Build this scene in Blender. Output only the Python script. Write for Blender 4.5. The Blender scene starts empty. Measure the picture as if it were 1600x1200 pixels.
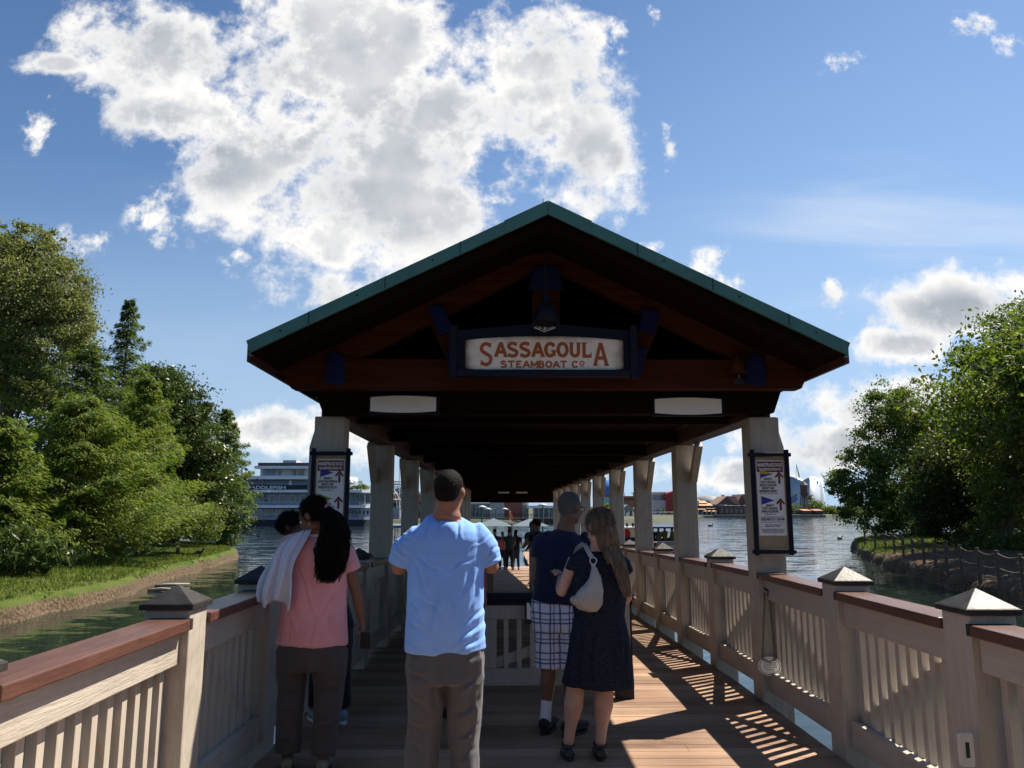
import bpy, bmesh, math, random
import numpy as np
from mathutils import Vector, Matrix, noise, Quaternion, Euler
R = math.radians
scene = bpy.context.scene
COL = scene.collection
rnd = random.Random(7)

# ------------------------------------------------------------------ camera
FPX, PITCH, YAW, EYE = 1202.0, R(9.3), R(0.67), 1.6
cam_d = bpy.data.cameras.new('camera')
cam = bpy.data.objects.new('camera', cam_d)
COL.objects.link(cam)
cam_d.sensor_width = 36.0
cam_d.lens = 36.0 * FPX / 1600.0
cam_d.clip_start = 0.05
cam_d.clip_end = 5000
cam.location = (0, 0, EYE)
cam.rotation_euler = (R(90) + PITCH, 0, -YAW)
scene.camera = cam

def ray(px, py):
    x = (px - 800) / FPX; y = -(py - 600) / FPX
    cp, sp = math.cos(PITCH), math.sin(PITCH)
    d1 = cp - y * sp; d2 = sp + y * cp
    c, s = math.cos(YAW), math.sin(YAW)
    return Vector((x * c + d1 * s, -x * s + d1 * c, d2))
def atY(px, py, Y):
    d = ray(px, py); t = Y / d.y
    return Vector((d.x * t, Y, EYE + d.z * t))
def atZ(px, py, z):
    d = ray(px, py); t = (z - EYE) / d.z
    return Vector((d.x * t, d.y * t, z))

# ------------------------------------------------------------------ sun and sky
SUN_TO = Vector((0.66, 0.446, 1.0)).normalized()
SUN_EL = math.asin(SUN_TO.z)
SUN_AZ = math.atan2(SUN_TO.x, SUN_TO.y)          # clockwise from +Y
sd = bpy.data.lights.new('sun', 'SUN'); sd.energy = 5.0; sd.angle = R(0.5); sd.color = (1.0, 0.90, 0.76)
sun = bpy.data.objects.new('sun', sd); COL.objects.link(sun)
sun.location = (20, 14, 30)
sun.rotation_euler = SUN_TO.to_track_quat('Z', 'Y').to_euler()

scene.view_settings.view_transform = 'Standard'
scene.view_settings.look = 'None'
scene.view_settings.exposure = EXPO = 1.06
scene.view_settings.gamma = 1.0
scene.view_settings.use_curve_mapping = False
scene.cycles.max_bounces = 8
scene.cycles.transparent_max_bounces = 12

world = bpy.data.worlds.new('World'); scene.world = world
world.use_nodes = True
wt = world.node_tree; wt.nodes.clear()
def wn(t, **k):
    n = wt.nodes.new(t)
    for a, b in k.items(): setattr(n, a, b)
    return n
def wl(a, b): wt.links.new(a, b)
def wmath(op, a, b=None, c=None, clamp=False):
    n = wn('ShaderNodeMath', operation=op, use_clamp=clamp)
    for i, v in enumerate((a, b, c)):
        if v is None: continue
        if isinstance(v, (int, float)): n.inputs[i].default_value = v
        else: wl(v, n.inputs[i])
    return n.outputs[0]
def wramp(v, a, b, lo=0.0, hi=1.0):
    n = wn('ShaderNodeMapRange', interpolation_type='SMOOTHSTEP')
    wl(v, n.inputs[0])
    for i, q in zip((1, 2, 3, 4), (a, b, lo, hi)): n.inputs[i].default_value = q
    return n.outputs[0]
sky = wn('ShaderNodeTexSky', sky_type='NISHITA')
sky.sun_disc = False
sky.sun_elevation = SUN_EL
sky.sun_rotation = SUN_AZ
sky.altitude = 0; sky.air_density = 1.0; sky.dust_density = 0.6; sky.ozone_density = 3.0
tc = wn('ShaderNodeTexCoord')
sx = wn('ShaderNodeSeparateXYZ'); wl(tc.outputs['Generated'], sx.inputs[0])
ay = wmath('MAXIMUM', wmath('ABSOLUTE', sx.outputs[1]), 0.12)
cu = wmath('DIVIDE', sx.outputs[0], ay)
cv = wmath('DIVIDE', sx.outputs[2], ay)
cb = wn('ShaderNodeCombineXYZ'); wl(cu, cb.inputs[0]); wl(cv, cb.inputs[1])
uv = cb.outputs[0]
# cumulus banks: (px, py, rx, ry) of each lobe seen from the dock, turned into sky directions
LOBES = [(560,60,250,120),(440,170,190,120),(640,200,230,130),(800,60,150,110),(885,50,75,75),(840,190,130,100),
 (935,250,70,80),(600,330,190,100),(520,380,120,60),(245,75,140,80),(265,185,110,42),(340,260,110,60),(485,452,105,52),
 (252,335,52,50),(700,330,105,60),(925,300,70,45),(812,232,72,60),(372,398,28,20),(125,378,48,26),(62,190,26,50),(776,316,34,16),
 (960,55,22,40),(1120,425,54,36),(1016,388,22,14),(1306,462,24,30),(1308,92,52,24),(1522,38,42,20),(1572,68,26,18),(1045,228,14,44),
 (1500,488,118,44),(1570,450,56,40),(1392,480,40,26),(1420,540,80,28),(1360,640,150,42),(1270,690,130,50),(1440,612,60,30),
 (1130,740,120,30),(430,672,90,40),(440,640,26,16),(540,700,70,36),(90,100,60,18),(1020,20,14,22),(1150,700,40,18),(560,640,60,20)]
acc = None; accs = None
for (px, py, rx, ry) in LOBES:
    d0 = ray(px, py); u0, v0 = d0.x / d0.y, d0.z / d0.y
    d1 = ray(px + rx, py); d2 = ray(px, py - ry)
    ru = abs(d1.x / d1.y - u0) * 1.12; rv = abs(d2.z / d2.y - v0) * 1.12
    m = wn('ShaderNodeVectorMath', operation='MULTIPLY_ADD'); wl(uv, m.inputs[0])
    m.inputs[1].default_value = (1 / ru, 1 / rv, 0); m.inputs[2].default_value = (-u0 / ru, -v0 / rv, 0)
    l = wn('ShaderNodeVectorMath', operation='LENGTH'); wl(m.outputs[0], l.inputs[0])
    l.outputs[0]
    lv = l.outputs['Value']
    if max(rx, ry) < 58:
        accs = lv if accs is None else wmath('MINIMUM', accs, lv)
    elif acc is None: acc = lv
    else: acc = wmath('MINIMUM', acc, lv)
behind = wramp(sx.outputs[1], -0.05, 0.12)         # banks only in front; scattered cloud elsewhere
base = wmath('SUBTRACT', 1.0, acc)
def cnoise(off, scale=4.2, detail=9, rough=0.58, dist=0.0):
    n = wn('ShaderNodeTexNoise'); n.inputs['Scale'].default_value = scale; n.inputs['Detail'].default_value = detail
    n.inputs['Roughness'].default_value = rough; n.inputs['Distortion'].default_value = dist
    a = wn('ShaderNodeVectorMath', operation='ADD'); wl(uv, a.inputs[0]); a.inputs[1].default_value = off
    wl(a.outputs[0], n.inputs['Vector'])
    return n.outputs[0]
n1 = cnoise((0, 0, 3.1), 6.0, 9, 0.6); n2 = cnoise((0.018, 0.026, 3.1), 6.0, 6, 0.6)
nf = cnoise((3, 1, 7), 24.0, 5, 0.65)
nb = cnoise((5, 2, 1), 1.3, 5, 0.6, 0)
back = wmath('MULTIPLY_ADD', nb, 2.4, -2.0)
mixb = wn('ShaderNodeMix'); wl(behind, mixb.inputs[0]); wl(back, mixb.inputs[2]); wl(base, mixb.inputs[3])
bs = wmath('MINIMUM', wmath('MAXIMUM', mixb.outputs[0], -1.0), 0.62)
bs0 = bs
bs = wmath('ADD', bs, wmath('MULTIPLY_ADD', nf, 1.5, -0.75))
dens = wmath('ADD', bs, wmath('MULTIPLY_ADD', n1, 3.4, -1.68))
dens2 = wmath('ADD', bs, wmath('MULTIPLY_ADD', n2, 3.4, -1.68))
dsm = wmath('MULTIPLY', behind, wmath('SUBTRACT', 1.25, accs))
dens_s = wmath('ADD', wmath('MULTIPLY', dsm, 0.9), wmath('MULTIPLY_ADD', nf, 4.2, wmath('MULTIPLY_ADD', n1, 1.6, -3.35)))
alpha = wmath('MAXIMUM', wramp(dens, -0.08, 0.60), wmath('MULTIPLY', wramp(dens_s, -0.1, 0.9), wramp(dsm, 0.0, 0.5)))
soft1 = cnoise((1, 0, 3.1), 3.4, 5, 0.52); soft2 = cnoise((1.035, 0.05, 3.1), 3.4, 4, 0.52)
thick = wramp(wmath('MULTIPLY_ADD', soft1, 1.3, wmath('SUBTRACT', bs0, 0.65)), -0.2, 0.95)
edge = wramp(dens, 0.25, 1.0)
slope = wramp(wmath('SUBTRACT', soft1, soft2), -0.10, 0.10)
fine = wramp(wmath('SUBTRACT', n1, n2), -0.12, 0.12)
lit = wmath('ADD', wmath('MULTIPLY_ADD', slope, 0.34, wmath('MULTIPLY', fine, 0.16)), wmath('SUBTRACT', 0.78, wmath('MULTIPLY', wmath('MULTIPLY', thick, edge), 0.72)))
cc = wn('ShaderNodeValToRGB'); wl(lit, cc.inputs[0])
e = cc.color_ramp.elements
e[0].position = 0.12; e[0].color = (0.36, 0.40, 0.46, 1)
e[1].position = 1.05 if False else 1.0; e[1].color = (1.0, 0.98, 0.95, 1)
e2 = e.new(0.58); e2.color = (0.66, 0.68, 0.71, 1)
# thin high cirrus, low right
ci = wn('ShaderNodeTexNoise'); ci.inputs['Scale'].default_value = 1.0; ci.inputs['Detail'].default_value = 7; ci.inputs['Distortion'].default_value = 0.6
mp = wn('ShaderNodeMapping'); mp.inputs['Scale'].default_value = (1.6, 8.5, 1); mp.inputs['Rotation'].default_value = (0, 0, R(-9)); wl(uv, mp.inputs[0]); wl(mp.outputs[0], ci.inputs[0])
cz = wmath('MULTIPLY', wramp(cv, 0.05, 0.16), wmath('SUBTRACT', 1.0, wramp(cv, 0.36, 0.52)))
cir = wmath('MULTIPLY', wmath('MULTIPLY', wramp(ci.outputs[0], 0.48, 0.80), cz), wramp(cu, 0.15, 0.5, 0.15, 0.62))
skyb = wn('ShaderNodeMix', data_type='RGBA'); wl(cir, skyb.inputs[0])
bg = wn('ShaderNodeBackground'); out = wn('ShaderNodeOutputWorld')
SKY_ST = 0.050
gain = wn('ShaderNodeMix', data_type='RGBA', blend_type='MULTIPLY'); gain.inputs[0].default_value = 1
wl(sky.outputs[0], gain.inputs[6]); gain.inputs[7].default_value = (0.66, 0.90, 1.12, 1)
hz = wn('ShaderNodeMix', data_type='RGBA'); wl(wramp(cv, -0.02, 0.50, 0.80, 0.04), hz.inputs[0]); wl(gain.outputs[2], hz.inputs[6])
hz.inputs[7].default_value = (0.25 / SKY_ST, 0.322 / SKY_ST, 0.403 / SKY_ST, 1)
hr = wn('ShaderNodeMix', data_type='RGBA'); wl(wmath('MULTIPLY', wramp(cu, -0.45, 0.7, 0.10, 0.60), wramp(cv, 0.9, 0.2)), hr.inputs[0]); wl(hz.outputs[2], hr.inputs[6])
hr.inputs[7].default_value = (0.226 / SKY_ST, 0.327 / SKY_ST, 0.476 / SKY_ST, 1)
wl(hr.outputs[2], skyb.inputs[6])
CL = 1.0 / SKY_ST
skyb.inputs[7].default_value = (0.405 * CL, 0.435 * CL, 0.475 * CL, 1)
clg = wn('ShaderNodeVectorMath', operation='SCALE'); wl(cc.outputs[0], clg.inputs[0]); clg.inputs['Scale'].default_value = CL * 0.504
fin = wn('ShaderNodeMix', data_type='RGBA'); wl(alpha, fin.inputs[0]); wl(skyb.outputs[2], fin.inputs[6]); wl(clg.outputs[0], fin.inputs[7])
wl(fin.outputs[2], bg.inputs[0]); bg.inputs[1].default_value = SKY_ST; wl(bg.outputs[0], out.inputs[0])

# ------------------------------------------------------------------ helpers
def nodes(name):
    m = bpy.data.materials.new(name); m.use_nodes = True
    t = m.node_tree; b = t.nodes['Principled BSDF']
    return m, t, b
def tn(t, typ, **k):
    n = t.nodes.new(typ)
    for a, b in k.items(): setattr(n, a, b)
    return n
def mat(name, col, rough=0.6, var=0.15, scale=6.0, bump=0.0, bscale=40.0, stretch=(1, 1, 1), metal=0.0, spec=0.5, col2=None, emis=None, sheen=0.0, coat=0.0, grime=0.0):
    """procedural surface: two-tone noise colour, optional stretched grain bump"""
    m, t, b = nodes(name)
    tcn = tn(t, 'ShaderNodeTexCoord'); mp = tn(t, 'ShaderNodeMapping'); mp.inputs['Scale'].default_value = stretch
    t.links.new(tcn.outputs['Object'], mp.inputs[0])
    ns = tn(t, 'ShaderNodeTexNoise'); ns.inputs['Scale'].default_value = scale; ns.inputs['Detail'].default_value = 6; ns.inputs['Roughness'].default_value = 0.65
    t.links.new(mp.outputs[0], ns.inputs['Vector'])
    rp = tn(t, 'ShaderNodeValToRGB'); rp.color_ramp.elements[0].position = 0.3; rp.color_ramp.elements[1].position = 0.7
    c1 = tuple(max(0, c * (1 - var)) for c in col); c2 = col2 or tuple(min(1, c * (1 + var)) for c in col)
    rp.color_ramp.elements[0].color = (*c1, 1); rp.color_ramp.elements[1].color = (*c2, 1)
    t.links.new(ns.outputs[0], rp.inputs[0])
    if grime:      # weather stains with a shape of their own, independent of the light
        g1 = tn(t, 'ShaderNodeTexNoise'); g1.inputs['Scale'].default_value = 2.3; g1.inputs['Detail'].default_value = 9; g1.inputs['Roughness'].default_value = .72; g1.inputs['Distortion'].default_value = .8
        t.links.new(tcn.outputs['Object'], g1.inputs['Vector']); gr_ = tn(t, 'ShaderNodeMapRange'); gr_.inputs[1].default_value = .52; gr_.inputs[2].default_value = .72; gr_.inputs[4].default_value = grime
        t.links.new(g1.outputs[0], gr_.inputs[0]); gm_ = tn(t, 'ShaderNodeMix', data_type='RGBA'); t.links.new(gr_.outputs[0], gm_.inputs[0]); t.links.new(rp.outputs[0], gm_.inputs[6]); gm_.inputs[7].default_value = (col[0] * .42, col[1] * .38, col[2] * .33, 1)
        t.links.new(gm_.outputs[2], b.inputs['Base Color'])
    else: t.links.new(rp.outputs[0], b.inputs['Base Color'])
    rr = tn(t, 'ShaderNodeMapRange'); rr.inputs[3].default_value = max(0, rough - 0.08); rr.inputs[4].default_value = min(1, rough + 0.08)
    t.links.new(ns.outputs[0], rr.inputs[0]); t.links.new(rr.outputs[0], b.inputs['Roughness'])
    b.inputs['Metallic'].default_value = metal; b.inputs['Specular IOR Level'].default_value = spec
    b.inputs['Sheen Weight'].default_value = sheen; b.inputs['Coat Weight'].default_value = coat
    if bump:
        nb_ = tn(t, 'ShaderNodeTexNoise'); nb_.inputs['Scale'].default_value = bscale; nb_.inputs['Detail'].default_value = 5
        t.links.new(mp.outputs[0], nb_.inputs['Vector'])
        bp = tn(t, 'ShaderNodeBump'); bp.inputs['Strength'].default_value = bump; bp.inputs['Distance'].default_value = 0.02
        t.links.new(nb_.outputs[0], bp.inputs['Height']); t.links.new(bp.outputs[0], b.inputs['Normal'])
    if emis:
        b.inputs['Emission Color'].default_value = (*emis[0], 1); b.inputs['Emission Strength'].default_value = emis[1]
    return m

ORG = {}
def tag(o, label=None, cat=None, group=None, kind=None):
    if label: o['label'] = label
    if cat: o['category'] = cat
    if group: o['group'] = group
    if kind: o['kind'] = kind
    return o
def thing(name, label, cat, loc=(0, 0, 0), group=None):
    o = bpy.data.objects.new(name, None); COL.objects.link(o)
    o.location = loc; o.empty_display_size = 0.2; ORG[o.name] = Vector(loc)
    return tag(o, label, cat, group)

class MB:
    """collects boxes, bars, prisms and tubes in world coordinates; build() links them as ONE mesh"""
    def __init__(s): s.v = []; s.f = []
    def add(s, vs, fs):
        n = len(s.v); s.v += [tuple(v) for v in vs]; s.f += [tuple(i + n for i in f) for f in fs]; return s
    def box(s, x0, x1, y0, y1, z0, z1):
        vs = [(x, y, z) for z in (z0, z1) for y in (y0, y1) for x in (x0, x1)]
        return s.add(vs, [(0, 2, 3, 1), (4, 5, 7, 6), (0, 1, 5, 4), (2, 6, 7, 3), (0, 4, 6, 2), (1, 3, 7, 5)])
    def bar(s, a, b, w, h, up=(0, 0, 1)):
        a = Vector(a); b = Vector(b); d = (b - a).normalized(); u = Vector(up)
        if abs(d.dot(u)) > 0.98: u = Vector((0, 1, 0))
        sd_ = d.cross(u).normalized(); u = sd_.cross(d)
        vs = []
        for p in (a, b):
            for (i, j) in ((-1, -1), (1, -1), (1, 1), (-1, 1)): vs.append(p + sd_ * (w / 2 * i) + u * (h / 2 * j))
        return s.add(vs, [(3, 2, 1, 0), (4, 5, 6, 7), (0, 1, 5, 4), (1, 2, 6, 5), (2, 3, 7, 6), (3, 0, 4, 7)])
    def tube(s, pts, rad, n=8, cap=True):
        pts = [Vector(p) for p in pts]
        if not isinstance(rad, (list, tuple)): rad = [rad] * len(pts)
        rings = []; u = None
        for i, p in enumerate(pts):
            d = (pts[min(i + 1, len(pts) - 1)] - pts[max(i - 1, 0)])
            d = d.normalized() if d.length > 1e-9 else Vector((0, 0, 1))
            if u is None: u = d.orthogonal().normalized()
            u = (u - d * u.dot(d)); u = u.normalized() if u.length > 1e-6 else d.orthogonal().normalized()
            w = d.cross(u)
            rings.append([p + (u * math.cos(2 * math.pi * k / n) + w * math.sin(2 * math.pi * k / n)) * rad[i] for k in range(n)])
        vs = [q for r in rings for q in r]; fs = []
        for i in range(len(pts) - 1):
            for k in range(n):
                a = i * n + k; b = i * n + (k + 1) % n
                fs.append((a, b, b + n, a + n))
        if cap: fs += [tuple(reversed(range(n))), tuple((len(pts) - 1) * n + k for k in range(n))]
        return s.add(vs, fs)
    def prism(s, poly, a, b):
        """poly: list of 3D points (planar, ccw seen from -dir), extruded by vector b"""
        n = len(poly); b = Vector(b)
        vs = [Vector(p) + Vector(a) for p in poly] + [Vector(p) + Vector(a) + b for p in poly]
        return s.add(vs, [tuple(range(n)), tuple(reversed(range(n, 2 * n)))] + [(i, i + n, (i + 1) % n + n, (i + 1) % n) for i in range(n)])
    def ball(s, c, r, n=12, m=8, sc=(1, 1, 1)):
        c = Vector(c); vs = [c + Vector((0, 0, r * sc[2]))]
        for i in range(1, m):
            a = math.pi * i / m
            for k in range(n):
                t = 2 * math.pi * k / n
                vs.append(c + Vector((r * sc[0] * math.sin(a) * math.cos(t), r * sc[1] * math.sin(a) * math.sin(t), r * sc[2] * math.cos(a))))
        vs.append(c - Vector((0, 0, r * sc[2]))); fs = []
        for k in range(n): fs.append((0, 1 + k, 1 + (k + 1) % n))
        for i in range(m - 2):
            for k in range(n):
                a = 1 + i * n + k; b = 1 + i * n + (k + 1) % n; fs.append((a, a + n, b + n, b))
        L = len(vs) - 1; o = 1 + (m - 2) * n
        for k in range(n): fs.append((L, o + (k + 1) % n, o + k))
        return s.add(vs, fs)
    def lathe(s, c, prof, n=20):
        """prof: list of (r, z) from top to bottom"""
        c = Vector(c); vs = []; fs = []
        for r, z in prof:
            for k in range(n):
                t = 2 * math.pi * k / n; vs.append(c + Vector((r * math.cos(t), r * math.sin(t), z)))
        for i in range(len(prof) - 1):
            for k in range(n):
                a = i * n + k; b = i * n + (k + 1) % n; fs.append((a, a + n, b + n, b))
        return s.add(vs, fs)
    def text(s, string, size, origin, xdir=(1, 0, 0), ydir=(0, 0, 1), bold=0.0, width=None, align='CENTER', depth=0.0):
        c = bpy.data.curves.new('lettering_curve', 'FONT'); c.body = string; c.size = size; c.align_x = align; c.offset = bold
        c.resolution_u = 3; c.extrude = depth
        o = bpy.data.objects.new('lettering_curve', c)
        me = bpy.data.meshes.new_from_object(o)
        k = 1.0
        if width and len(me.vertices):
            xs = [v.co.x for v in me.vertices]; w = max(xs) - min(xs); k = width / w if w > 1e-6 else 1
        X = Vector(xdir); Y_ = Vector(ydir); N = X.cross(Y_); O = Vector(origin)
        s.add([O + X * v.co.x * k + Y_ * v.co.y + N * v.co.z for v in me.vertices], [tuple(p.vertices) for p in me.polygons])
        bpy.data.objects.remove(o); bpy.data.curves.remove(c); bpy.data.meshes.remove(me)
        return s
    def build(s, name, m, parent=None, bevel=0.0, smooth=False, label=None):
        me = bpy.data.meshes.new(name)
        org = ORG[parent.name] if parent else Vector((0, 0, 0))
        me.from_pydata([tuple(Vector(v) - org) for v in s.v], [], s.f); me.validate(); me.update()
        if m: me.materials.append(m)
        o = bpy.data.objects.new(name, me); COL.objects.link(o)
        if parent: o.parent = parent
        ORG[o.name] = org
        if smooth: me.polygons.foreach_set('use_smooth', [True] * len(me.polygons))
        if bevel:
            bv = o.modifiers.new('bevel', 'BEVEL'); bv.width = bevel; bv.segments = 2; bv.limit_method = 'ANGLE'
        if label: o['label'] = label
        return o
def struct(name, mb, m, bevel=0):
    o = mb.build(name, m, None, bevel); o['kind'] = 'structure'; return o
def children(o): return [c for c in bpy.data.objects if c.parent == o]
def copy_tree(o, offset, parent=None):
    """copy of a thing (or part) with copies of its parts and sub-parts"""
    kids = children(o); c = o.copy(); COL.objects.link(c)
    if parent: c.parent = parent
    else: c.location = o.location + Vector(offset)
    ORG[c.name] = ORG[o.name] + Vector(offset)
    for k in kids: copy_tree(k, offset, c)
    return c

# ------------------------------------------------------------------ materials
GRAIN_Z = (14, 14, 1.2); GRAIN_Y = (14, 1.2, 14); GRAIN_X = (1.2, 14, 14)
BEIGE = (0.42, 0.375, 0.315)
M_post = mat('cream painted timber upright', BEIGE, 0.55, 0.12, 2.5, 0.22, 9, GRAIN_Z, grime=.45)
M_board = mat('cream painted timber board', BEIGE, 0.55, 0.12, 2.5, 0.28, 9, GRAIN_Y, grime=.45)
M_bal = mat('cream painted baluster', BEIGE, 0.55, 0.10, 3, 0.15, 9, GRAIN_Z, grime=.35)
M_rail = mat('maroon painted handrail', (0.10, 0.046, 0.033), 0.38, 0.22, 3, 0.15, 12, (6, 1, 6), spec=0.5, grime=.5)
M_cap = mat('black bronze post cap', (0.030, 0.028, 0.027), 0.5, 0.3, 9, 0.15, 30, spec=0.28)
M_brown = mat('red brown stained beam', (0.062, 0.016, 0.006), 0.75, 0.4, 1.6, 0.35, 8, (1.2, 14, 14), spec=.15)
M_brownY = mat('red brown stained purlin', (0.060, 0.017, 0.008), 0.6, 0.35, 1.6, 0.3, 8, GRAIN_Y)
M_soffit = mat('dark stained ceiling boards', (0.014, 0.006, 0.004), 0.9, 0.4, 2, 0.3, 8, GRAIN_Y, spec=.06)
M_blue = mat('navy painted steel plate', (0.006, 0.014, 0.085), 0.6, 0.25, 8, spec=.25)
M_navy = mat('navy painted sign frame', (0.006, 0.008, 0.024), 0.6, 0.25, 8, spec=.25)
M_green = mat('green enamel roof metal', (0.068, 0.205, 0.178), 0.45, 0.12, 3, spec=0.4, grime=.35)
M_white = mat('off white sign face', (0.85, 0.84, 0.80), 0.6, 0.05, 5)
M_iron = mat('dark iron', (0.03, 0.03, 0.032), 0.5, 0.3, 12, metal=0.6)
M_galv = mat('pale steel', (0.45, 0.45, 0.44), 0.4, 0.15, 12, metal=0.7)
M_rust = mat('rust orange lettering', (0.42, 0.10, 0.018), 0.55, 0.12, 20)
M_maroon = mat('maroon sign panel', (0.16, 0.02, 0.02), 0.5, 0.1, 8)
M_ink = mat('black sign ink', (0.02, 0.02, 0.022), 0.5, 0.1, 8)
M_tan = mat('tan sign backing', (0.36, 0.27, 0.16), 0.6, 0.15, 9)
M_black = mat('black rubber', (0.015, 0.015, 0.016), 0.6, 0.2, 20)

# ------------------------------------------------------------------ the dock: deck, rails, gate
def dz(y):                                   # the walkway tips down gently towards the landing
    if y < 7.5: return 0.0
    return -0.0225 * (y - 7.5) if y < 18 else -0.236 - 0.0446 * (y - 18)
XL, XP, XR = -1.68, -1.54, 2.33                        # centre lines of the two side rails
# deck boards
def deck_material():
    m, t, b = nodes('reddish brown composite deck boards')
    L = t.links.new
    tcn = tn(t, 'ShaderNodeTexCoord'); sp = tn(t, 'ShaderNodeSeparateXYZ'); L(tcn.outputs['Object'], sp.inputs[0])
    fl = tn(t, 'ShaderNodeMath', operation='DIVIDE'); L(sp.outputs[1], fl.inputs[0]); fl.inputs[1].default_value = 0.146
    fo = tn(t, 'ShaderNodeMath', operation='FLOOR'); L(fl.outputs[0], fo.inputs[0])
    wn_ = tn(t, 'ShaderNodeTexWhiteNoise', noise_dimensions='1D'); L(fo.outputs[0], wn_.inputs[1])
    mp = tn(t, 'ShaderNodeMapping'); mp.inputs['Scale'].default_value = (1.2, 22, 1); L(tcn.outputs['Object'], mp.inputs[0])
    g = tn(t, 'ShaderNodeTexNoise'); g.inputs['Scale'].default_value = 3.2; g.inputs['Detail'].default_value = 8; g.inputs['Roughness'].default_value = 0.7; L(mp.outputs[0], g.inputs['Vector'])
    st = tn(t, 'ShaderNodeTexNoise'); st.inputs['Scale'].default_value = 1.4; st.inputs['Detail'].default_value = 6; L(tcn.outputs['Object'], st.inputs['Vector'])
    a = tn(t, 'ShaderNodeMath', operation='MULTIPLY_ADD'); L(wn_.outputs[0], a.inputs[0]); a.inputs[1].default_value = 0.38; 
    a2 = tn(t, 'ShaderNodeMath', operation='MULTIPLY_ADD'); L(g.outputs[0], a2.inputs[0]); a2.inputs[1].default_value = 0.75; L(a.outputs[0], a2.inputs[2])
    a3 = tn(t, 'ShaderNodeMath', operation='MULTIPLY_ADD'); L(st.outputs[0], a3.inputs[0]); a3.inputs[1].default_value = 0.7; a3.inputs[2].default_value = -0.42
    L(a3.outputs[0], a.inputs[2])
    rp = tn(t, 'ShaderNodeValToRGB'); L(a2.outputs[0], rp.inputs[0])
    e = rp.color_ramp.elements; e[0].position = 0.15; e[0].color = (0.105, 0.052, 0.030, 1); e[1].position = 0.85; e[1].color = (0.47, 0.305, 0.20, 1)
    L(rp.outputs[0], b.inputs['Base Color'])
    rr = tn(t, 'ShaderNodeMapRange'); L(st.outputs[0], rr.inputs[0]); rr.inputs[3].default_value = 0.4; rr.inputs[4].default_value = 0.75; L(rr.outputs[0], b.inputs['Roughness'])
    bp = tn(t, 'ShaderNodeBump'); bp.inputs['Strength'].default_value = 0.25; bp.inputs['Distance'].default_value = 0.01; L(g.outputs[0], bp.inputs['Height']); L(bp.outputs[0], b.inputs['Normal'])
    return m
M_deck = deck_material()
db = MB(); y = -4.0; k = 0
while y < 34:
    y2 = y + 0.141; z1, z2 = dz(y), dz(y2); rnd.seed(k * 13 + 5)
    cuts = [XL + 0.10] + ([XL + rnd.uniform(0.8, 3.4)] if k % 2 else []) + [XR - 0.11]
    for a, b in zip(cuts[:-1], cuts[1:]):
        a += 0.0015; b -= 0.0015; q = rnd.uniform(-0.0012, 0.0012)
        db.add([(a, y, z1 + q - .03), (b, y, z1 + q - .03), (b, y2, z2 + q - .03), (a, y2, z2 + q - .03), (a, y, z1 + q), (b, y, z1 + q), (b, y2, z2 + q), (a, y2, z2 + q)],
               [(3, 2, 1, 0), (4, 5, 6, 7), (0, 1, 5, 4), (1, 2, 6, 5), (2, 3, 7, 6), (3, 0, 4, 7)])
    y += 0.146; k += 1
rnd.seed(7)
struct('boardwalk_deck', db, M_deck)
M_under = mat('weathered pier framing', (0.10, 0.065, 0.045), 0.8, 0.3, 4, 0.3, 10)
ub = MB()
for x in (XL + 0.17, -0.8, 0.33, 1.4, XR - 0.18):
    ub.add([(x - .05, -4, -.032), (x + .05, -4, -.032), (x + .05, 7.5, -.032), (x - .05, 7.5, -.032), (x - .05, -4, -.32), (x + .05, -4, -.32), (x + .05, 7.5, -.32), (x - .05, 7.5, -.32)],
           [(0, 1, 2, 3), (7, 6, 5, 4), (0, 4, 5, 1), (1, 5, 6, 2), (2, 6, 7, 3), (3, 7, 4, 0)])
    for ya_, yb_ in ((7.5, 18), (18, 34)):
        z1, z2 = dz(ya_), dz(yb_)
        ub.add([(x - .05, ya_, z1 - .032), (x + .05, ya_, z1 - .032), (x + .05, yb_, z2 - .032), (x - .05, yb_, z2 - .032), (x - .05, ya_, z1 - .32), (x + .05, ya_, z1 - .32), (x + .05, yb_, z2 - .3), (x - .05, yb_, z2 - .3)],
           [(0, 1, 2, 3), (7, 6, 5, 4), (0, 4, 5, 1), (1, 5, 6, 2), (2, 6, 7, 3), (3, 7, 4, 0)])
for y in range(-3, 36, 6):
    for x in (XL + .25, XR - .25): ub.tube([(x, y, -3.5), (x, y, dz(y) - .05)], 0.14, 12)
struct('pier_framing', ub, M_under)
fd = MB()
for i in range(9): fd.box(-7, 8, 34.0 + i * .25, 34.245 + i * .25, -1.0, -.95)
for i in range(50):
    fd.box(-7, -.42, 36.25 + i * .25, 36.495 + i * .25, -1.0, -.95); fd.box(1.22, 8, 36.25 + i * .25, 36.495 + i * .25, -1.0, -.95)
struct('floating_dock', fd, M_deck)
fd = MB().box(-6.9, 7.9, 34.1, 36.2, -1.5, -1.005); fd.box(-6.9, -.5, 36.21, 48.6, -1.5, -1.005); fd.box(1.3, 7.9, 36.21, 48.6, -1.5, -1.005); struct('dock_float', fd, M_under)

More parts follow.
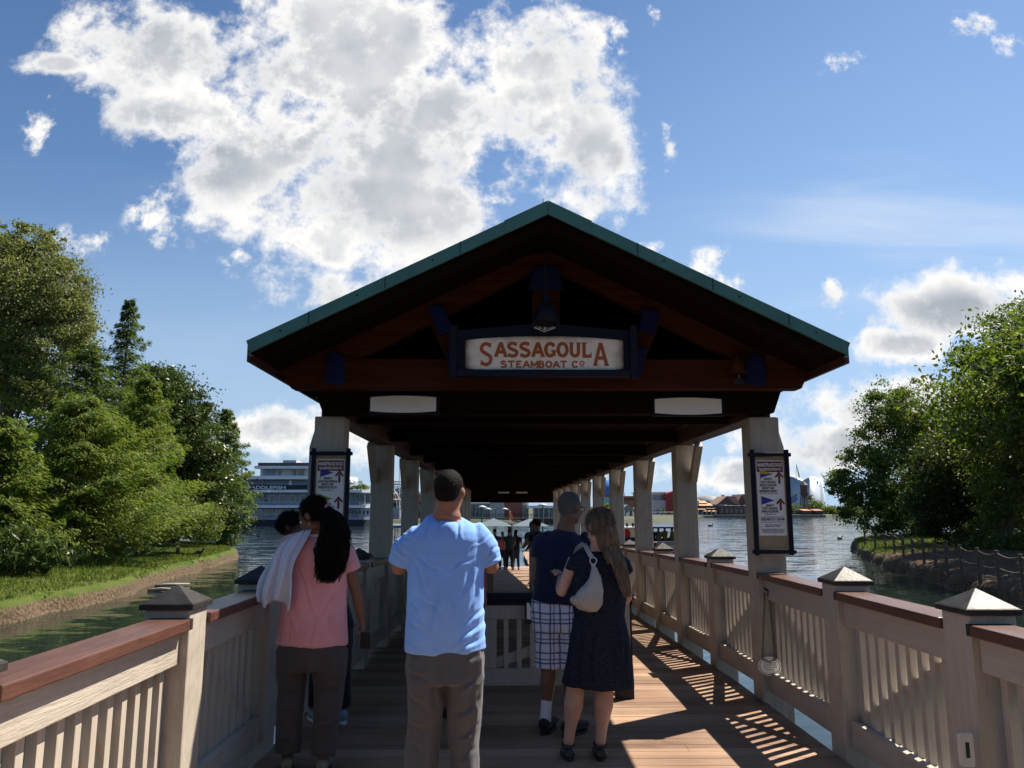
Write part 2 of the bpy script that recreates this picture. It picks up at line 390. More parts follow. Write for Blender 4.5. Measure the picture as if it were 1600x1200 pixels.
def post_cap(x, y, z, w=0.135, h=0.115):
    m = MB(); m.box(x - w, x + w, y - w, y + w, z, z + .028)
    a = w - .004
    m.add([(x - a, y - a, z + .029), (x + a, y - a, z + .029), (x + a, y + a, z + .029), (x - a, y + a, z + .029), (x, y, z + h)], [(3, 2, 1, 0), (0, 1, 4), (1, 2, 4), (2, 3, 4), (3, 0, 4)])
    return m
def railing(side, posts, caps, label, X0=None, y_clip=(-9, 99), balmax=100):
    """side rail: posts at y in `posts` (capped where caps says so), handrail, boards, balusters and the cross braces outside"""
    X = X0 or (XL if side < 0 else XR)
    root = thing('wooden_railing', label, 'railing', (X, posts[0], dz(posts[0])), 'cream railings along the boardwalk')
    inn = -side
    for y, c in zip(posts, caps):
        if not c: continue
        z = dz(y)
        p = MB().box(X - .115, X + .115, y - .115, y + .115, z - .32, z + 1.105).build('post', M_post, root, 0.008)
        post_cap(X, y, z + 1.106).build('post_cap', M_cap, p, 0.003)
    nb_ = 0; extra = MB()
    for i in range(len(posts) - 1):
        ya, yb = posts[i] + .116, posts[i + 1] - .116
        za, zb = dz(ya), dz(yb)
        def slab(x0, x1, z0, z1, y0=ya, y1=yb):
            a, b = dz(y0), dz(y1)
            return MB().add([(x0, y0, a + z0), (x1, y0, a + z0), (x1, y1, b + z0), (x0, y1, b + z0), (x0, y0, a + z1), (x1, y0, a + z1), (x1, y1, b + z1), (x0, y1, b + z1)],
                            [(3, 2, 1, 0), (4, 5, 6, 7), (0, 1, 5, 4), (1, 2, 6, 5), (2, 3, 7, 6), (3, 0, 4, 7)])
        # handrail: stops a little proud of the posts on the inner side, with dark end strip
        rx0, rx1 = sorted((X + inn * .135, X - inn * .075))
        slab(rx0, rx1, 1.010, 1.065, ya, yb - .031).build('handrail', M_rail, root, 0.007)
        slab(rx0, rx1, 1.012, 1.067, yb - .030, yb).build('handrail_end', M_cap, root, 0.004)
        bx0, bx1 = sorted((X + inn * .075, X + inn * .033))
        slab(bx0, bx1, 0.845, 1.009).build('top_board', M_board, root, 0.005)
        slab(bx0, bx1, 0.09, 0.255).build('bottom_board', M_board, root, 0.005)
        slab(min(X + inn * .032, X - inn * .05), max(X + inn * .032, X - inn * .05), 0.10, 0.235).build('bottom_rail', M_board, root, 0.004)
        L_ = yb - ya; n = max(2, int(round(L_ / 0.124))); st = L_ / n
        for j in range(n):
            yc = ya + st * (j + .5); zc = dz(yc)
            t = MB() if nb_ < balmax else extra
            t.box(X - .018, X + .026, yc - .024, yc + .024, zc + .236, zc + 1.009)
            if t is not extra: t.build('baluster', M_bal, root, 0.003)
            nb_ += 1
        # diagonal brace outside the balusters, alternating
        xo = X - inn * .05
        a, b = ((ya, za + .26), (yb, zb + .92)) if i % 2 else ((ya, za + .92), (yb, zb + .26))
        MB().bar((xo, a[0], a[1]), (xo, b[0], b[1]), 0.035, 0.085, (1, 0, 0)).build('brace', M_board, root)
    if extra.v: tag(extra.build('baluster_row', M_bal, root), kind='stuff')
    return root
RP = [6.93 + 3.0 * i for i in range(10)]                    # pavilion bays
railing(1, [-1.9, -0.5, 1.0, 2.42, 3.88, 5.36, 6.93], [1, 1, 1, 1, 1, 1, 0], 'sunlit open cream railing on the right from the foreground up to the right signboard post')
railing(-1, [-1.5, -0.2, 1.1, 2.40, 4.12, 5.5, 6.93], [1, 1, 1, 1, 1, 1, 0], 'cream railing on the left from the foreground with its nearest panels in full sun')
pp = []; cc_ = []
for i in range(9): pp += [RP[i], RP[i] + 1.5]; cc_ += [0, 1]
pp.append(RP[9]); cc_.append(0)
railing(1, pp, cc_, 'shaded cream railing under the pavilion between its right hand posts')
railing(-1, pp, cc_, 'shaded railing under the pavilion between its left hand posts behind the man in light blue', XP)

# inner queue railings beyond the gate
def queue_rail(x, y0, y1, label):
    r = thing('queue_railing', label, 'railing', (x, y0, dz(y0)), 'queue railings dividing the pavilion lanes')
    n = int((y1 - y0) / 2.2)
    for i in range(n + 1):
        y = y0 + (y1 - y0) * i / n; z = dz(y)
        p = MB().box(x - .06, x + .06, y - .06, y + .06, z, z + .98).build('post', M_post, r, 0.005)
    def rl(z0, z1, w, m, nm):
        a, b = dz(y0), dz(y1)
        MB().add([(x - w, y0 - .08, a + z0), (x + w, y0 - .08, a + z0), (x + w, y1 + .08, b + z0), (x - w, y1 + .08, b + z0), (x - w, y0 - .08, a + z1), (x + w, y0 - .08, a + z1), (x + w, y1 + .08, b + z1), (x - w, y1 + .08, b + z1)],
                 [(3, 2, 1, 0), (4, 5, 6, 7), (0, 1, 5, 4), (1, 2, 6, 5), (2, 3, 7, 6), (3, 0, 4, 7)]).build(nm, m, r, 0.005)
    rl(.982, 1.03, .09, M_rail, 'handrail'); rl(.80, .93, .03, M_board, 'top_board'); rl(.08, .22, .03, M_board, 'bottom_board')
    e = MB(); yy = y0 + .14; c = 0
    while yy < y1:
        z = dz(yy); t = MB() if c < 90 else e
        t.box(x - .018, x + .018, yy - .018, yy + .018, z + .221, z + .799)
        if t is not e: t.build('baluster', M_bal, r)
        yy += .13; c += 1
    if e.v: tag(e.build('baluster_row', M_bal, r), kind='stuff')
queue_rail(-0.27, 7.75, 17.9, 'queue railing along the left side of the middle lane beyond the gate')
queue_rail(0.66, 7.75, 17.9, 'queue railing along the right side of the middle lane where dark clothed people lean')

# gate across the middle lanes
gy = 7.2; g = thing('wooden_gate', 'low cream gate with dark top rail across the middle lanes', 'gate', (-0.19, gy, 0))
GX0, GX1 = -0.185, 1.16
MB().box(GX0 - .02, GX1 + .02, gy - .07, gy + .07, .80, .85).build('top_rail', M_navy, g, .006)
MB().box(GX0 - .01, GX1 + .01, gy - .045, gy + .045, .755, .799).build('top_moulding', M_navy, g, .004)
for a, b, nm in ((.63, .753, 'upper_board'), (.06, .205, 'lower_board')):
    MB().box(GX0, GX1, gy - .03, gy + .02, a, b).build(nm, M_post, g, .004)
MB().box(GX0, GX0 + .13, gy - .026, gy + .024, .206, .629).build('stile', M_post, g, .004)
MB().box(GX1 - .13, GX1, gy - .026, gy + .024, .206, .629).build('stile', M_post, g, .004)
for i in range(9):
    x = GX0 + .215 + i * .118
    if x > GX1 - .16: break
    MB().box(x - .021, x + .021, gy - .022, gy + .002, .206, .629).build('baluster', M_post, g, .003)
MB().bar((GX0 + .13, gy + .018, .25), (GX1 - .13, gy + .018, .60), .028, .085, (0, 0, 1)).build('brace', M_post, g)
lt = MB().box(.20, .38, gy - .10, gy - .031, .60, .80).build('latch', M_iron, g, .008)
MB().prism([(.215, gy - .101, .64), (.275, gy - .101, .64), (.262, gy - .101, .70), (.235, gy - .101, .78), (.215, gy - .101, .78)], (0, -.004, 0), (0, .004, 0)).build('latch_plate', M_white, lt)
# narrow end board standing by the walkway
eb = thing('end_post', 'short cream end board with black edging behind the woman in the navy dress', 'post', (1.05, 6.95, 0))
MB().box(.98, 1.11, 6.93, 6.99, .10, .93).build('board', M_post, eb, .004)
MB().box(.97, 1.13, 6.92, 7.0, .0, .09).build('foot', M_iron, eb, .004)
MB().box(1.111, 1.124, 6.925, 6.995, .091, .95).build('edging', M_iron, eb, .003)

# ------------------------------------------------------------------ the pavilion
YF, YE = 5.66, 37.5
apex = atY(855, 315, YF); tipL = atY(385, 533, YF); tipR = atY(1328, 536, YF)
AX, AZ = 0.345, apex.z
EXL, EXR, EZ = tipL.x, tipR.x, (tipL.z + tipR.z) / 2
SL = (AZ - EZ) / ((EXR - EXL) / 2)
pav = thing('dock_pavilion', 'long open gabled pavilion with green edged roof over the boardwalk', 'pavilion', (0.33, 6.93, 0))
def roofz(x): return AZ - SL * abs(x - AX)
FT = 0.084      # fascia depth
for s_, ex, nm in ((-1, EXL, 'roof_slope'), (1, EXR, 'roof_slope')):
    m = MB(); x0, x1 = AX, ex
    prof = [(x0, YF + .03, AZ - .008), (x1, YF + .03, roofz(x1) - .008), (x1, YF + .03, roofz(x1) - .075), (x0, YF + .03, AZ - .075)]
    if s_ > 0: prof.reverse()
    m.prism([Vector(p) for p in prof], (0, 0, 0), (0, YE - YF, 0)); m.build(nm, M_green, pav)
    # underside boards
    m = MB(); prof = [(x0, YF + .034, AZ - .078), (x1 - s_ * .01, YF + .034, roofz(x1) - .078), (x1 - s_ * .01, YF + .034, roofz(x1) - .10), (x0, YF + .034, AZ - .10)]
    if s_ > 0: prof.reverse()
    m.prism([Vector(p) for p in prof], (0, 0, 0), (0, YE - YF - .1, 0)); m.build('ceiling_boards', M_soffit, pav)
    # green fascia along the gable
    m = MB(); nx = 0
    xe = ex + s_ * .004
    pr = [(x0, YF, AZ + .004), (xe, YF, roofz(ex) + .004), (xe - s_ * .035, YF, roofz(ex) - FT), (x0, YF, AZ - FT - .012)]
    if s_ > 0: pr.reverse()
    m.prism([Vector(p) for p in pr], (0, -.0, 0), (0, .029, 0)); fo_ = m.build('fascia', M_green, pav, .003)
    m = MB(); xj = AX + s_ * .34
    m.prism([Vector(p) for p in ([(AX + s_ * .002, YF, AZ + .009), (xj, YF, roofz(xj) + .009), (xj - s_ * .03, YF, roofz(xj) - FT - .006), (AX + s_ * .002, YF, AZ - FT - .02)][::-s_])], (0, -.006, 0), (0, .005, 0))
    m.build('ridge_cap', M_green, fo_, .002)
    for q_ in (.30, .55, .80):      # lap seams and one fixing on the metal edge
        xs_ = AX + (ex - AX) * q_; MB().prism([Vector((xs_, YF - .002, roofz(xs_) + .006)), Vector((xs_ + .007, YF - .002, roofz(xs_ + .007) + .006)), Vector((xs_ + .007, YF - .002, roofz(xs_ + .007) - FT - .006)), Vector((xs_, YF - .002, roofz(xs_) - FT - .006))], (0, 0, 0), (0, .0015, 0)).build('lap_seam', M_iron, fo_)
        xq = AX + (ex - AX) * (q_ + .09); MB().ball((xq, YF - .001, roofz(xq) - FT * .5), .008, 8, 5).build('fixing', M_iron, fo_)
    # little gutter hook at the eave corner
    MB().tube([(ex - s_ * .03, YF - .012, EZ - FT), (ex - s_ * .035, YF - .012, EZ - FT - .03), (ex - s_ * .055, YF - .012, EZ - FT - .025)], .008, 6).build('drip_hook', M_green, fo_)
    # eave fascia on the sides
    MB().box(min(ex, ex - s_ * .03), max(ex, ex - s_ * .03), YF + .031, YE, roofz(ex) - .15, roofz(ex) - .077).build('eave_board', M_brownY, pav)
MB().tube([(AX - .03, YF + .12, AZ - .02), (AX - .03, YF + .12, AZ + .075)], [.006, .004], 6).build('lightning_rod', M_galv, pav)
# barge rafters just behind the fascia
for s_, ex in ((-1, EXL), (1, EXR)):
    xi = ex - s_ * .28
    pr = [(AX, 0, AZ - .102), (xi, 0, roofz(xi) - .102), (xi, 0, roofz(xi) - .19), (AX, 0, AZ - .20)]
    MB().prism([Vector(p) for p in pr][::-s_], (0, YF + .05, 0), (0, .07, 0)).build('barge_rafter', M_soffit, pav, .004)
# posts: both sides, each with an outer batter and knee braces that run along the eave beam
for i, y in enumerate(RP):
    for s_, X in ((-1, XP), (1, XR)):
        zt = 2.42
        p = MB().box(X - .13, X + .13, y - .13, y + .13, dz(y) - .3, zt)
        o = p.build('post', M_post, pav, 0.01)
        if i == 0:      # outer wedge at the head of the corner posts
            a = X + s_ * .131
            MB().prism([Vector(q) for q in [(a, y - .09, 2.32), (a + s_ * .045, y - .09, 2.15), (a + s_ * .045, y - .09, 1.2), (a, y - .09, 1.2)][::s_]], (0, 0, 0), (0, .18, 0)).build('outer_cheek', M_post, o)
        if i > 0:
            MB().bar((X + s_ * .085, y - .12, 1.97), (X + s_ * .085, y - .47, 2.40), .10, .085, (1, 0, 0)).build('knee_brace', M_post, pav, .006)
# eave plates on the post heads
for s_, X in ((-1, XP), (1, XR)):
    MB().box(X - .10, X + .10, 6.915, YE - .1, 2.421, 2.60).build('eave_beam', M_brownY, pav, .008)
    MB().box(X + s_ * .0 - .16, X + .16, 6.9, YE - .1, 2.601, 2.66).build('wall_plate', M_brownY, pav)
# chamfered cross beam on the front post heads
YB, YH = 6.42, 6.70
def px(points, Y): return [atY(a, b, Y) for a, b in points]
hb = px([(505, 648), (1210, 645), (1222, 607), (490, 607)], YH)
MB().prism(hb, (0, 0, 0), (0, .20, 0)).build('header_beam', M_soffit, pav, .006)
a = atY(455, 607, YB); b = atY(1253, 607, YB); zt = atY(850, 561, YB).z
ur = lambda x: roofz(x) - .103
xl_, xr_ = EXL + .02, EXR - .02
MB().prism([a, b, Vector((xr_, YB, ur(xr_))), Vector((XR - .06, YB, ur(XR - .06))), Vector((XR - .14, YB, zt)), Vector((XP + .14, YB, zt)), Vector((XP + .06, YB, ur(XP + .06))), Vector((xl_, YB, ur(xl_)))], (0, 0, 0), (0, .16, 0)).build('tie_beam', M_brown, pav, .005)
# truss chords under the roof, king post and plates
YT = YB + .03
for s_, A_, B_ in ((-1, (475, 585), (838, 400)), (1, (1232, 585), (870, 400))):
    a = atY(*A_, YT); b = atY(*B_, YT)
    MB().bar(a, b, .12, .20, (0, 1, 0)).build('top_chord', M_brown, pav, .006) if False else MB().bar(a + Vector((0, .06, 0)), b + Vector((0, .06, 0)), .20, .12, (0, 1, 0)).build('top_chord', M_brown, pav, .006)
kp0 = atY(853, 520, YT); kp1 = atY(853, 395, YT)
MB().bar(kp0 + Vector((0, .05, 0)), kp1 + Vector((0, .05, 0)), .24, .12, (0, 1, 0)).build('king_post', M_brown, pav, .006)
for s_, A_, B_ in ((-1, (722, 585), (672, 470)), (1, (985, 585), (1030, 470))):
    a = atY(*A_, YT); b = atY(*B_, YT)
    MB().bar(a + Vector((0, .05, 0)), b + Vector((0, .05, 0)), .15, .11, (0, 1, 0)).build('strut', M_brown, pav, .006)
def plate(pts, nm='steel_plate'):
    P_ = px(pts, YB - .03)
    o = MB().prism(P_, (0, 0, 0), (0, .022, 0)).build(nm, M_blue, pav, .003)
    c = sum(P_, Vector()) / len(P_)
    for q in P_:
        r = c + (q - c) * .62; MB().tube([r - Vector((0, .014, 0)), r + Vector((0, .001, 0))], .013, 8).build('bolt', M_blue, o)
for p_ in ([(508, 600), (538, 601), (537, 558), (518, 548), (510, 560)], [(1165, 601), (1196, 603), (1196, 565), (1182, 552), (1166, 560)],
           [(686, 524), (708, 515), (692, 478), (668, 478)], [(1000, 515), (1024, 522), (1030, 487), (1003, 482)],
           [(702, 590), (724, 590), (724, 540), (697, 540)], [(984, 590), (1000, 588), (1012, 545), (984, 540)],
           [(826, 452), (880, 452), (872, 416), (834, 416)]):
    plate(p_)
# rafters, purlins and inner ties that close the dark ceiling
for i in range(14):
    y = 7.6 + i * 2.2
    if y > YE - .5: break
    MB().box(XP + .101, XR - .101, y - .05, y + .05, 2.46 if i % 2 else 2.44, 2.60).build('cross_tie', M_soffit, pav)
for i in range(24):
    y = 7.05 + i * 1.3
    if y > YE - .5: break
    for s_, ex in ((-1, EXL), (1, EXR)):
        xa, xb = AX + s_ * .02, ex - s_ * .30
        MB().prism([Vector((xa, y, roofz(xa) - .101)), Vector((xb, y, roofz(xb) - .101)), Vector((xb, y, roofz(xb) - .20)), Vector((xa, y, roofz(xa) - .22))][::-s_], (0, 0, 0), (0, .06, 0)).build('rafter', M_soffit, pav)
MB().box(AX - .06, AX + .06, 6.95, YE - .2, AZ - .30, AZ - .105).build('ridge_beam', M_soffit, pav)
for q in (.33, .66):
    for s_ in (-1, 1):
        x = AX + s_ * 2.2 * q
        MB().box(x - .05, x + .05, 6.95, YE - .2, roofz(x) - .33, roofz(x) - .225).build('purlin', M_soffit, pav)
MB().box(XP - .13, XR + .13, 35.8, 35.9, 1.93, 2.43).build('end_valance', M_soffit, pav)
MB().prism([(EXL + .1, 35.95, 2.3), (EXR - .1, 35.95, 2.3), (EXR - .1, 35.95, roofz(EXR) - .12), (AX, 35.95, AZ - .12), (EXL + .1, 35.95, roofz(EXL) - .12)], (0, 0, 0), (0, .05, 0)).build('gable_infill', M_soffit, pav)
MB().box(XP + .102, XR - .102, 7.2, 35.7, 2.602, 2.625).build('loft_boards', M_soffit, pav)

# hanging ceiling lights far inside
for a, lb in ((787, 'left one of two pale strip lights at the far end of the pavilion ceiling'), (815, 'right one of two pale strip lights at the far end of the pavilion ceiling')):
    c = atY(a, 770, 34.5); t = thing('strip_light', lb, 'ceiling light', c, 'strip lights in the pavilion ceiling')
    MB().box(c.x - .25, c.x + .25, c.y - .12, c.y + .12, c.z - .02, c.z + .05).build('housing', M_galv, t)
    MB().box(c.x - .23, c.x + .23, c.y - .13, c.y - .121, c.z - .015, c.z + .04).build('diffuser', M_white, t)

# ------------------------------------------------------------------ signs on the pavilion
YS = 6.20
def bowed(x0, x1, zt, zb, bow, Y, n=14):
    """outline of the bowed sign face: flat ends, top and bottom edges arched"""
    P_ = []
    for i in range(n + 1):
        t = i / n; P_.append(Vector((x0 + (x1 - x0) * t, Y, zb - bow * (1 - (2 * t - 1) ** 2))))
    for i in range(n + 1):
        t = 1 - i / n; P_.append(Vector((x0 + (x1 - x0) * t, Y, zt + bow * (1 - (2 * t - 1) ** 2))))
    return P_
sg = thing('steamboat_sign', 'wide bowed cream signboard with rust lettering in a navy frame under the gable', 'sign', ((atY(850, 550, YS)).x, YS, 2.9))
a = atY(703, 508, YS); b = atY(997, 592, YS)
fr = MB(); fr.prism([Vector((a.x, YS + .03, b.z + .02)), Vector((b.x, YS + .03, b.z + .02)), Vector((b.x, YS + .03, a.z - .04)), Vector((AX, YS + .03, a.z + .03)), Vector((a.x, YS + .03, a.z - .04))], (0, 0, 0), (0, .07, 0)).build('backboard', M_navy, sg, .004)
for p0, p1 in (((a.x + .03, b.z), (a.x + .03, a.z)), ((b.x - .03, b.z), (b.x - .03, a.z))):
    MB().bar((p0[0], YS + .0, p0[1]), (p1[0], YS + .0, p1[1]), .06, .055, (0, 1, 0)).build('frame_side', M_navy, sg, .006)
MB().bar((a.x + .062, YS + .0, b.z + .045), (b.x - .062, YS + .0, b.z + .045), .05, .055, (0, 0, 1)).build('frame_bottom', M_navy, sg, .006)
f0 = atY(727, 531, YS); f1 = atY(975, 576, YS)
# face with burnt looking aged edge
def aged_face(cx, cz, hw, hh):
    m, t, b_ = nodes('aged cream sign face'); L = t.links.new
    tcn = tn(t, 'ShaderNodeTexCoord'); mp = tn(t, 'ShaderNodeMapping'); L(tcn.outputs['Object'], mp.inputs[0])
    mp.inputs['Location'].default_value = (-cx / hw, 0, -cz / hh); mp.inputs['Scale'].default_value = (1 / hw, 0, 1 / hh)
    s = tn(t, 'ShaderNodeSeparateXYZ'); L(mp.outputs[0], s.inputs[0])
    def mm(op, a_, b2=None):
        n = tn(t, 'ShaderNodeMath', operation=op)
        for i, v in enumerate((a_, b2)):
            if v is None: continue
            if isinstance(v, (int, float)): n.inputs[i].default_value = v
            else: L(v, n.inputs[i])
        return n.outputs[0]
    ax = mm('POWER', mm('ABSOLUTE', s.outputs[0]), 14); az = mm('POWER', mm('ABSOLUTE', s.outputs[2]), 6)
    ns = tn(t, 'ShaderNodeTexNoise'); ns.inputs['Scale'].default_value = 9; ns.inputs['Detail'].default_value = 6; L(tcn.outputs['Object'], ns.inputs['Vector'])
    v = mm('ADD', mm('ADD', ax, az), mm('MULTIPLY', mm('SUBTRACT', ns.outputs[0], .5), .9))
    r = tn(t, 'ShaderNodeValToRGB'); L(v, r.inputs[0]); e = r.color_ramp.elements
    e[0].position = .1; e[0].color = (.95, .86, .72, 1); e[1].position = 1.05 if False else 1.0; e[1].color = (.13, .07, .035, 1)
    L(r.outputs[0], b_.inputs['Base Color']); b_.inputs['Roughness'].default_value = .6
    return m
fc = ORG[sg.name]
zc_ = (f0.z + f1.z) / 2
face = MB().prism(bowed(f0.x, f1.x, f0.z, f1.z, .035, YS + .008), (0, 0, 0), (0, .021, 0)).build('sign_face', aged_face((f0.x + f1.x) / 2 - fc.x, zc_ - fc.z, (f1.x - f0.x) / 2, (f0.z - f1.z) / 2 + .035), sg)
# hand built slab serif letters as thick strokes
def stroke_letters(mb, word, x, z, h, pitch, Y, w=.16, serif=True, heights=None):
    def arc(cx, cz, rx, rz, a0, a1, n=10): return [(cx + rx * math.cos(R(a0 + (a1 - a0) * i / n)), cz + rz * math.sin(R(a0 + (a1 - a0) * i / n))) for i in range(n + 1)]
    G = {
     'S': ([arc(.34, .74, .25, .20, 35, 270) + arc(.34, .27, .27, .22, 90, -145)], [((.58, .78), (.60, .98), .05), ((.06, .02), (.08, .24), .05)]),
     'A': ([[(.06, .05), (.36, .93)], [(.40, .95), (.70, .05)], [(.20, .34), (.58, .34)]], [((-.03, .04), (.19, .04), .08), ((.57, .04), (.82, .04), .08), ((.28, .97), (.48, .97), .06)]),
     'G': ([arc(.38, .5, .29, .43, 40, 325, 16), [(.62, .10), (.62, .44)]], [((.44, .43), (.74, .43), .07), ((.61, .72), (.62, .95), .05)]),
     'O': ([arc(.38, .5, .29, .43, 0, 360, 22)], []),
     'U': ([[(.15, .92), (.15, .36)] + arc(.38, .36, .23, .29, 180, 360, 10) + [(.61, .92)]], [((.02, .96), (.29, .96), .07), ((.49, .96), (.75, .96), .07)]),
     'L': ([[(.17, .05), (.17, .95)], [(.1, .06), (.62, .06)]], [((.02, .96), (.33, .96), .07), ((.61, .04), (.62, .30), .06)]),
     'T': ([[(.36, .05), (.36, .95)], [(.04, .93), (.68, .93)]], [((.20, .04), (.52, .04), .07), ((.05, .74), (.05, .96), .07), ((.67, .74), (.67, .96), .07)]),
     'E': ([[(.17, .05), (.17, .95)], [(.1, .06), (.62, .06)], [(.1, .94), (.60, .94)], [(.15, .52), (.48, .52)]], [((.62, .04), (.62, .28), .06), ((.60, .72), (.60, .96), .06), ((.48, .42), (.48, .62), .05)]),
     'M': ([[(.12, .05), (.12, .93)], [(.14, .92), (.44, .25)], [(.44, .25), (.74, .92)], [(.76, .05), (.76, .93)]], [((.0, .04), (.26, .04), .08), ((.62, .04), (.90, .04), .08), ((.0, .96), (.2, .96), .06), ((.68, .96), (.9, .96), .06)]),
     'B': ([[(.17, .05), (.17, .95)], [(.1, .94), (.38, .94)] + arc(.38, .73, .18, .20, 80, -80, 8) + [(.15, .53)], [(.38, .51)] + arc(.40, .28, .22, .22, 80, -80, 8) + [(.1, .06)]], []),
     'C': ([arc(.40, .5, .30, .43, 45, 315, 16)], [((.62, .70), (.63, .95), .06)]),
    }
    k = 0
    for i, ch in enumerate(word):
        if ch == ' ': x += pitch * .5; continue
        hh = heights[i] if heights else h; zz = z - (hh - h)
        sc = hh; st, sf = G[ch]; cw = (pitch / .80) * (1.18 if hh > h else 1)
        segs = []
        for pl in st:
            for p, q in zip(pl[:-1], pl[1:]): segs.append((p, q, w))
        for p, q, ww in sf: segs.append((p, q, ww * 1.3))
        for p, q, ww in segs:
            P0 = Vector((x + p[0] * cw, 0, zz + p[1] * sc)); P1 = Vector((x + q[0] * cw, 0, zz + q[1] * sc)); d = P1 - P0
            if d.length < 1e-6: continue
            d.normalize(); nrm = Vector((-d.z, 0, d.x)) * (ww * h / 2); ex_ = d * (ww * h * .16)
            yy = Y - .0012 - .00012 * (k % 9); k += 1
            c_ = [P0 - ex_ - nrm, P1 + ex_ - nrm, P1 + ex_ + nrm, P0 - ex_ + nrm]
            mb.add([(v_.x, yy, v_.z) for v_ in c_], [(0, 1, 2, 3)])
        x += pitch * (1.22 if hh > h else 1)
    return x
lx0 = atY(750, 560, YS).x; wd = atY(952, 560, YS).x - lx0
H1 = .122
lm = MB(); stroke_letters(lm, 'SASSAGOULA', lx0 - .002, atY(850, 557.5, YS).z, H1, wd / (8 + 2 * 1.22) * 1.0, YS + .007, .23, heights=[H1 * 1.62, *[H1] * 8, H1 * 1.62])
lx1 = atY(782, 570, YS).x; w2 = atY(914, 570, YS).x - lx1
lm2 = MB(); xe_ = stroke_letters(lm, 'STEAMBOAT C', lx1, atY(850, 574, YS).z, .054, w2 / 11.3, YS + .007, .26); zo_ = atY(850, 574, YS).z; stroke_letters(lm, 'O', xe_ + .004, zo_ + .019, .035, .046, YS + .007, .26); lm.box(xe_ + .008, xe_ + .044, YS + .0055, YS + .0068, zo_ + .004, zo_ + .010)
lm.build('lettering', M_rust, face)
# diamond emblem above
dm = atY(851, 512, YS - .02)
em = MB(); em.prism([dm + Vector((-.092, 0, 0)), dm + Vector((0, 0, -.036)), dm + Vector((.092, 0, 0)), dm + Vector((0, 0, .036))], (0, 0, 0), (0, .006, 0)); eo = em.build('emblem', M_white, sg)
em = MB(); em.prism([dm + Vector((-.080, -.002, 0)), dm + Vector((0, -.002, -.031)), dm + Vector((.080, -.002, 0)), dm + Vector((0, -.002, .031))], (0, 0, 0), (0, .0015, 0)); em.build('emblem_ground', M_navy, eo)
em = MB(); em.text('S', .062, dm + Vector((0, -.004, -.022)), bold=.0016); em.text('DS', .03, dm + Vector((-.042, -.004, -.011)), bold=.0008); em.text('CO', .03, dm + Vector((.042, -.004, -.011)), bold=.0008); em.build('emblem_lettering', M_white, eo)

# two blank bowed signs hung under the tie beam
for (xa, za, xb, zb_, lb) in ((579, 620, 681, 643, 'blank bluish white bowed sign hanging under the beam on the left of the entrance'),
                         (1023, 623, 1128, 646, 'blank cream white bowed sign hanging under the beam on the right of the entrance')):
    A = atY(xa, za, 6.645); B = atY(xb, zb_, 6.645)
    s = thing('blank_sign', lb, 'sign', ((A.x + B.x) / 2, 6.645, B.z), 'blank signs under the front beam')
    MB().box(A.x - .015, B.x + .03, 6.66, 6.698, B.z - .022, A.z + .022).build('backboard', M_navy, s, .004)
    MB().prism(bowed(A.x, B.x, A.z - .004, B.z + .004, .014, 6.645), (0, 0, 0), (0, .012, 0)).build('sign_face', M_white, s)

# pendant lamp in front of the sign
ly = 5.98; lc = atY(853, 510, ly)
lp = thing('pendant_lamp', 'dark bell shaped pendant lamp hanging above the big bowed sign', 'lamp', (lc.x, ly, lc.z + .02))
kz = lc.z + .02; M_lampd = mat('dark blue grey enamel', (.010, .011, .018), .6, .2, 8, spec=.2)
MB().tube([(lc.x, ly, kz + .24), (lc.x, ly, kz + .62)], .010, 8).build('stem', M_lampd, lp)
MB().lathe((lc.x, ly, kz), [(.0, .26), (.022, .26), (.030, .25), (.032, .165), (.04, .155), (.062, .135), (.088, .09), (.108, .03), (.112, .0), (.104, .002), (.085, .08), (.03, .14), (0, .145)], 28).build('shade', M_lampd, lp, smooth=True)
# security camera under the beam, right
cp = atY(1152, 596, 6.34); cm = thing('security_camera', 'small dark camera under the right end of the front beam', 'camera', cp)
MB().bar(cp + Vector((-.03, -.05, -.01)), cp + Vector((.05, .02, .01)), .045, .045).build('body', M_iron, cm, .006)
MB().tube([cp + Vector((.02, 0, .02)), cp + Vector((.02, .02, .06))], .01, 8).build('mount', M_galv, cm)
wb = atY(1152, 568, 6.32)
cb_ = thing('wall_bell', 'reddish cone shaped speaker horn above the small camera', 'speaker', wb)
MB().lathe(wb + Vector((0, 0, -.08)), [(.0, .17), (.03, .17), (.04, .10), (.07, .0), (.0, .0)], 16).build('horn', M_brown, cb_, smooth=True)

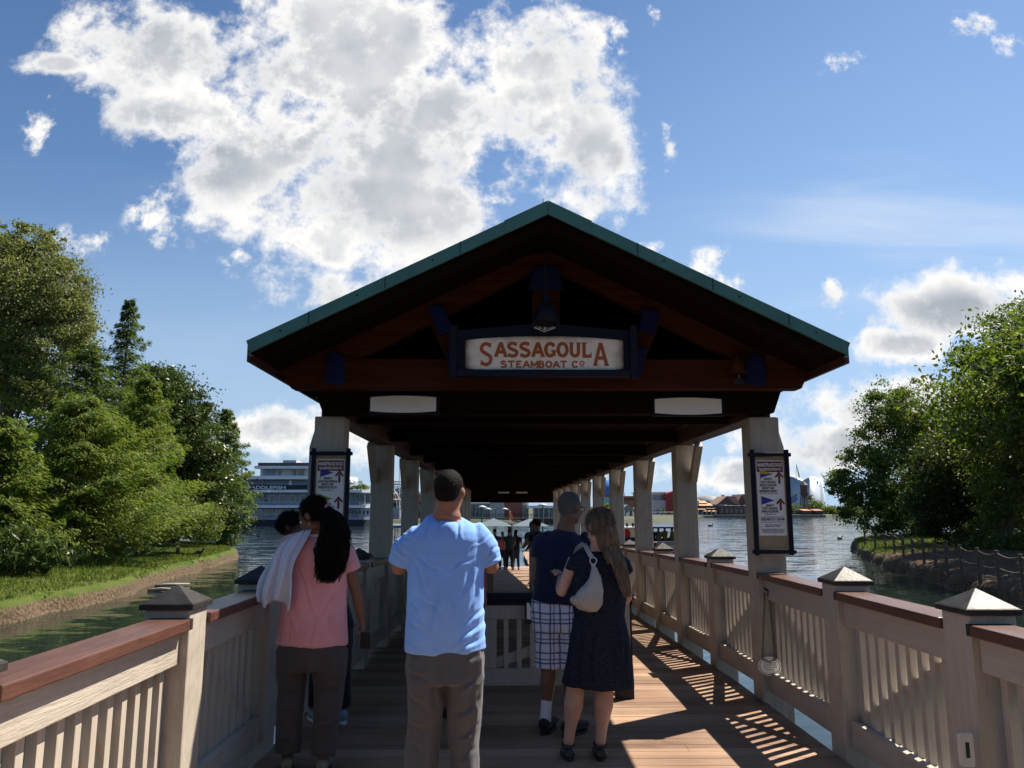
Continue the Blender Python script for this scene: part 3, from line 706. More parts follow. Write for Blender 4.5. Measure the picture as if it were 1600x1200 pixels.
# ------------------------------------------------------------------ transport signboards on the corner posts
def transport_sign(c, w, h, lean, rows, label, full):
    """c: centre of the bottom edge; face looks towards -Y and slightly inward"""
    s = thing('transport_signboard', label, 'sign', c, 'navy framed transport signboards on the corner posts')
    U = Vector((lean, 0, 1)).normalized(); Xd = Vector((1, 0, 0)); N = Vector((0, -1, 0)); C = Vector(c)
    def Pt(x, z, d=0): return C + Xd * x + U * z + N * d
    def panel(x0, x1, z0, z1, d0, d1, nm, m, par=s, bv=0):
        return MB().prism([Pt(x0, z0, d1), Pt(x1, z0, d1), Pt(x1, z1, d1), Pt(x0, z1, d1)], (0, 0, 0), N * (d0 - d1)).build(nm, m, par, bv)
    fw = .032
    panel(-w / 2, w / 2, .02, h - .02, 0, .022, 'backing', M_tan)
    for sx_ in (-1, 1): MB().bar(Pt(sx_ * w / 2, -.03, .03), Pt(sx_ * w / 2, h + .045, .03), fw, .045, (0, 1, 0)).build('frame_side', M_navy, s, .005)
    for zz in (0.0, h): MB().bar(Pt(-w / 2 - .035, zz, .034), Pt(w / 2 + .035, zz, .034), .045, fw, (0, 0, 1)).build('frame_rail', M_navy, s, .005)
    pz0 = h * .165 if full else .03
    face_ = panel(-w / 2 + .030, w / 2 - .030, pz0, h - .05, .0225, .027, 'sign_panel', M_white)
    hz0 = h - .15
    hd = panel(-w / 2 + .037, w / 2 - .037, hz0, h - .058, .0275, .0285, 'header_panel', M_maroon, face_)
    pw = w - .085
    mt = MB(); mt.text('MARKETPLACE DOCK', .040, Pt(0, hz0 + .048, .030), width=pw, bold=.0012, xdir=Xd, ydir=U); mt.text('TRANSPORTATION TO', .028, Pt(0, hz0 + .014, .030), width=pw * .93, bold=.0009, xdir=Xd, ydir=U)
    mt.build('header_lettering', M_white, hd)
    ik = MB()
    for (kind, zf, arg) in rows:
        z = zf * h
        if kind == 'flag':
            c1, c2 = arg; x0 = -.085
            fl = MB().add([Pt(x0, z - .036, .029), Pt(x0 + .112, z, .029), Pt(x0, z, .029)], [(0, 1, 2)]); fl.build('pennant', c2, face_)
            fl = MB().add([Pt(x0, z + .0002, .029), Pt(x0 + .112, z + .0002, .029), Pt(x0, z + .036, .029)], [(0, 1, 2)]); fl.build('pennant', c1, face_)
            MB().bar(Pt(x0 - .003, z - .06, .029), Pt(x0 - .003, z + .04, .029), .004, .002, (0, 1, 0)).build('pennant_staff', M_tan, face_)
            ax_ = pw * .36; za = z - .03
            ar = MB().add([Pt(ax_ - .009, za - .055, .029), Pt(ax_ + .009, za - .055, .029), Pt(ax_ + .009, za + .02, .029), Pt(ax_ - .009, za + .02, .029)], [(0, 1, 2, 3)])
            ar.add([Pt(ax_, za + .052, .0292), Pt(ax_ - .04, za + .004, .0292), Pt(ax_ - .028, za - .004, .0292), Pt(ax_, za + .026, .0292), Pt(ax_ + .028, za - .004, .0292), Pt(ax_ + .04, za + .004, .0292)], [(0, 1, 2, 3), (0, 3, 4, 5)])
            ar.build('arrow', M_maroon, face_)
        elif kind == 'line':
            ik.add([Pt(-pw * .47, z, .0285), Pt(pw * .47, z, .0285), Pt(pw * .47, z + .004, .0285), Pt(-pw * .47, z + .004, .0285)], [(0, 1, 2, 3)])
        else:
            size, xo, wdt = arg; ik.text(kind, size * .80, Pt(xo * pw, z, .029), width=wdt * pw if wdt else None, bold=.0010 if size > .02 else .0002, xdir=Xd, ydir=U)
    ik.build('lettering', M_ink, face_)
    return s
M_fb = mat('blue pennant', (.03, .03, .30), .5, .05, 5); M_fy = mat('yellow pennant', (.55, .42, .03), .5, .05, 5); M_fg = mat('green pennant', (.16, .33, .03), .5, .05, 5)
YSg = 6.74
bL = atY(1183, 862, YSg); tR_ = atY(1226, 712, YSg)
c0 = (atY(1208, 862, YSg)); hh_ = atY(1197, 711, YSg).z - c0.z
rows = [('flag', .80, (M_fy, M_fb)), ("DISNEY'S", .735, (.034, -.10, .33)), ('PORT ORLEANS', .703, (.034, -.10, .60)), ('FRENCH QUARTER', .672, (.034, -.10, .68)),
        ('RESORT AND', .641, (.034, -.10, .50)), ('RIVERSIDE RESORT', .610, (.034, -.10, .72)), ('(YELLOW & PURPLE FLAG BOAT)', .590, (.017, -.08, .74)),
        ('flag', .525, (M_fb, M_fb)), ("DISNEY'S", .462, (.034, -.08, .33)), ('PORT ORLEANS', .431, (.034, -.08, .60)), ('FRENCH QUARTER', .400, (.034, -.08, .68)), ('(PURPLE FLAG BOAT)', .378, (.017, -.08, .45)),
        ('line', .352, 0), ('10:30 AM TO 11:30 PM', .318, (.040, 0, .93)), ('line', .300, 0), ('LIGHT AND DRINKS ARE', .268, (.017, 0, .66)), ('PERMITTED TO ENJOY', .252, (.017, 0, .60)),
        ('GUESTS MAY BE ASKED TO EXIT', .222, (.017, 0, .93)), ('FROM FERRY TRANSPORTATION', .206, (.017, 0, .88)), ('TICKETS WITH CANCELLATION', .190, (.017, 0, .80))]
transport_sign((c0.x, YSg, c0.z), .30, hh_, 0.0, rows, 'navy framed signboard on the right corner post with yellow and blue pennants', True)
c1 = atY(513, 860, YSg); h1 = atY(513, 709, YSg).z - c1.z
rowsL = [('flag', .80, (M_fb, M_fb)), ("DISNEY'S", .730, (.034, -.10, .33)), ('SARATOGA SPRINGS', .698, (.034, -.10, .76)), ('RESORT AND', .667, (.034, -.10, .50)), ('TREEHOUSE VILLAS', .636, (.034, -.10, .76)), ('(BLUE FLAG BOAT)', .612, (.017, -.10, .45)),
         ('flag', .53, (M_fg, M_fg)), ("DISNEY'S", .462, (.034, -.10, .33)), ('OLD KEY WEST', .431, (.034, -.10, .60))]
transport_sign((c1.x, YSg, c1.z), .30, h1, 0.0, rowsL, 'navy framed signboard on the left corner post with blue and green pennants', False)

# ------------------------------------------------------------------ plaque on its chain, right corner post
pc = atY(1203, 1041, 6.72); pq = thing('chain_plaque', 'small oval white plaque hanging on a looped chain by the right corner post', 'plaque', (pc.x, 6.72, pc.z))
m = MB(); ov = [Vector((pc.x + .098 * math.cos(2 * math.pi * k / 28), 6.72, pc.z + .076 * math.sin(2 * math.pi * k / 28))) for k in range(28)]
m.prism(ov, (0, 0, 0), (0, .008, 0)); fo = m.build('plate', M_white, pq)
m = MB()
for k in range(28):
    a, b = 2 * math.pi * k / 28, 2 * math.pi * (k + 1) / 28
    m.add([(pc.x + r_ * .098 * math.cos(t_), 6.7188, pc.z + r_ * .076 * math.sin(t_)) for r_, t_ in ((.84, a), (.90, a), (.90, b), (.84, b))], [(0, 1, 2, 3)])
for s_, z_ in (('Your cooperation', .022), ('in keeping this line clear', .006), ('keeps our guests', -.012), ('thank you', -.032)): m.text(s_, .017, (pc.x, 6.7185, pc.z + z_), width=.11 if len(s_) > 12 else .07, bold=.0003)
m.build('lettering', M_ink, fo)
m = MB()
def chain(mb, pts, r=.009, n=7):
    for i, (a, b) in enumerate(zip(pts[:-1], pts[1:])):
        a = Vector(a); b = Vector(b); d = (b - a).normalized(); s1 = d.cross(Vector((0, 1, 0))) if i % 2 else Vector((0, 1, 0)); L_ = (b - a).length * .62
        ring = [(a + b) / 2 + d * L_ * math.cos(t) + s1 * r * math.sin(t) for t in [2 * math.pi * k / n for k in range(n + 1)]]
        mb.tube(ring, .0028, 4, False)
top = atY(1198, 925, 6.75); M_chain = mat('dark chain', (.12, .10, .08), .5, .3, 20, metal=.7)
for x_ in (-.022, .012):
    e_ = Vector((pc.x + (-.06 if x_ < 0 else .05), 6.715, pc.z + .06)); n_ = 26
    chain(m, [Vector((top.x + x_ * 1.0, 6.73, top.z)).lerp(e_, t / n_) for t in range(n_ + 1)])
chain(m, [Vector((pc.x - .06 + .11 * t / 6, 6.712, pc.z + .06 - .02 * math.sin(math.pi * t / 6))) for t in range(7)])
m.build('chain', M_chain, pq)
m = MB(); m.tube([(top.x - .02, 6.74, top.z + .03), (top.x, 6.70, top.z + .01), (top.x, 6.72, top.z - .03)], .01, 6); m.build('hook', M_iron, pq)

# weatherproof socket on the near right post
sc_ = atY(1508, 1170, 3.88 - .125); so = thing('outlet_cover', 'white weatherproof outlet cover on the near right railing post', 'outlet', (sc_.x, 3.75, sc_.z))
def rrect(cx, cz, w, h, r, Y, n=5):
    P_ = []
    for (qx, qz, a0) in ((w - r, -h + r, -90), (w - r, h - r, 0), (-w + r, h - r, 90), (-w + r, -h + r, 180)):
        for i in range(n + 1):
            a = R(a0 + 90 * i / n); P_.append(Vector((cx + qx + r * math.cos(a), Y, cz + qz + r * math.sin(a))))
    return P_
m = MB().prism(rrect(sc_.x, sc_.z, .032, .075, .014, 3.735), (0, 0, 0), (0, .028, 0)).build('cover', mat('white plastic', (.6, .58, .54), .4, .06, 8), so, .004)
MB().prism(rrect(sc_.x, sc_.z, .009, .034, .003, 3.733), (0, 0, 0), (0, .0015, 0)).build('slot', M_iron, m)

# ------------------------------------------------------------------ water and land
WZ = -1.2
def water_material():
    m, t, b = nodes('lake water'); L = t.links.new
    tcn = tn(t, 'ShaderNodeTexCoord')
    b.inputs['Base Color'].default_value = (0.012, 0.020, 0.017, 1); b.inputs['Roughness'].default_value = 0.06; b.inputs['IOR'].default_value = 1.33
    b.inputs['Specular IOR Level'].default_value = 0.5
    sp = tn(t, 'ShaderNodeSeparateXYZ'); L(tcn.outputs['Object'], sp.inputs[0])
    mr = tn(t, 'ShaderNodeMapRange'); L(sp.outputs[1], mr.inputs[0]); mr.inputs[1].default_value = 12; mr.inputs[2].default_value = 75; mr.inputs[3].default_value = .30; mr.inputs[4].default_value = 1.0
    g = tn(t, 'ShaderNodeTexNoise'); g.inputs['Scale'].default_value = .06; g.inputs['Detail'].default_value = 3; L(tcn.outputs['Object'], g.inputs['Vector'])
    gm = tn(t, 'ShaderNodeMath', operation='MULTIPLY_ADD'); L(g.outputs[0], gm.inputs[0]); gm.inputs[1].default_value = 1.1; gm.inputs[2].default_value = .45
    am = tn(t, 'ShaderNodeMath', operation='MULTIPLY'); L(mr.outputs[0], am.inputs[0]); L(gm.outputs[0], am.inputs[1])
    prev = None      # tilt the surface by drifting ripples: long crests across the view, several sizes
    for sc, st, rot, ax_, ay_ in ((.8, (.35, 1.5, 1), 6, .05, .16), (3.2, (.4, 1.4, 1), -9, .06, .17), (11, (.6, 1.3, 1), 14, .04, .09)):
        mp = tn(t, 'ShaderNodeMapping'); mp.inputs['Scale'].default_value = st; mp.inputs['Rotation'].default_value = (0, 0, R(rot)); L(tcn.outputs['Object'], mp.inputs[0])
        n = tn(t, 'ShaderNodeTexNoise'); n.inputs['Scale'].default_value = sc; n.inputs['Detail'].default_value = 2; n.inputs['Distortion'].default_value = .3; L(mp.outputs[0], n.inputs['Vector'])
        c = tn(t, 'ShaderNodeVectorMath', operation='SUBTRACT'); L(n.outputs['Color'], c.inputs[0]); c.inputs[1].default_value = (.5, .5, .5)
        k = tn(t, 'ShaderNodeVectorMath', operation='MULTIPLY'); L(c.outputs[0], k.inputs[0]); k.inputs[1].default_value = (ax_ * 2, ay_ * 2, 0)
        if prev is None: prev = k.outputs[0]
        else:
            q = tn(t, 'ShaderNodeVectorMath', operation='ADD'); L(prev, q.inputs[0]); L(k.outputs[0], q.inputs[1]); prev = q.outputs[0]
    sc_ = tn(t, 'ShaderNodeVectorMath', operation='SCALE'); L(prev, sc_.inputs[0]); L(am.outputs[0], sc_.inputs['Scale'])
    ad = tn(t, 'ShaderNodeVectorMath', operation='ADD'); L(sc_.outputs[0], ad.inputs[0]); ad.inputs[1].default_value = (0, 0, 1)
    nz = tn(t, 'ShaderNodeVectorMath', operation='NORMALIZE'); L(ad.outputs[0], nz.inputs[0]); L(nz.outputs[0], b.inputs['Normal'])
    return m
M_water = water_material()
wm = MB(); wm.add([(-2500, -300, WZ), (2500, -300, WZ), (2500, 3500, WZ), (-2500, 3500, WZ)], [(0, 1, 2, 3)]); struct('lake_water', wm, M_water)
M_bed = mat('lake bed mud', (.06, .05, .035), .9, .3, 1)
wm = MB(); wm.add([(-2600, -400, -4), (2600, -400, -4), (2600, 3600, -4), (-2600, 3600, -4)], [(0, 1, 2, 3)]); struct('ground', wm, M_bed)

def bank_material(mulch=False):
    m, t, b = nodes('shaded bank with leaf litter' if mulch else 'grassy bank with eroded soil edge'); L = t.links.new
    tcn = tn(t, 'ShaderNodeTexCoord'); sp = tn(t, 'ShaderNodeSeparateXYZ'); L(tcn.outputs['Object'], sp.inputs[0])
    n = tn(t, 'ShaderNodeTexNoise'); n.inputs['Scale'].default_value = 1.1; n.inputs['Detail'].default_value = 8; n.inputs['Roughness'].default_value = .7; L(tcn.outputs['Object'], n.inputs['Vector'])
    n2 = tn(t, 'ShaderNodeTexNoise'); n2.inputs['Scale'].default_value = 14; n2.inputs['Detail'].default_value = 6; L(tcn.outputs['Object'], n2.inputs['Vector'])
    gr = tn(t, 'ShaderNodeValToRGB'); L(n.outputs[0], gr.inputs[0]); e = gr.color_ramp.elements; e[0].position = .3; e[0].color = (.032, .056, .009, 1); e[1].position = .72; e[1].color = (.088, .115, .022, 1)
    so = tn(t, 'ShaderNodeValToRGB'); L(n2.outputs[0], so.inputs[0]); e = so.color_ramp.elements; e[0].position = .3; e[0].color = (.030, .021, .013, 1); e[1].position = .7; e[1].color = (.15, .11, .07, 1)
    q = tn(t, 'ShaderNodeMath', operation='MULTIPLY_ADD'); L(n.outputs[0], q.inputs[0]); q.inputs[1].default_value = -.28; L(sp.outputs[2], q.inputs[2])
    mr = tn(t, 'ShaderNodeMapRange'); L(q.outputs[0], mr.inputs[0]); mr.inputs[1].default_value = -1.04; mr.inputs[2].default_value = -.92
    mx = tn(t, 'ShaderNodeMix', data_type='RGBA'); L(mr.outputs[0], mx.inputs[0]); L(so.outputs[0], mx.inputs[6]); L(gr.outputs[0], mx.inputs[7]); L(mx.outputs[2], b.inputs['Base Color'])
    if mulch:
        ym = tn(t, 'ShaderNodeMath', operation='MULTIPLY_ADD'); L(n.outputs[0], ym.inputs[0]); ym.inputs[1].default_value = 9; L(sp.outputs[1], ym.inputs[2])
        mk_ = tn(t, 'ShaderNodeMapRange'); L(ym.outputs[0], mk_.inputs[0]); mk_.inputs[1].default_value = 49; mk_.inputs[2].default_value = 46
        lt_ = tn(t, 'ShaderNodeValToRGB'); L(n2.outputs[0], lt_.inputs[0]); e = lt_.color_ramp.elements; e[0].position = .35; e[0].color = (.03, .022, .014, 1); e[1].position = .68; e[1].color = (.15, .10, .06, 1)
        m2_ = tn(t, 'ShaderNodeMix', data_type='RGBA'); L(mk_.outputs[0], m2_.inputs[0]); L(mx.outputs[2], m2_.inputs[6]); L(lt_.outputs[0], m2_.inputs[7]); L(m2_.outputs[2], b.inputs['Base Color'])
    b.inputs['Roughness'].default_value = .95; b.inputs['Specular IOR Level'].default_value = .15
    bp = tn(t, 'ShaderNodeBump'); bp.inputs['Strength'].default_value = .8; bp.inputs['Distance'].default_value = .06; L(n2.outputs[0], bp.inputs['Height']); L(bp.outputs[0], b.inputs['Normal'])
    return m
M_bank = bank_material()
def resample(pl, step):
    o = []
    for a, b in zip(pl[:-1], pl[1:]):
        a = Vector(a); b = Vector(b); n = max(1, int((b - a).length / step))
        for i in range(n): o.append(a.lerp(b, i / n))
    o.append(Vector(pl[-1])); return o
def bank(name, pl, side, profile, m=None, step=.5, smooth=2):
    pts = resample(pl, step)
    for _ in range(smooth * 3):
        pts = [pts[0]] + [(pts[i - 1] + pts[i] * 2 + pts[i + 1]) / 4 for i in range(1, len(pts) - 1)] + [pts[-1]]
    vs = []; K = len(profile)
    for i, p in enumerate(pts):
        d = (pts[min(i + 4, len(pts) - 1)] - pts[max(i - 4, 0)]).normalized(); nrm = Vector((d.y, -d.x)) * side
        for (o, z) in profile:
            j = noise.noise(Vector((p.x * .8, p.y * .8, o * .3))) ; j2 = noise.noise(Vector((p.x * 2.7, p.y * 2.7, 5 + o)))
            oo = o + (j * .40 + j2 * .22 + noise.noise(Vector((p.x * 6, p.y * 6, o))) * .10) * (1 if 0 <= o < 3 else .0)
            zz = z + (j2 * .09 + j * .07) * (1 if o > .2 else 0)
            q = p + nrm * oo; vs.append((q.x, q.y, zz))
    fs = []
    for i in range(len(pts) - 1):
        for k in range(K - 1):
            a = i * K + k; f = (a, a + 1, a + K + 1, a + K); fs.append(f if side < 0 else f[::-1])
    mb = MB(); mb.add(vs, fs); o = struct(name, mb, m or M_bank)
    o.data.polygons.foreach_set('use_smooth', [True] * len(o.data.polygons))
    return pts
PROF = [(-2, -2.2), (0, -1.26), (.10, -1.04), (.17, -.84), (.30, -.70), (.7, -.62), (1.8, -.54), (4, -.42), (8, -.30), (16, -.12), (40, .2), (90, .5)]
LEFT = [(-12.2, -30), (-12.2, 5), (-12.5, 17), (-12.3, 22.5), (-12.4, 26.5), (-13.2, 31), (-14.0, 37), (-15.2, 45), (-17.5, 52), (-22, 56), (-60, 62), (-300, 70)]
RIGHT = [(13.2, -30), (13.4, 8), (14.0, 18), (15.3, 25), (17.0, 32), (19.5, 41), (23.0, 51), (27.6, 62), (31, 67.5), (38, 71), (60, 76), (300, 90)]
bank('left_bank_terrain', LEFT, -1, PROF)
bank('right_bank_terrain', RIGHT, 1, [(a, b - .0) for a, b in PROF], bank_material(True))
M_far = mat('far shore ground', (.045, .055, .03), .9, .3, .08)
M_quay = mat('far quay stone', (.16, .15, .13), .85, .3, .6, .3, 2)
FAR = [(-900, 160), (-60, 158), (-20, 160), (36, 172), (48, 200), (60, 260), (68, 306), (110, 309), (200, 312), (420, 330), (1200, 360)]
bank('far_shore', FAR, -1, [(-3, -2.4), (0, -1.25), (.8, -.5), (2.5, -.3), (9, -.2), (80, 0), (900, 4), (2500, 10)], M_far, 6, 1)

# ------------------------------------------------------------------ leaves
def leaf_material(name, c1, c2, trans=.35, rough=.55):
    m, t, b = nodes(name); L = t.links.new
    tcn = tn(t, 'ShaderNodeTexCoord')
    at = tn(t, 'ShaderNodeAttribute', attribute_name='leaf_tone')
    n = tn(t, 'ShaderNodeTexNoise'); n.inputs['Scale'].default_value = .5; n.inputs['Detail'].default_value = 3; L(tcn.outputs['Object'], n.inputs['Vector'])
    q = tn(t, 'ShaderNodeMath', operation='MULTIPLY_ADD'); L(at.outputs['Fac'], q.inputs[0]); q.inputs[1].default_value = .6; q2 = tn(t, 'ShaderNodeMath', operation='MULTIPLY_ADD'); L(n.outputs[0], q2.inputs[0]); q2.inputs[1].default_value = .8; q2.inputs[2].default_value = -.2; L(q2.outputs[0], q.inputs[2])
    r = tn(t, 'ShaderNodeValToRGB'); L(q.outputs[0], r.inputs[0]); e = r.color_ramp.elements; e[0].position = .15; e[0].color = (*c1, 1); e[1].position = .9; e[1].color = (*c2, 1)
    L(r.outputs[0], b.inputs['Base Color']); b.inputs['Roughness'].default_value = rough; b.inputs['Specular IOR Level'].default_value = .35
    tr = tn(t, 'ShaderNodeBsdfTranslucent'); g = tn(t, 'ShaderNodeMix', data_type='RGBA', blend_type='MULTIPLY'); g.inputs[0].default_value = 1; L(r.outputs[0], g.inputs[6]); g.inputs[7].default_value = (1.25, 1.35, .55, 1)
    L(g.outputs[2], tr.inputs[0]); mx = tn(t, 'ShaderNodeMixShader'); mx.inputs[0].default_value = trans; L(b.outputs[0], mx.inputs[1]); L(tr.outputs[0], mx.inputs[2])
    L(mx.outputs[0], t.nodes['Material Output'].inputs[0])
    return m
ML_oak = leaf_material('grey olive oak leaves', (0.088, 0.105, 0.032), (0.257, 0.270, 0.101), .35)
ML_cyp = leaf_material('bright cypress sprays', (0.057, 0.096, 0.014), (0.188, 0.238, 0.036), .45)
ML_cyd = leaf_material('mid green cypress sprays', (0.043, 0.077, 0.014), (0.131, 0.181, 0.032), .4)
ML_mag = leaf_material('dark glossy broad leaves', (0.032, 0.057, 0.014), (0.108, 0.142, 0.034), .25, .4)
ML_und = leaf_material('understory leaves', (0.057, 0.085, 0.018), (0.181, 0.216, 0.051), .35)
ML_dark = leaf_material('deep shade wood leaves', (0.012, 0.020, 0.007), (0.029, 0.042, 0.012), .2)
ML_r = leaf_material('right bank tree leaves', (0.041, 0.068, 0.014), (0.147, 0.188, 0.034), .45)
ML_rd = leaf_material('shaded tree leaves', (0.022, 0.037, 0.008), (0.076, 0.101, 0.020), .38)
M_bark = mat('grey brown bark', (.085, .065, .048), .9, .35, 3, .6, 9, (5, 5, 1))
def leaf_mesh(name, P_, A_, S_, W_, m, parent, N_=None, kind=None):
    """P_ centres, A_ long axes (unit), S_ length, W_ width ratio -> rhombic leaves, one mesh"""
    n = len(P_); rs = np.random.RandomState(n % 9973)
    B = rs.normal(size=(n, 3)) if N_ is None else np.cross(A_, N_) + rs.normal(size=(n, 3)) * .35
    B -= A_ * (B * A_).sum(1, keepdims=True); B /= np.linalg.norm(B, axis=1, keepdims=True) + 1e-9
    l = A_ * S_[:, None] * .5; w = B * (S_ * W_)[:, None] * .5
    V = np.empty((n, 4, 3)); V[:, 0] = P_ - l; V[:, 1] = P_ + w - l * .15; V[:, 2] = P_ + l; V[:, 3] = P_ - w - l * .15
    V = V.reshape(-1, 3) - np.array(ORG[parent.name] if parent else (0, 0, 0))
    me = bpy.data.meshes.new(name); me.vertices.add(4 * n); me.vertices.foreach_set('co', V.astype(np.float32).ravel())
    me.loops.add(4 * n); me.loops.foreach_set('vertex_index', np.arange(4 * n, dtype=np.int32))
    me.polygons.add(n); me.polygons.foreach_set('loop_start', np.arange(0, 4 * n, 4, dtype=np.int32)); me.polygons.foreach_set('loop_total', np.full(n, 4, np.int32))
    at = me.attributes.new('leaf_tone', 'FLOAT', 'FACE'); at.data.foreach_set('value', rs.rand(n).astype(np.float32))
    me.update(); me.validate(); me.materials.append(m)
    o = bpy.data.objects.new(name, me); COL.objects.link(o); ORG[o.name] = ORG[parent.name] if parent else Vector((0, 0, 0))
    if parent: o.parent = parent
    if kind: o['kind'] = kind
    return o
def unit(a): return a / (np.linalg.norm(a, axis=1, keepdims=True) + 1e-9)
def crown_pts(blobs, clumps, per, size, seed, cr=.17, droop=.0):
    rs = np.random.RandomState(seed); P_ = []; S_ = []; tot = sum(b[1][0] * b[1][2] for b in blobs)
    for c, r in blobs:
        c = np.array(c); r = np.array(r); k = max(3, int(clumps * r[0] * r[2] / tot))
        d = unit(rs.normal(size=(k, 3))); rad = .55 + .50 * rs.rand(k, 1) ** .8
        cc = c + d * r * rad; rr = min(r) * cr * (0.5 + 1.1 * rs.rand(k))
        for i in range(k):
            q = int(per * (.5 + rs.rand()))
            g = rs.normal(size=(q, 3)) * np.array([1, 1, .62]) * rr[i]
            P_.append(cc[i] + g); S_.append(size * (.6 + .8 * rs.rand(q)))
    P_ = np.concatenate(P_); S_ = np.concatenate(S_)
    A_ = unit(rs.normal(size=P_.shape) + np.array([0, 0, -droop])); return P_, A_, S_
def pxblob(x, y, rx, ry, Y, ry_depth=None):
    c = atY(x, y, Y); k = Y / FPX * 1.03
    return ((c.x, c.y, c.z), (rx * k, (ry_depth or (rx + ry) / 2) * k, ry * k))
def limbs(mb, base, top, blobs, r0, seed):
    rs = random.Random(seed); base = Vector(base); top = Vector(top)
    mid = base.lerp(top, .5) + Vector((rs.uniform(-.3, .3), rs.uniform(-.3, .3), 0))
    mb.tube([base - Vector((0, 0, .3)), base + Vector((0, 0, .15)), mid, top], [r0 * 1.5, r0, r0 * .7, r0 * .3], 10)
    for c, r in blobs:
        c = Vector(c); s = base.lerp(top, rs.uniform(.35, .8)); m_ = s.lerp(c, .5) + Vector((0, 0, -.1 * (c - s).length))
        mb.tube([s, m_, c], [r0 * .42, r0 * .28, r0 * .08], 7)
        for _ in range(7):
            q = c + Vector((rs.uniform(-1, 1) * r[0], rs.uniform(-1, 1) * r[1], rs.uniform(-.8, .9) * r[2])) * .8
            mb.tube([m_.lerp(c, rs.random()), q], [r0 * .14, r0 * .03], 5)
def broadleaf(base, blobs, clumps, per, size, m, label, seed, r0=.25, name='broadleaf_tree', cat='tree', group=None, cr=.17, w=.5, droop=0, top=None):
    t = thing(name, label, cat, base, group)
    P_, A_, S_ = crown_pts(blobs, clumps, per, size, seed, cr, droop)
    k = P_[:, 2] > base[2] + .02; P_, A_, S_ = P_[k], A_[k], S_[k]
    leaf_mesh('crown', P_, A_, S_, w, m, t)
    mb = MB(); c = max(blobs, key=lambda b: b[0][2])[0]
    limbs(mb, base, top or (c[0] * .6 + base[0] * .4, c[1], c[2] - .2), blobs, r0, seed); mb.build('trunk', M_bark, t, smooth=True)
    return t
def cypress(base, H, Wd, m, label, seed, nb_=120, leaves=26000, h0=.08, group=None, lean=(0, 0), pw=.75, size=.17):
    t = thing('cypress_tree', label, 'tree', base, group); rs = np.random.RandomState(seed); b0 = np.array(base)
    P_ = []; A_ = []; S_ = []; N_ = []; mb = MB(); rr = random.Random(seed)
    topv = Vector(base) + Vector((lean[0], lean[1], H))
    mb.tube([Vector(base) - Vector((0, 0, .3)), Vector(base) + Vector((0, 0, .3)), Vector(base).lerp(topv, .5), topv], [H * .028, H * .017, H * .009, .01], 9)
    per = max(30, leaves // nb_)
    for i in range(nb_):
        f = h0 + (1 - h0) * (i + rs.rand()) / nb_; az = i * 2.399 + rs.rand() * .8
        Lb = Wd * ((1 - f) ** pw) * (.42 + .78 * rs.rand()) * (1 + .55 * noise.noise(Vector((math.cos(az) * 1.3, math.sin(az) * 1.3 + seed, f * 6)))) + .22
        if f < .22: Lb *= .55 + 2 * f
        o = b0 + np.array([lean[0] * f, lean[1] * f, H * f]); d = np.array([math.cos(az), math.sin(az), 0])
        up = .16 + .55 * rs.rand() + .2 * f
        mb.tube([Vector(o), Vector(o + d * Lb * .5 + np.array([0, 0, up * Lb * .32])), Vector(o + d * Lb * .95 + np.array([0, 0, up * Lb * .30]))], [.012 + H * .0028 * (1 - f), .01, .004], 5)
        q = max(25, int(per * (.35 + Lb / Wd))); s = .12 + .88 * rs.rand(q) ** .75
        wdt = (rs.rand(q) - .5) * 2 * (.42 * Lb * np.sin(np.pi * np.clip(s, .05, .97)) + .08)
        side = np.array([-d[1], d[0], 0])
        z = up * Lb * (.9 * s - .5 * s * s) - np.abs(wdt) * .45 + rs.normal(size=q) * .07
        P_.append(o + np.outer(s * Lb, d) + np.outer(wdt, side) + np.outer(z, [0, 0, 1]))
        A_.append(d * .8 + np.outer(np.sign(wdt) * (.3 + .8 * rs.rand(q)), side) + np.outer(-.25 - .5 * rs.rand(q), [0, 0, 1])); S_.append(size * (.6 + .8 * rs.rand(q)))
    P_ = np.concatenate(P_); A_ = unit(np.concatenate(A_)); S_ = np.concatenate(S_)
    N_ = np.tile([0., 0., 1.], (len(P_), 1))
    leaf_mesh('crown', P_, A_, S_, .30, m, t, N_); mb.build('trunk', M_bark, t, smooth=True); return t
def gz(x, y): return -.45
def groundpt(px_, Y, z=-.45):
    p = atY(px_, 800, Y); return (p.x, Y, z)
G1 = 'trees on the left bank'
# live oak, far left, reaching highest
broadleaf(groundpt(-10, 42), [pxblob(10, 440, 105, 78, 42), pxblob(-60, 500, 120, 120, 42), pxblob(95, 450, 42, 48, 42), pxblob(45, 380, 50, 28, 42), pxblob(70, 535, 68, 62, 42), pxblob(110, 500, 38, 45, 42), pxblob(5, 585, 60, 40, 42), pxblob(45, 610, 45, 35, 41)], 1300, 110, .15, ML_oak,
          'tall olive grey oak whose rounded crown is highest at the left edge of the picture', 11, .42, 'oak_tree', group=G1, cr=.15)
cypress(groundpt(176, 40), atY(182, 470, 40).z + .45, 4.2, ML_cyd, 'tall slim cypress with a thin feathery spire beside the oak', 21, 150, 44000, group=G1, pw=1.0)
cypress(groundpt(118, 38), atY(140, 540, 38).z + .45, 4.8, ML_cyd, 'cypress with a broad blunt top between the oak and the slim spire', 22, 150, 50000, group=G1, pw=.7)
cypress(groundpt(120, 31), atY(160, 625, 31).z + .45, 4.3, ML_cyp, 'bright green spreading cypress in the middle of the left bank', 23, 130, 56000, group=G1, pw=.55)
cypress(groundpt(215, 36), atY(215, 590, 36).z + .45, 3.6, ML_cyp, 'yellow green cypress just left of the dark broadleaf tree', 26, 130, 40000, group=G1, pw=.8)
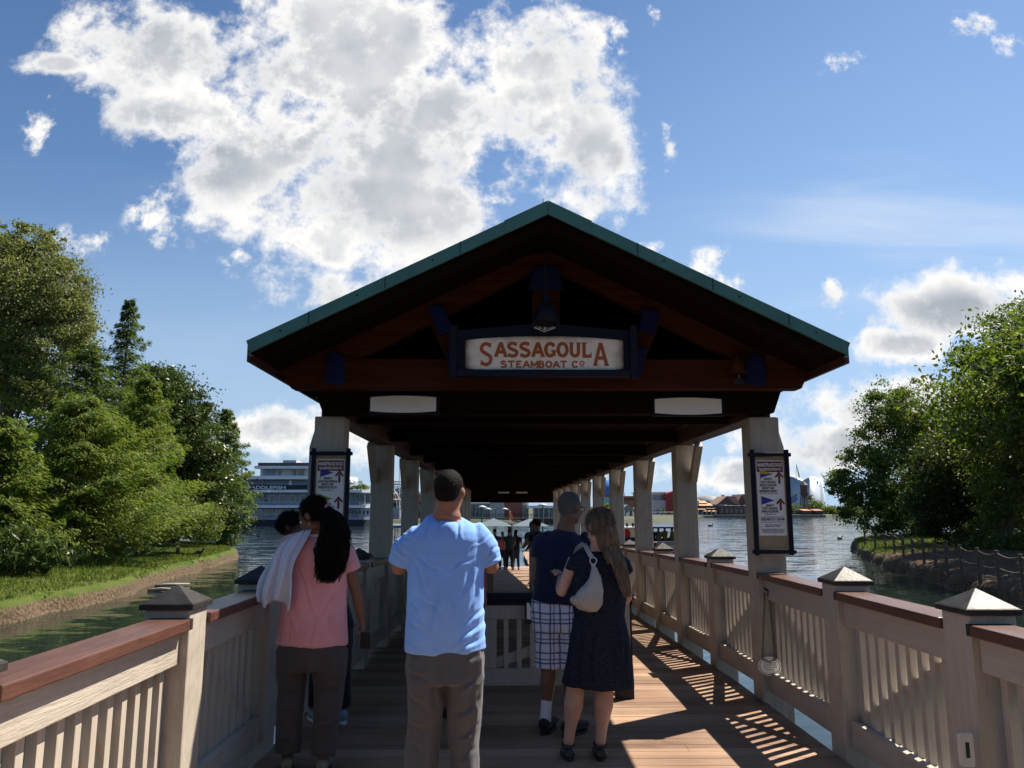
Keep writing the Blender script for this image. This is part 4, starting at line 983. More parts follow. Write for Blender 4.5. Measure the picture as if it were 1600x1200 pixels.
cypress(groundpt(-12, 27), atY(10, 655, 27).z + .45, 2.3, ML_cyp, 'low bright cypress cut by the left edge of the picture above the lawn', 24, 110, 38000, group=G1, pw=.5)
broadleaf(groundpt(275, 45), [pxblob(262, 650, 62, 62, 45), pxblob(238, 625, 42, 45, 45), pxblob(292, 690, 50, 55, 45), pxblob(285, 760, 62, 60, 45), pxblob(240, 720, 50, 60, 45), pxblob(312, 790, 35, 50, 45), pxblob(300, 640, 30, 24, 45), pxblob(250, 600, 45, 30, 45), pxblob(320, 720, 34, 40, 45)], 640, 95, .19, ML_mag,
          'dense dark glossy broadleaf tree on the left bank with a rounded top', 31, .3, group=G1, cr=.16)
cypress(groundpt(352, 50, -.5), atY(342, 642, 50).z + .5, 2.5, ML_cyd, 'cypress at the tip of the left bank overhanging the water near the riverboat', 25, 120, 44000, group=G1, pw=.62, lean=(-.3, 0))
broadleaf(groundpt(282, 39), [pxblob(262, 812, 50, 34, 39), pxblob(310, 818, 30, 30, 39), pxblob(225, 815, 40, 30, 39)], 150, 90, .13, ML_und, 'low rounded leafy shrub under the dark broadleaf tree', 41, .08, 'leafy_shrub', 'shrub', 'shrubs on the left bank', .2)
broadleaf(groundpt(365, 50, -.6), [pxblob(362, 845, 16, 16, 50), pxblob(345, 852, 18, 14, 50)], 40, 60, .13, ML_und, 'small shrub at the water by the tip of the left bank', 42, .05, 'leafy_shrub', 'shrub', 'shrubs on the left bank', .25)
broadleaf(groundpt(42, 25.5, -.5), [pxblob(35, 862, 44, 34, 25.5), pxblob(72, 872, 22, 26, 25.5), pxblob(-10, 860, 30, 40, 25.5)], 130, 36, .26, ML_mag, 'long leaved dark shrub at the front of the left lawn', 43, .05, 'long_leaved_shrub', 'shrub', 'shrubs on the left bank', .2, w=.22, droop=.9)
# dark wood behind the bank trees
P_, A_, S_ = crown_pts([pxblob(x, y, 62, 66, 56 + (i % 3) * 3) for i, (x, y) in enumerate([(-60, 640), (-60, 760), (0, 680), (0, 800), (70, 660), (70, 760), (70, 850), (150, 640), (150, 740), (150, 840), (215, 700), (225, 800), (280, 730), (290, 820), (320, 800)])], 1100, 45, .30, 77, .2)
k = P_[:, 2] > -.5
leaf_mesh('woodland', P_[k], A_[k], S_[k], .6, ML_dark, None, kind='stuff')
# palmettos
def palmetto(px_, Y, label, seed, s=1.0, par=None):
    base = Vector(groundpt(px_, Y, -.5)); t = thing('palmetto', label, 'palm', base, 'palmettos under the left bank trees'); rs = random.Random(seed)
    mb = MB(); st = MB()
    for i in range(16):
        az = rs.uniform(0, 6.28); el = rs.uniform(.3, 1.2); L_ = rs.uniform(.7, 1.2) * s
        d = Vector((math.cos(az) * math.cos(el), math.sin(az) * math.cos(el), math.sin(el))); h = base + d * L_
        st.tube([base, base + d * L_ * .5 + Vector((0, 0, .05)), h], [.014, .01, .008], 4)
        sd_ = d.cross(Vector((0, 0, 1))).normalized(); u_ = sd_.cross(d)
        for k in range(13):
            a = R(-75 + 150 * k / 12); q = (d * math.cos(a) + sd_ * math.sin(a) - Vector((0, 0, .22))).normalized(); wv = q.cross(u_).normalized() * .02 * s; e_ = h + q * rs.uniform(.42, .55) * s
            mb.add([h, h + q * .25 * s + wv, e_ - Vector((0, 0, .08)), h + q * .25 * s - wv], [(0, 1, 2, 3)])
    mb.build('fronds', ML_plm, t); st.build('stems', ML_plm, t)
ML_plm = mat('palmetto green', (.10, .14, .05), .5, .4, 4)
for a in ((205, 32, 'palmetto clump with straw tinted fans at the foot of the cypresses', 1, 1.0), (175, 33, 'palmetto clump left of the straw tinted one at the lawn edge', 2, .9), (118, 28.5, 'palmetto clump nearest the long leaved shrub', 3, .8), (240, 36, 'palmetto clump beside the low rounded shrub', 4, .9)): palmetto(*a)

# right bank trees
G2 = 'trees on the right bank'
broadleaf(groundpt(1428, 60), [pxblob(1392, 640, 40, 42, 60), pxblob(1440, 640, 55, 45, 60), pxblob(1375, 690, 45, 45, 60), pxblob(1345, 740, 42, 40, 60), pxblob(1420, 730, 70, 65, 60), pxblob(1318, 772, 28, 34, 60), pxblob(1370, 790, 55, 36, 60), pxblob(1450, 790, 60, 50, 60), pxblob(1475, 690, 50, 60, 60), pxblob(1400, 800, 60, 40, 60), pxblob(1430, 850, 40, 20, 60), pxblob(1480, 760, 50, 60, 60)], 760, 95, .22, ML_r,
          'spreading leafy tree leaning over the water at the tip of the right bank', 51, .35, group=G2, cr=.16)
broadleaf(groundpt(1560, 41), [pxblob(1580, 520, 45, 45, 41), pxblob(1535, 585, 42, 50, 41), pxblob(1600, 590, 70, 70, 41), pxblob(1640, 520, 60, 80, 41), pxblob(1520, 650, 42, 50, 41), pxblob(1575, 680, 75, 65, 41), pxblob(1640, 700, 60, 90, 41), pxblob(1505, 560, 22, 20, 41), pxblob(1560, 640, 50, 60, 41), pxblob(1600, 620, 60, 60, 41), pxblob(1595, 770, 70, 60, 41), pxblob(1560, 830, 50, 40, 41)], 900, 100, .155, ML_r,
          'tallest leafy tree at the right edge of the picture', 52, .4, group=G2, cr=.15)
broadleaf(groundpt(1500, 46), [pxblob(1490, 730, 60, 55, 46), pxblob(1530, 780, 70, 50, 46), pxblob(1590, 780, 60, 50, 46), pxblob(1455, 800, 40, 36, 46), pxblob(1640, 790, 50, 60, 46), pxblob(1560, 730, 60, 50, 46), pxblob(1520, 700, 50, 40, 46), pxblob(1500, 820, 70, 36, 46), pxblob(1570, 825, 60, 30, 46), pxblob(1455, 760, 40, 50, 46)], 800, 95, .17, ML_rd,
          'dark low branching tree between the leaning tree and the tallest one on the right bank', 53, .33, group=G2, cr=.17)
for a in (([pxblob(1440, 868, 40, 22, 48)], 1440, 48, 61, 'rounded bush under the leaning tree on the right bank', ML_und), ([pxblob(1500, 868, 34, 24, 42)], 1500, 42, 62, 'dark bush between the right bank trunks behind the rope fence', ML_mag), ([pxblob(1580, 860, 40, 26, 39)], 1580, 39, 63, 'dark bush at the right edge behind the rope fence', ML_mag)):
    broadleaf(groundpt(a[1], a[2]), a[0], 70, 60, .13, a[5], a[4], a[3], .05, 'leafy_shrub', 'shrub', 'shrubs on the right bank', .22)

# grass blades on both banks
rs = np.random.RandomState(5)
def grass(name, n, xr, yr, inside, h, m):
    x = rs.uniform(*xr, size=n * 3); y = rs.uniform(*yr, size=n * 3); k = inside(x, y); x, y = x[k][:n], y[k][:n]
    P_ = np.stack([x, y, np.full(len(x), -.5)], 1)
    bvh = BV[name.split('_')[0]]
    zz = np.array([(bvh.ray_cast(Vector((a, b, 5)), Vector((0, 0, -1)))[0] or Vector((0, 0, -9))).z for a, b in zip(x, y)]); k = zz > -.90; P_ = P_[k]; P_[:, 2] = zz[k] + h * .35
    A_ = unit(rs.normal(size=P_.shape) * .45 + np.array([0, 0, 1])); leaf_mesh(name, P_, A_, h * (.6 + .8 * rs.rand(len(P_))), .22, m, None, kind='stuff')
from mathutils.bvhtree import BVHTree
BV = {}
for nm in ('left', 'right'):
    o = bpy.data.objects[nm + '_bank_terrain']; BV[nm] = BVHTree.FromPolygons([v.co[:] for v in o.data.vertices], [tuple(p.vertices) for p in o.data.polygons])
ML_gr = leaf_material('lawn grass', (0.063, 0.097, 0.011), (0.143, 0.176, 0.034), .35, .7)
lx = lambda y: np.interp(y, [p[1] for p in LEFT[1:10]], [p[0] for p in LEFT[1:10]])
rx_ = lambda y: np.interp(y, [p[1] for p in RIGHT[1:10]], [p[0] for p in RIGHT[1:10]])
grass('left_grass', 60000, (-30, -12.5), (17, 56), lambda x, y: (x < lx(y) - .35) & (x > lx(y) - 8), .13, ML_gr)
grass('right_grass', 36000, (14, 45), (20, 70), lambda x, y: (x > rx_(y) + .3) & (x < rx_(y) + 11) & (y > 40), .16, ML_gr)
M_log = mat('bleached driftwood', (.30, .27, .23), .85, .2, 8)
for i, (x_, y_, z_, lb) in enumerate(((262, 916, -1.17, 'upper of two bleached driftwood pieces at the left waterline'), (252, 923, -1.18, 'lower of two bleached driftwood pieces at the left waterline'))):
    p = atZ(x_, y_, z_); t = thing('driftwood', lb, 'driftwood', p, 'driftwood at the left waterline')
    MB().tube([p + Vector((-.5, .1, .0)), p + Vector((0, 0, .05)), p + Vector((.6, .5 - i * .5, .04))], [.05, .07, .03], 7).build('branch', M_log, t, smooth=True)
p = atY(310, 884, 36); b_ = thing('wading_bird', 'small dark bird standing at the edge of the left lawn', 'bird', (p.x, 36, -.55))
MB().ball((p.x, 36, -.30), .11, 10, 7, (1.5, .8, .9)).tube([(p.x + .12, 36, -.26), (p.x + .20, 36, -.12), (p.x + .27, 36, -.12)], [.05, .035, .012], 8).tube([(p.x - .12, 36, -.30), (p.x - .30, 36, -.36)], [.06, .015], 6).tube([(p.x, 36.02, -.36), (p.x, 36.02, -.56)], .008, 5).tube([(p.x + .05, 35.97, -.36), (p.x + .05, 35.97, -.56)], .008, 5).build('bird_body', M_black, b_, smooth=True)

# rope fence on the right bank
M_fpost = mat('weathered fence post', (.10, .075, .055), .85, .3, 6, .3, 20)
FP = [(1352, 846), (1368, 851), (1384, 855), (1398, 859), (1412, 863), (1427, 868), (1444, 873), (1462, 878), (1480, 884), (1503, 891), (1531, 899), (1562, 907), (1600, 917), (1650, 930)]
rf = None; pts = []
for (x_, y_) in FP:
    q = atZ(x_, y_ + 4, -.55); pts.append(Vector((q.x, q.y, -.55)))
pts = [Vector((32, 66, -.5))] + pts
rf = thing('rope_fence', 'low post and rope fence with netting curving along the right bank', 'fence', pts[0])
for i, p in enumerate(pts): MB().tube([p - Vector((0, 0, .2)), p + Vector((0, 0, .95))], .06, 8).build('post', M_fpost, rf)
for i, (a, b) in enumerate(zip(pts[:-1], pts[1:])):
    for zz, sg_ in ((.88, .10), (.45, .06)):
        MB().tube([a.lerp(b, t / 6) + Vector((0, 0, zz - sg_ * math.sin(math.pi * t / 6))) for t in range(7)], .016, 5).build('rope', M_fpost, rf)
    m = MB()
    for k in range(1, 12):
        c = a.lerp(b, k / 12); m.tube([c + Vector((0, 0, .05)), c + Vector((0, 0, .84 - .1 * math.sin(math.pi * k / 12)))], .005, 3, False)
    m.tube([a + Vector((0, 0, .1)), b + Vector((0, 0, .1))], .006, 3, False); m.build('netting', M_fpost, rf)
pa = MB(); q0 = atZ(1540, 852, -.28); q1 = atZ(1640, 852, -.28); q2 = atZ(1640, 836, -.28); q3 = atZ(1552, 836, -.28)
pa.add([(q.x, q.y, -.10) for q in (q0, q1, q2, q3)], [(0, 1, 2, 3)]); struct('bank_path', pa, mat('pale pink paving', (.42, .33, .29), .8, .12, 2))

# unseen tall trees added behind the viewer to block low sky light
P_, A_, S_ = crown_pts([((x, -15 - (i % 2) * 3, 5.5 + (i % 3)), (4.2, 3.2, 6.5)) for i, x in enumerate(range(-26, 30, 5))], 900, 42, .42, 97, .2)
leaf_mesh('sky_blocking_trees', P_, A_, S_, .6, ML_dark, None, kind='stuff')

# trees added at the right edge to cast shade on the near right bank
for i, (x, y, lb) in enumerate(((23.5, 28, 'nearest of three spreading trees added at the right edge to shade the near bank'), (29, 38, 'farthest of three spreading trees added at the right edge to shade the near bank'), (23.2, 33.5, 'middle one of three spreading trees added at the right edge to shade the near bank'))):
    broadleaf((x, y, -.4), [((x, y, 7.0), (3.6, 3.6, 2.8)), ((x - 1.6, y - 1.5, 5.6), (2.2, 2.4, 1.8)), ((x + 2.4, y + 1, 6.2), (2.8, 2.8, 2.4))], 260, 70, .26, ML_r, lb, 500 + i, .35, group=G2)

# ------------------------------------------------------------------ people
def rotm(yaw=0, pitch=0, roll=0):
    """yaw: turn to the left is positive (about Z), pitch: nod down is negative, roll: tilt to the right is positive"""
    return (Matrix.Rotation(yaw, 3, 'Z') @ Matrix.Rotation(pitch, 3, 'X') @ Matrix.Rotation(roll, 3, 'Y'))
def E_(c, r, rot=None): return ('E', Vector(c), r, rot)
def T_(pts, side=(1, 0, 0), n=16): return ('T', [(Vector(p), a, b) for p, a, b in pts], Vector(side), n)
def ring_tube(mb, pts, side, n):
    vs = []; fs = []; m = len(pts)
    for i, (p, rx, ry) in enumerate(pts):
        d = pts[min(i + 1, m - 1)][0] - pts[max(i - 1, 0)][0]; d.normalize()
        s_ = side - d * side.dot(d)
        s_ = s_.normalized() if s_.length > 1e-4 else d.orthogonal().normalized()
        w = d.cross(s_)
        for k in range(n):
            t = 2 * math.pi * k / n; vs.append(p + s_ * rx * math.cos(t) + w * ry * math.sin(t))
    for i in range(m - 1):
        for k in range(n):
            a = i * n + k; b = i * n + (k + 1) % n; fs.append((a, b, b + n, a + n))
    fs += [tuple(reversed(range(n))), tuple((m - 1) * n + k for k in range(n))]
    mb.add(vs, fs)
def sculpt(name, elems, m, parent, voxel=.012, smooth=3, disp=None, keep=None, kind=None):
    mb = MB(); org = ORG[parent.name] if parent else Vector((0, 0, 0))
    for e in elems:
        if e[0] == 'E':
            b_ = MB().ball((0, 0, 0), 1, 20, 14); rot = e[3] or Matrix.Identity(3)
            mb.add([e[1] + rot @ Vector((v[0] * e[2][0], v[1] * e[2][1], v[2] * e[2][2])) for v in b_.v], b_.f)
        else: ring_tube(mb, e[1], e[2], e[3])
    me = bpy.data.meshes.new(name); me.from_pydata([tuple(Vector(v) - org) for v in mb.v], [], mb.f)
    bm = bmesh.new(); bm.from_mesh(me); bmesh.ops.recalc_face_normals(bm, faces=bm.faces); bm.to_mesh(me); bm.free()
    o = bpy.data.objects.new(name, me); COL.objects.link(o)
    md = o.modifiers.new('r', 'REMESH'); md.mode = 'VOXEL'; md.voxel_size = voxel; md.use_smooth_shade = True
    dg = bpy.context.evaluated_depsgraph_get(); dg.update()
    nm = bpy.data.meshes.new_from_object(o.evaluated_get(dg)); o.modifiers.clear(); o.data = nm; nm.name = name; bpy.data.meshes.remove(me)
    bm = bmesh.new(); bm.from_mesh(nm)
    if keep:      # trim above/below: delete verts failing the test
        bmesh.ops.delete(bm, geom=[v for v in bm.verts if not keep(v.co + org)], context='VERTS')
    for _ in range(smooth): bmesh.ops.smooth_vert(bm, verts=bm.verts, factor=.5, use_axis_x=True, use_axis_y=True, use_axis_z=True)
    if disp:
        bm.normal_update()
        mv = [v.co + v.normal * disp(v.co + org, v.normal) for v in bm.verts]
        for v, c in zip(bm.verts, mv): v.co = c
    bm.to_mesh(nm); bm.free(); nm.materials.clear(); nm.materials.append(m)
    nm.polygons.foreach_set('use_smooth', [True] * len(nm.polygons))
    if parent: o.parent = parent
    ORG[o.name] = org
    return o
def folds(amp, sc=(6, 6, 2.2), seed=0, fine=.25):
    def f(c, n):
        a = noise.noise(Vector((c.x * sc[0] + seed, c.y * sc[1], c.z * sc[2])))
        a = 1 - abs(a) * 2.4
        b = noise.noise(Vector((c.x * sc[0] * 2.6, c.y * sc[1] * 2.6 + seed, c.z * sc[2] * 2.6)))
        return amp * (a * .8 + b * fine * 2 - .3)
    return f
def creases(lines, proj, amp=.009, w=.011, base=None):
    """sharp cloth folds: each line is a valley with a ridge beside it, given as seen from behind"""
    L_ = [(proj(a, b), proj(c, d), s_) for (a, b, c, d, s_) in lines]
    def f(c, n):
        r = base(c, n) if base else 0
        for A, B_, s_ in L_:
            ax, az, bx, bz = A.x, A.z, B_.x, B_.z; dx, dz_ = bx - ax, bz - az; l2 = dx * dx + dz_ * dz_
            t = ((c.x - ax) * dx + (c.z - az) * dz_) / l2
            if t < -.25 or t > 1.25 or n.y > .35: continue
            l = math.sqrt(l2); wob = .006 * math.sin(t * 7 + ax * 90)
            d = ((c.x - ax) * -dz_ + (c.z - az) * dx) / l + wob; tt = min(1, max(0, 1 - abs(t - .5) * 1.5))
            ww = w * s_
            if abs(d) < ww * 4: r += amp * s_ * tt * (-(math.e ** (-(d / ww) ** 2)) + .75 * math.e ** (-((d - 1.7 * ww) / (ww * 1.1)) ** 2))
        return r
    return f
def fabric(name, col, rough=.85, var=.08, weave=260, **k):
    m = mat(name, col, rough, var, 5, .25, weave, sheen=.15, spec=.2, **k); t = m.node_tree; b = t.nodes['Principled BSDF']
    tcn = tn(t, 'ShaderNodeTexCoord'); mp = tn(t, 'ShaderNodeMapping'); mp.inputs['Scale'].default_value = (1, 1, .55); mp.inputs['Rotation'].default_value = (.2, .35, 0); t.links.new(tcn.outputs['Object'], mp.inputs[0])
    n = tn(t, 'ShaderNodeTexNoise', noise_type='RIDGED_MULTIFRACTAL'); n.inputs['Scale'].default_value = 6.5; n.inputs['Detail'].default_value = 2.5; n.inputs['Distortion'].default_value = .6; t.links.new(mp.outputs[0], n.inputs['Vector'])
    bp = tn(t, 'ShaderNodeBump'); bp.inputs['Strength'].default_value = .5; bp.inputs['Distance'].default_value = .04; t.links.new(n.outputs[0], bp.inputs['Height'])
    src = b.inputs['Normal'].links[0].from_node; t.links.new(bp.outputs[0], src.inputs['Normal']); return m
def skin(name, col):
    m = mat(name, col, .5, .12, 14, .08, 90, spec=.4); b = m.node_tree.nodes['Principled BSDF']
    b.inputs['Subsurface Weight'].default_value = .15; b.inputs['Subsurface Radius'].default_value = (.8, .3, .15); b.inputs['Subsurface Scale'].default_value = .01
    return m
SK_dark = skin('deep brown skin', (.105, .050, .030)); SK_tan = skin('tan skin', (.26, .125, .075)); SK_fair = skin('fair skin', (.52, .30, .22)); SK_brn = skin('brown skin', (.17, .085, .055))
HR_blk = mat('black hair', (.007, .005, .005), .7, .4, 60, .5, 300, (1, 1, .3), spec=.15); HR_gry = mat('short grey hair', (.11, .098, .09), .9, .45, 90, .6, 400)
HR_ash = mat('ash brown hair with grey streaks', (.13, .095, .06), .6, .5, 30, .4, 200, (1, 1, .15), col2=(.34, .26, .18), spec=.25)
HR_gry2 = mat('grey hair tips', (.24, .225, .21), .7, .6, 300, spec=.2)
M_eye = mat('eye white', (.6, .58, .55), .2, .02, 5); M_iris = mat('dark iris', (.02, .012, .01), .15, .1, 5)

def head_elems(c, rot, neck_to, s=1.0, nr=.056, jaw=1.0):
    c = Vector(c)
    def q(x, y, z): return c + rot @ Vector((x * s, y * s, z * s))
    def r(*a): return tuple(v * s for v in a)
    es = [E_(q(0, -.014, .032), r(.0745, .092, .090), rot), E_(q(0, .020, -.030), r(.060 * jaw, .066, .082), rot), E_(q(0, .052, -.088), r(.026, .022, .022), rot),
          E_(q(0, .070, .028), r(.048, .018, .012), rot), E_(q(0, .083, -.060), r(.023, .012, .007), rot), E_(q(0, .081, -.071), r(.019, .012, .007), rot),
          T_([(q(0, .080, .022), .007 * s, .008 * s), (q(0, .096, -.008), .010 * s, .011 * s), (q(0, .101, -.026), .015 * s, .013 * s), (q(0, .086, -.036), .012 * s, .008 * s)], n=10),
          T_([(q(0, -.02, -.03), nr * s, nr * s), (Vector(neck_to).lerp(q(0, -.02, -.03), .4), nr * s, nr * s), (Vector(neck_to), nr * 1.25 * s, nr * 1.2 * s)])]
    for sx_ in (-1, 1):
        es += [E_(q(sx_ * .040, .004, -.066), r(.020 * jaw, .042, .028), rot), E_(q(sx_ * .038, .060, -.020), r(.022, .018, .018), rot)]
        er = rot @ Matrix.Rotation(sx_ * -.35, 3, 'Z')
        es += [E_(q(sx_ * .080, -.010, .004), r(.009, .019, .026), er), E_(q(sx_ * .078, -.006, -.020), r(.008, .010, .013), er)]
    return es
def eyes(c, rot, parent, s=1.0):
    c = Vector(c)
    for sx_ in (-1, 1):
        p = c + rot @ Vector((sx_ * .030 * s, .074 * s, .002 * s)); e = MB().ball(p, .0115 * s, 12, 8).build('eye', M_eye, parent, smooth=True)
        MB().ball(p + rot @ Vector((0, .0075 * s, 0)), .0055 * s, 8, 6).build('iris', M_iris, parent, smooth=True)
def hand_elems(w, d, up, s=1.0, curl=.6, side=1, spread=.10):
    """w: wrist point, d: hand direction, up: back-of-hand normal; five separate fingers with two bends, thumb from the side"""
    w = Vector(w); d = Vector(d).normalized(); up = Vector(up); up = (up - d * up.dot(d)).normalized(); x = d.cross(up).normalized() * side
    es = [T_([(w - d * .02, .026 * s, .020 * s), (w + d * .02 * s, .030 * s, .018 * s), (w + d * .06 * s, .040 * s, .015 * s), (w + d * .088 * s, .037 * s, .013 * s)], x)]
    for i, (o, L_) in enumerate(((-.029, .066), (-.010, .078), (.010, .074), (.028, .058))):
        L_ *= s; b = w + d * .086 * s + x * o * s; dd = (d + x * o * 4 * spread).normalized(); pts = [(b - dd * .015, .0092 * s, .0088 * s)]; a = 0; p = b
        for f, ang in ((.45, curl * .6), (.32, curl * 1.1), (.23, curl * .7)):
            a += ang * (1 + .1 * i); v = dd * math.cos(a) - up * math.sin(a); p = p + v * L_ * f; pts.append((p, (.0088 - .0012 * len(pts)) * s + .001, (.0086 - .0011 * len(pts)) * s + .001))
        es.append(T_(pts, x, 8))
    b = w + d * .022 * s - x * .026 * s; v = (d * .65 - x * .75 - up * .25).normalized(); p1 = b + v * .034 * s; v2 = (d * .85 - x * .25 - up * (.3 + curl * .4)).normalized(); p2 = p1 + v2 * .028 * s; p3 = p2 + v2 * .018 * s
    es.append(T_([(b - v * .01, .013 * s, .012 * s), (p1, .0105 * s, .010 * s), (p2, .009 * s, .0088 * s), (p3, .006 * s, .006 * s)], x, 8))
    return es
def arm(sh, el, wr, s=1.0): return T_([(Vector(sh), .052 * s, .052 * s), (Vector(sh).lerp(Vector(el), .5), .046 * s, .048 * s), (Vector(el), .037 * s, .039 * s), (Vector(el).lerp(Vector(wr), .3), .038 * s, .038 * s), (Vector(wr), .025 * s, .022 * s)])
def leg(hp, kn, an, s=1.0, r=(.085, .058, .054, .034)): 
    hp, kn, an = Vector(hp), Vector(kn), Vector(an); cf = kn.lerp(an, .32) + Vector((0, -.012, 0))
    return T_([(hp, r[0] * s, r[0] * s), (hp.lerp(kn, .5), (r[0] + r[1]) / 2 * s, (r[0] + r[1]) / 2 * s), (kn, r[1] * s, r[1] * s), (cf, r[2] * s * 1.08, r[2] * s * 1.12), (kn.lerp(an, .7), r[3] * 1.15 * s, r[3] * 1.15 * s), (an, r[3] * s, r[3] * 1.05 * s)])
def shoe_elems(an, yaw, L_=.27, w=.046, h=.045):
    rt = Matrix.Rotation(yaw, 3, 'Z'); a = Vector((an[0], an[1], 0)); z0 = an[2]
    def q(y, z): return a + rt @ Vector((0, y, 0)) + Vector((0, 0, z))
    return [T_([(q(-.075, z0 + h * .8), w * .6, h * .55), (q(-.05, z0 + h), w * .85, h * .95), (q(.02, z0 + h), w * .92, h * .95), (q(.10, z0 + h * .8), w, h * .75), (q(L_ - .10, z0 + h * .62), w * .95, h * .55), (q(L_ - .075, z0 + h * .5), w * .55, h * .38)], rt @ Vector((1, 0, 0)))]
def sole(an, yaw, m, par, L_=.28, w=.05, nm='sole'):
    rt = Matrix.Rotation(yaw, 3, 'Z'); pr = []
    for k in range(20):
        t = 2 * math.pi * k / 20; pr.append(Vector((an[0], an[1], an[2] + .002)) + rt @ Vector((w * math.cos(t) * (1.0 if math.sin(t) > 0 else .85), L_ / 2 * math.sin(t) + L_ / 2 - .085, 0)))
    MB().prism(pr, (0, 0, 0), (0, 0, .018)).build(nm, m, par, .004)
def strands(name, guide, rad, m, parent, n=160, seg=14, wave=.010, freq=16, thick=.0016, seed=1, side=(1, 0, 0), flat=1.0):
    """hair: many thin wavy strands following a guide curve with a width profile"""
    rs = random.Random(seed); g = [Vector(p) for p in guide]; mb = MB(); sv = Vector(side)
    def at(t, L_):
        f = t * (len(L_) - 1); i = min(int(f), len(L_) - 2); return L_[i] + (L_[i + 1] - L_[i]) * (f - i)
    for k in range(n):
        a = rs.uniform(0, 6.283); rr = math.sqrt(rs.random()); ph = rs.uniform(0, 6.28); end = rs.uniform(.72, 1.0); am = wave * rs.uniform(.5, 1.5); fr = freq * rs.uniform(.8, 1.25)
        pts = []
        for j in range(seg + 1):
            t = j / seg * end; c = at(t, g); w = at(t, rad); dv = Vector((math.cos(a) * w * rr, math.sin(a) * w * rr * flat, 0))
            am2 = am * min(1, t * 3)
            pts.append(c + dv + Vector((math.cos(ph + t * fr) * am2, math.sin(ph * 1.3 + t * fr) * am2, 0)))
        mb.tube(pts, [thick * (1.25 - .9 * j / seg) for j in range(seg + 1)], 3, False)
    return mb.build(name, m, parent, smooth=True)

def fuzz(hair, m, parent, n, L_, flow=(0, -.3, -1), lift=.5, w=.07, seed=3):
    """short hairs standing or lying on a hair cap: one mesh of fine slivers"""
    me = hair.data; o = np.array(ORG[parent.name]); c = np.empty(len(me.vertices) * 3); me.vertices.foreach_get('co', c); c = c.reshape(-1, 3) + o
    nn = np.empty(len(me.vertices) * 3); me.vertex_normals.foreach_get('vector', nn); nn = nn.reshape(-1, 3)
    r = np.random.RandomState(seed); k = r.randint(0, len(c), n); P_ = c[k] + r.normal(size=(n, 3)) * .002; N_ = nn[k]; f = np.array(flow) + r.normal(size=(n, 3)) * .35
    f = f - N_ * (f * N_).sum(1, keepdims=True); A_ = unit(unit(f) * (1 - lift) + N_ * lift + r.normal(size=(n, 3)) * .12); S_ = L_ * (.5 + r.rand(n))
    return leaf_mesh('hair_strands', P_ + A_ * S_[:, None] * .35, A_, S_, w, m, parent)
def nape(person, hc, hrot, m, n=2600):
    """sparse cropped hairs fading down the nape and round the ears"""
    b = [c for c in children(person) if c.name.startswith('body')][0]; o = ORG[person.name]; P_ = []; N_ = []
    for v in b.data.vertices:
        q = hrot.inverted() @ (v.co + o - hc)
        if q.y < .02 and -.075 < q.z < .03 and abs(q.x) < .078: P_.append(v.co + o); N_.append(v.normal.copy())
    r = np.random.RandomState(2); k = r.randint(0, len(P_), n); P2 = np.array([P_[i][:] for i in k]); NN = np.array([N_[i][:] for i in k]); z = np.array([(hrot.inverted() @ (P_[i] - hc)).z for i in k])
    keep = r.rand(n) < np.clip((z + .078) / .07, 0, 1) ** 1.5; P2, NN = P2[keep] + r.normal(size=(keep.sum(), 3)) * .003, NN[keep]
    A_ = unit(NN * .4 + np.array([0, 0, -1.]) + r.normal(size=P2.shape) * .2); leaf_mesh('nape_hair', P2 + NN * .001, A_, np.full(len(P2), .007), .12, m, person)
# ---------- big man in the light blue t-shirt
Yb = 4.2
def B(x, y, d=0): return atY(x, y, Yb + d * 0) + Vector((0, d, 0))
blue = thing('person', 'broad man seen from behind in a light blue t-shirt and grey trousers, centre foreground', 'person', (B(697, 900).x, Yb, 0))
hc = B(702, 771); hrot = rotm(R(-14), R(-6), R(2))
nk = B(698, 806, -.01)
sL, eL = B(652, 836, .01), B(621, 889, .05); wL = B(660, 868, .30)
sR, eR = B(742, 832, .01), B(768, 887, .05); wR = B(728, 868, .30)
el = head_elems(hc, hrot, nk, 1.02, .064, 1.1) + [arm(sL + Vector((0, 0, -.02)), eL, wL, 1.12), arm(sR + Vector((0, 0, -.02)), eR, wR, 1.12)] + hand_elems(wL, (.6, .5, .2), (-.3, .2, 1), 1.0, .8, -1) + hand_elems(wR, (-.6, .5, .2), (.3, .2, 1), 1.0, .8, 1)
el += [T_([(B(697, 1010), .17, .12), (B(697, 900), .16, .12), (B(697, 830), .16, .09), (nk, .06, .06)])]
lk, la = Vector((B(662, 1100).x, Yb + .02, .50)), Vector((B(654, 1190).x, Yb - .02, .09)); rk, ra = Vector((B(726, 1100).x, Yb + .02, .50)), Vector((B(728, 1190).x, Yb + .0, .09))
el += [leg(B(672, 1010), lk, la, 1.1), leg(B(722, 1010), rk, ra, 1.1)]
body = sculpt('body', el, SK_tan, blue, .0075, 3)
eyes(hc, hrot, blue, 1.02)
hair = [E_(hc + hrot @ Vector((0, -.018, .037)), (.0780, .092, .0915), hrot), E_(hc + hrot @ Vector((0, -.050, -.004)), (.066, .050, .046), hrot), E_(hc + hrot @ Vector((0, -.050, -.034)), (.050, .038, .034), hrot)]
hb_ = sculpt('hair', hair, HR_blk, blue, .006, 2, lambda c, n: .0012 * noise.noise(c * 160)); fuzz(hb_, HR_blk, blue, 9000, .008, lift=.6); nape(blue, hc, hrot, HR_blk)
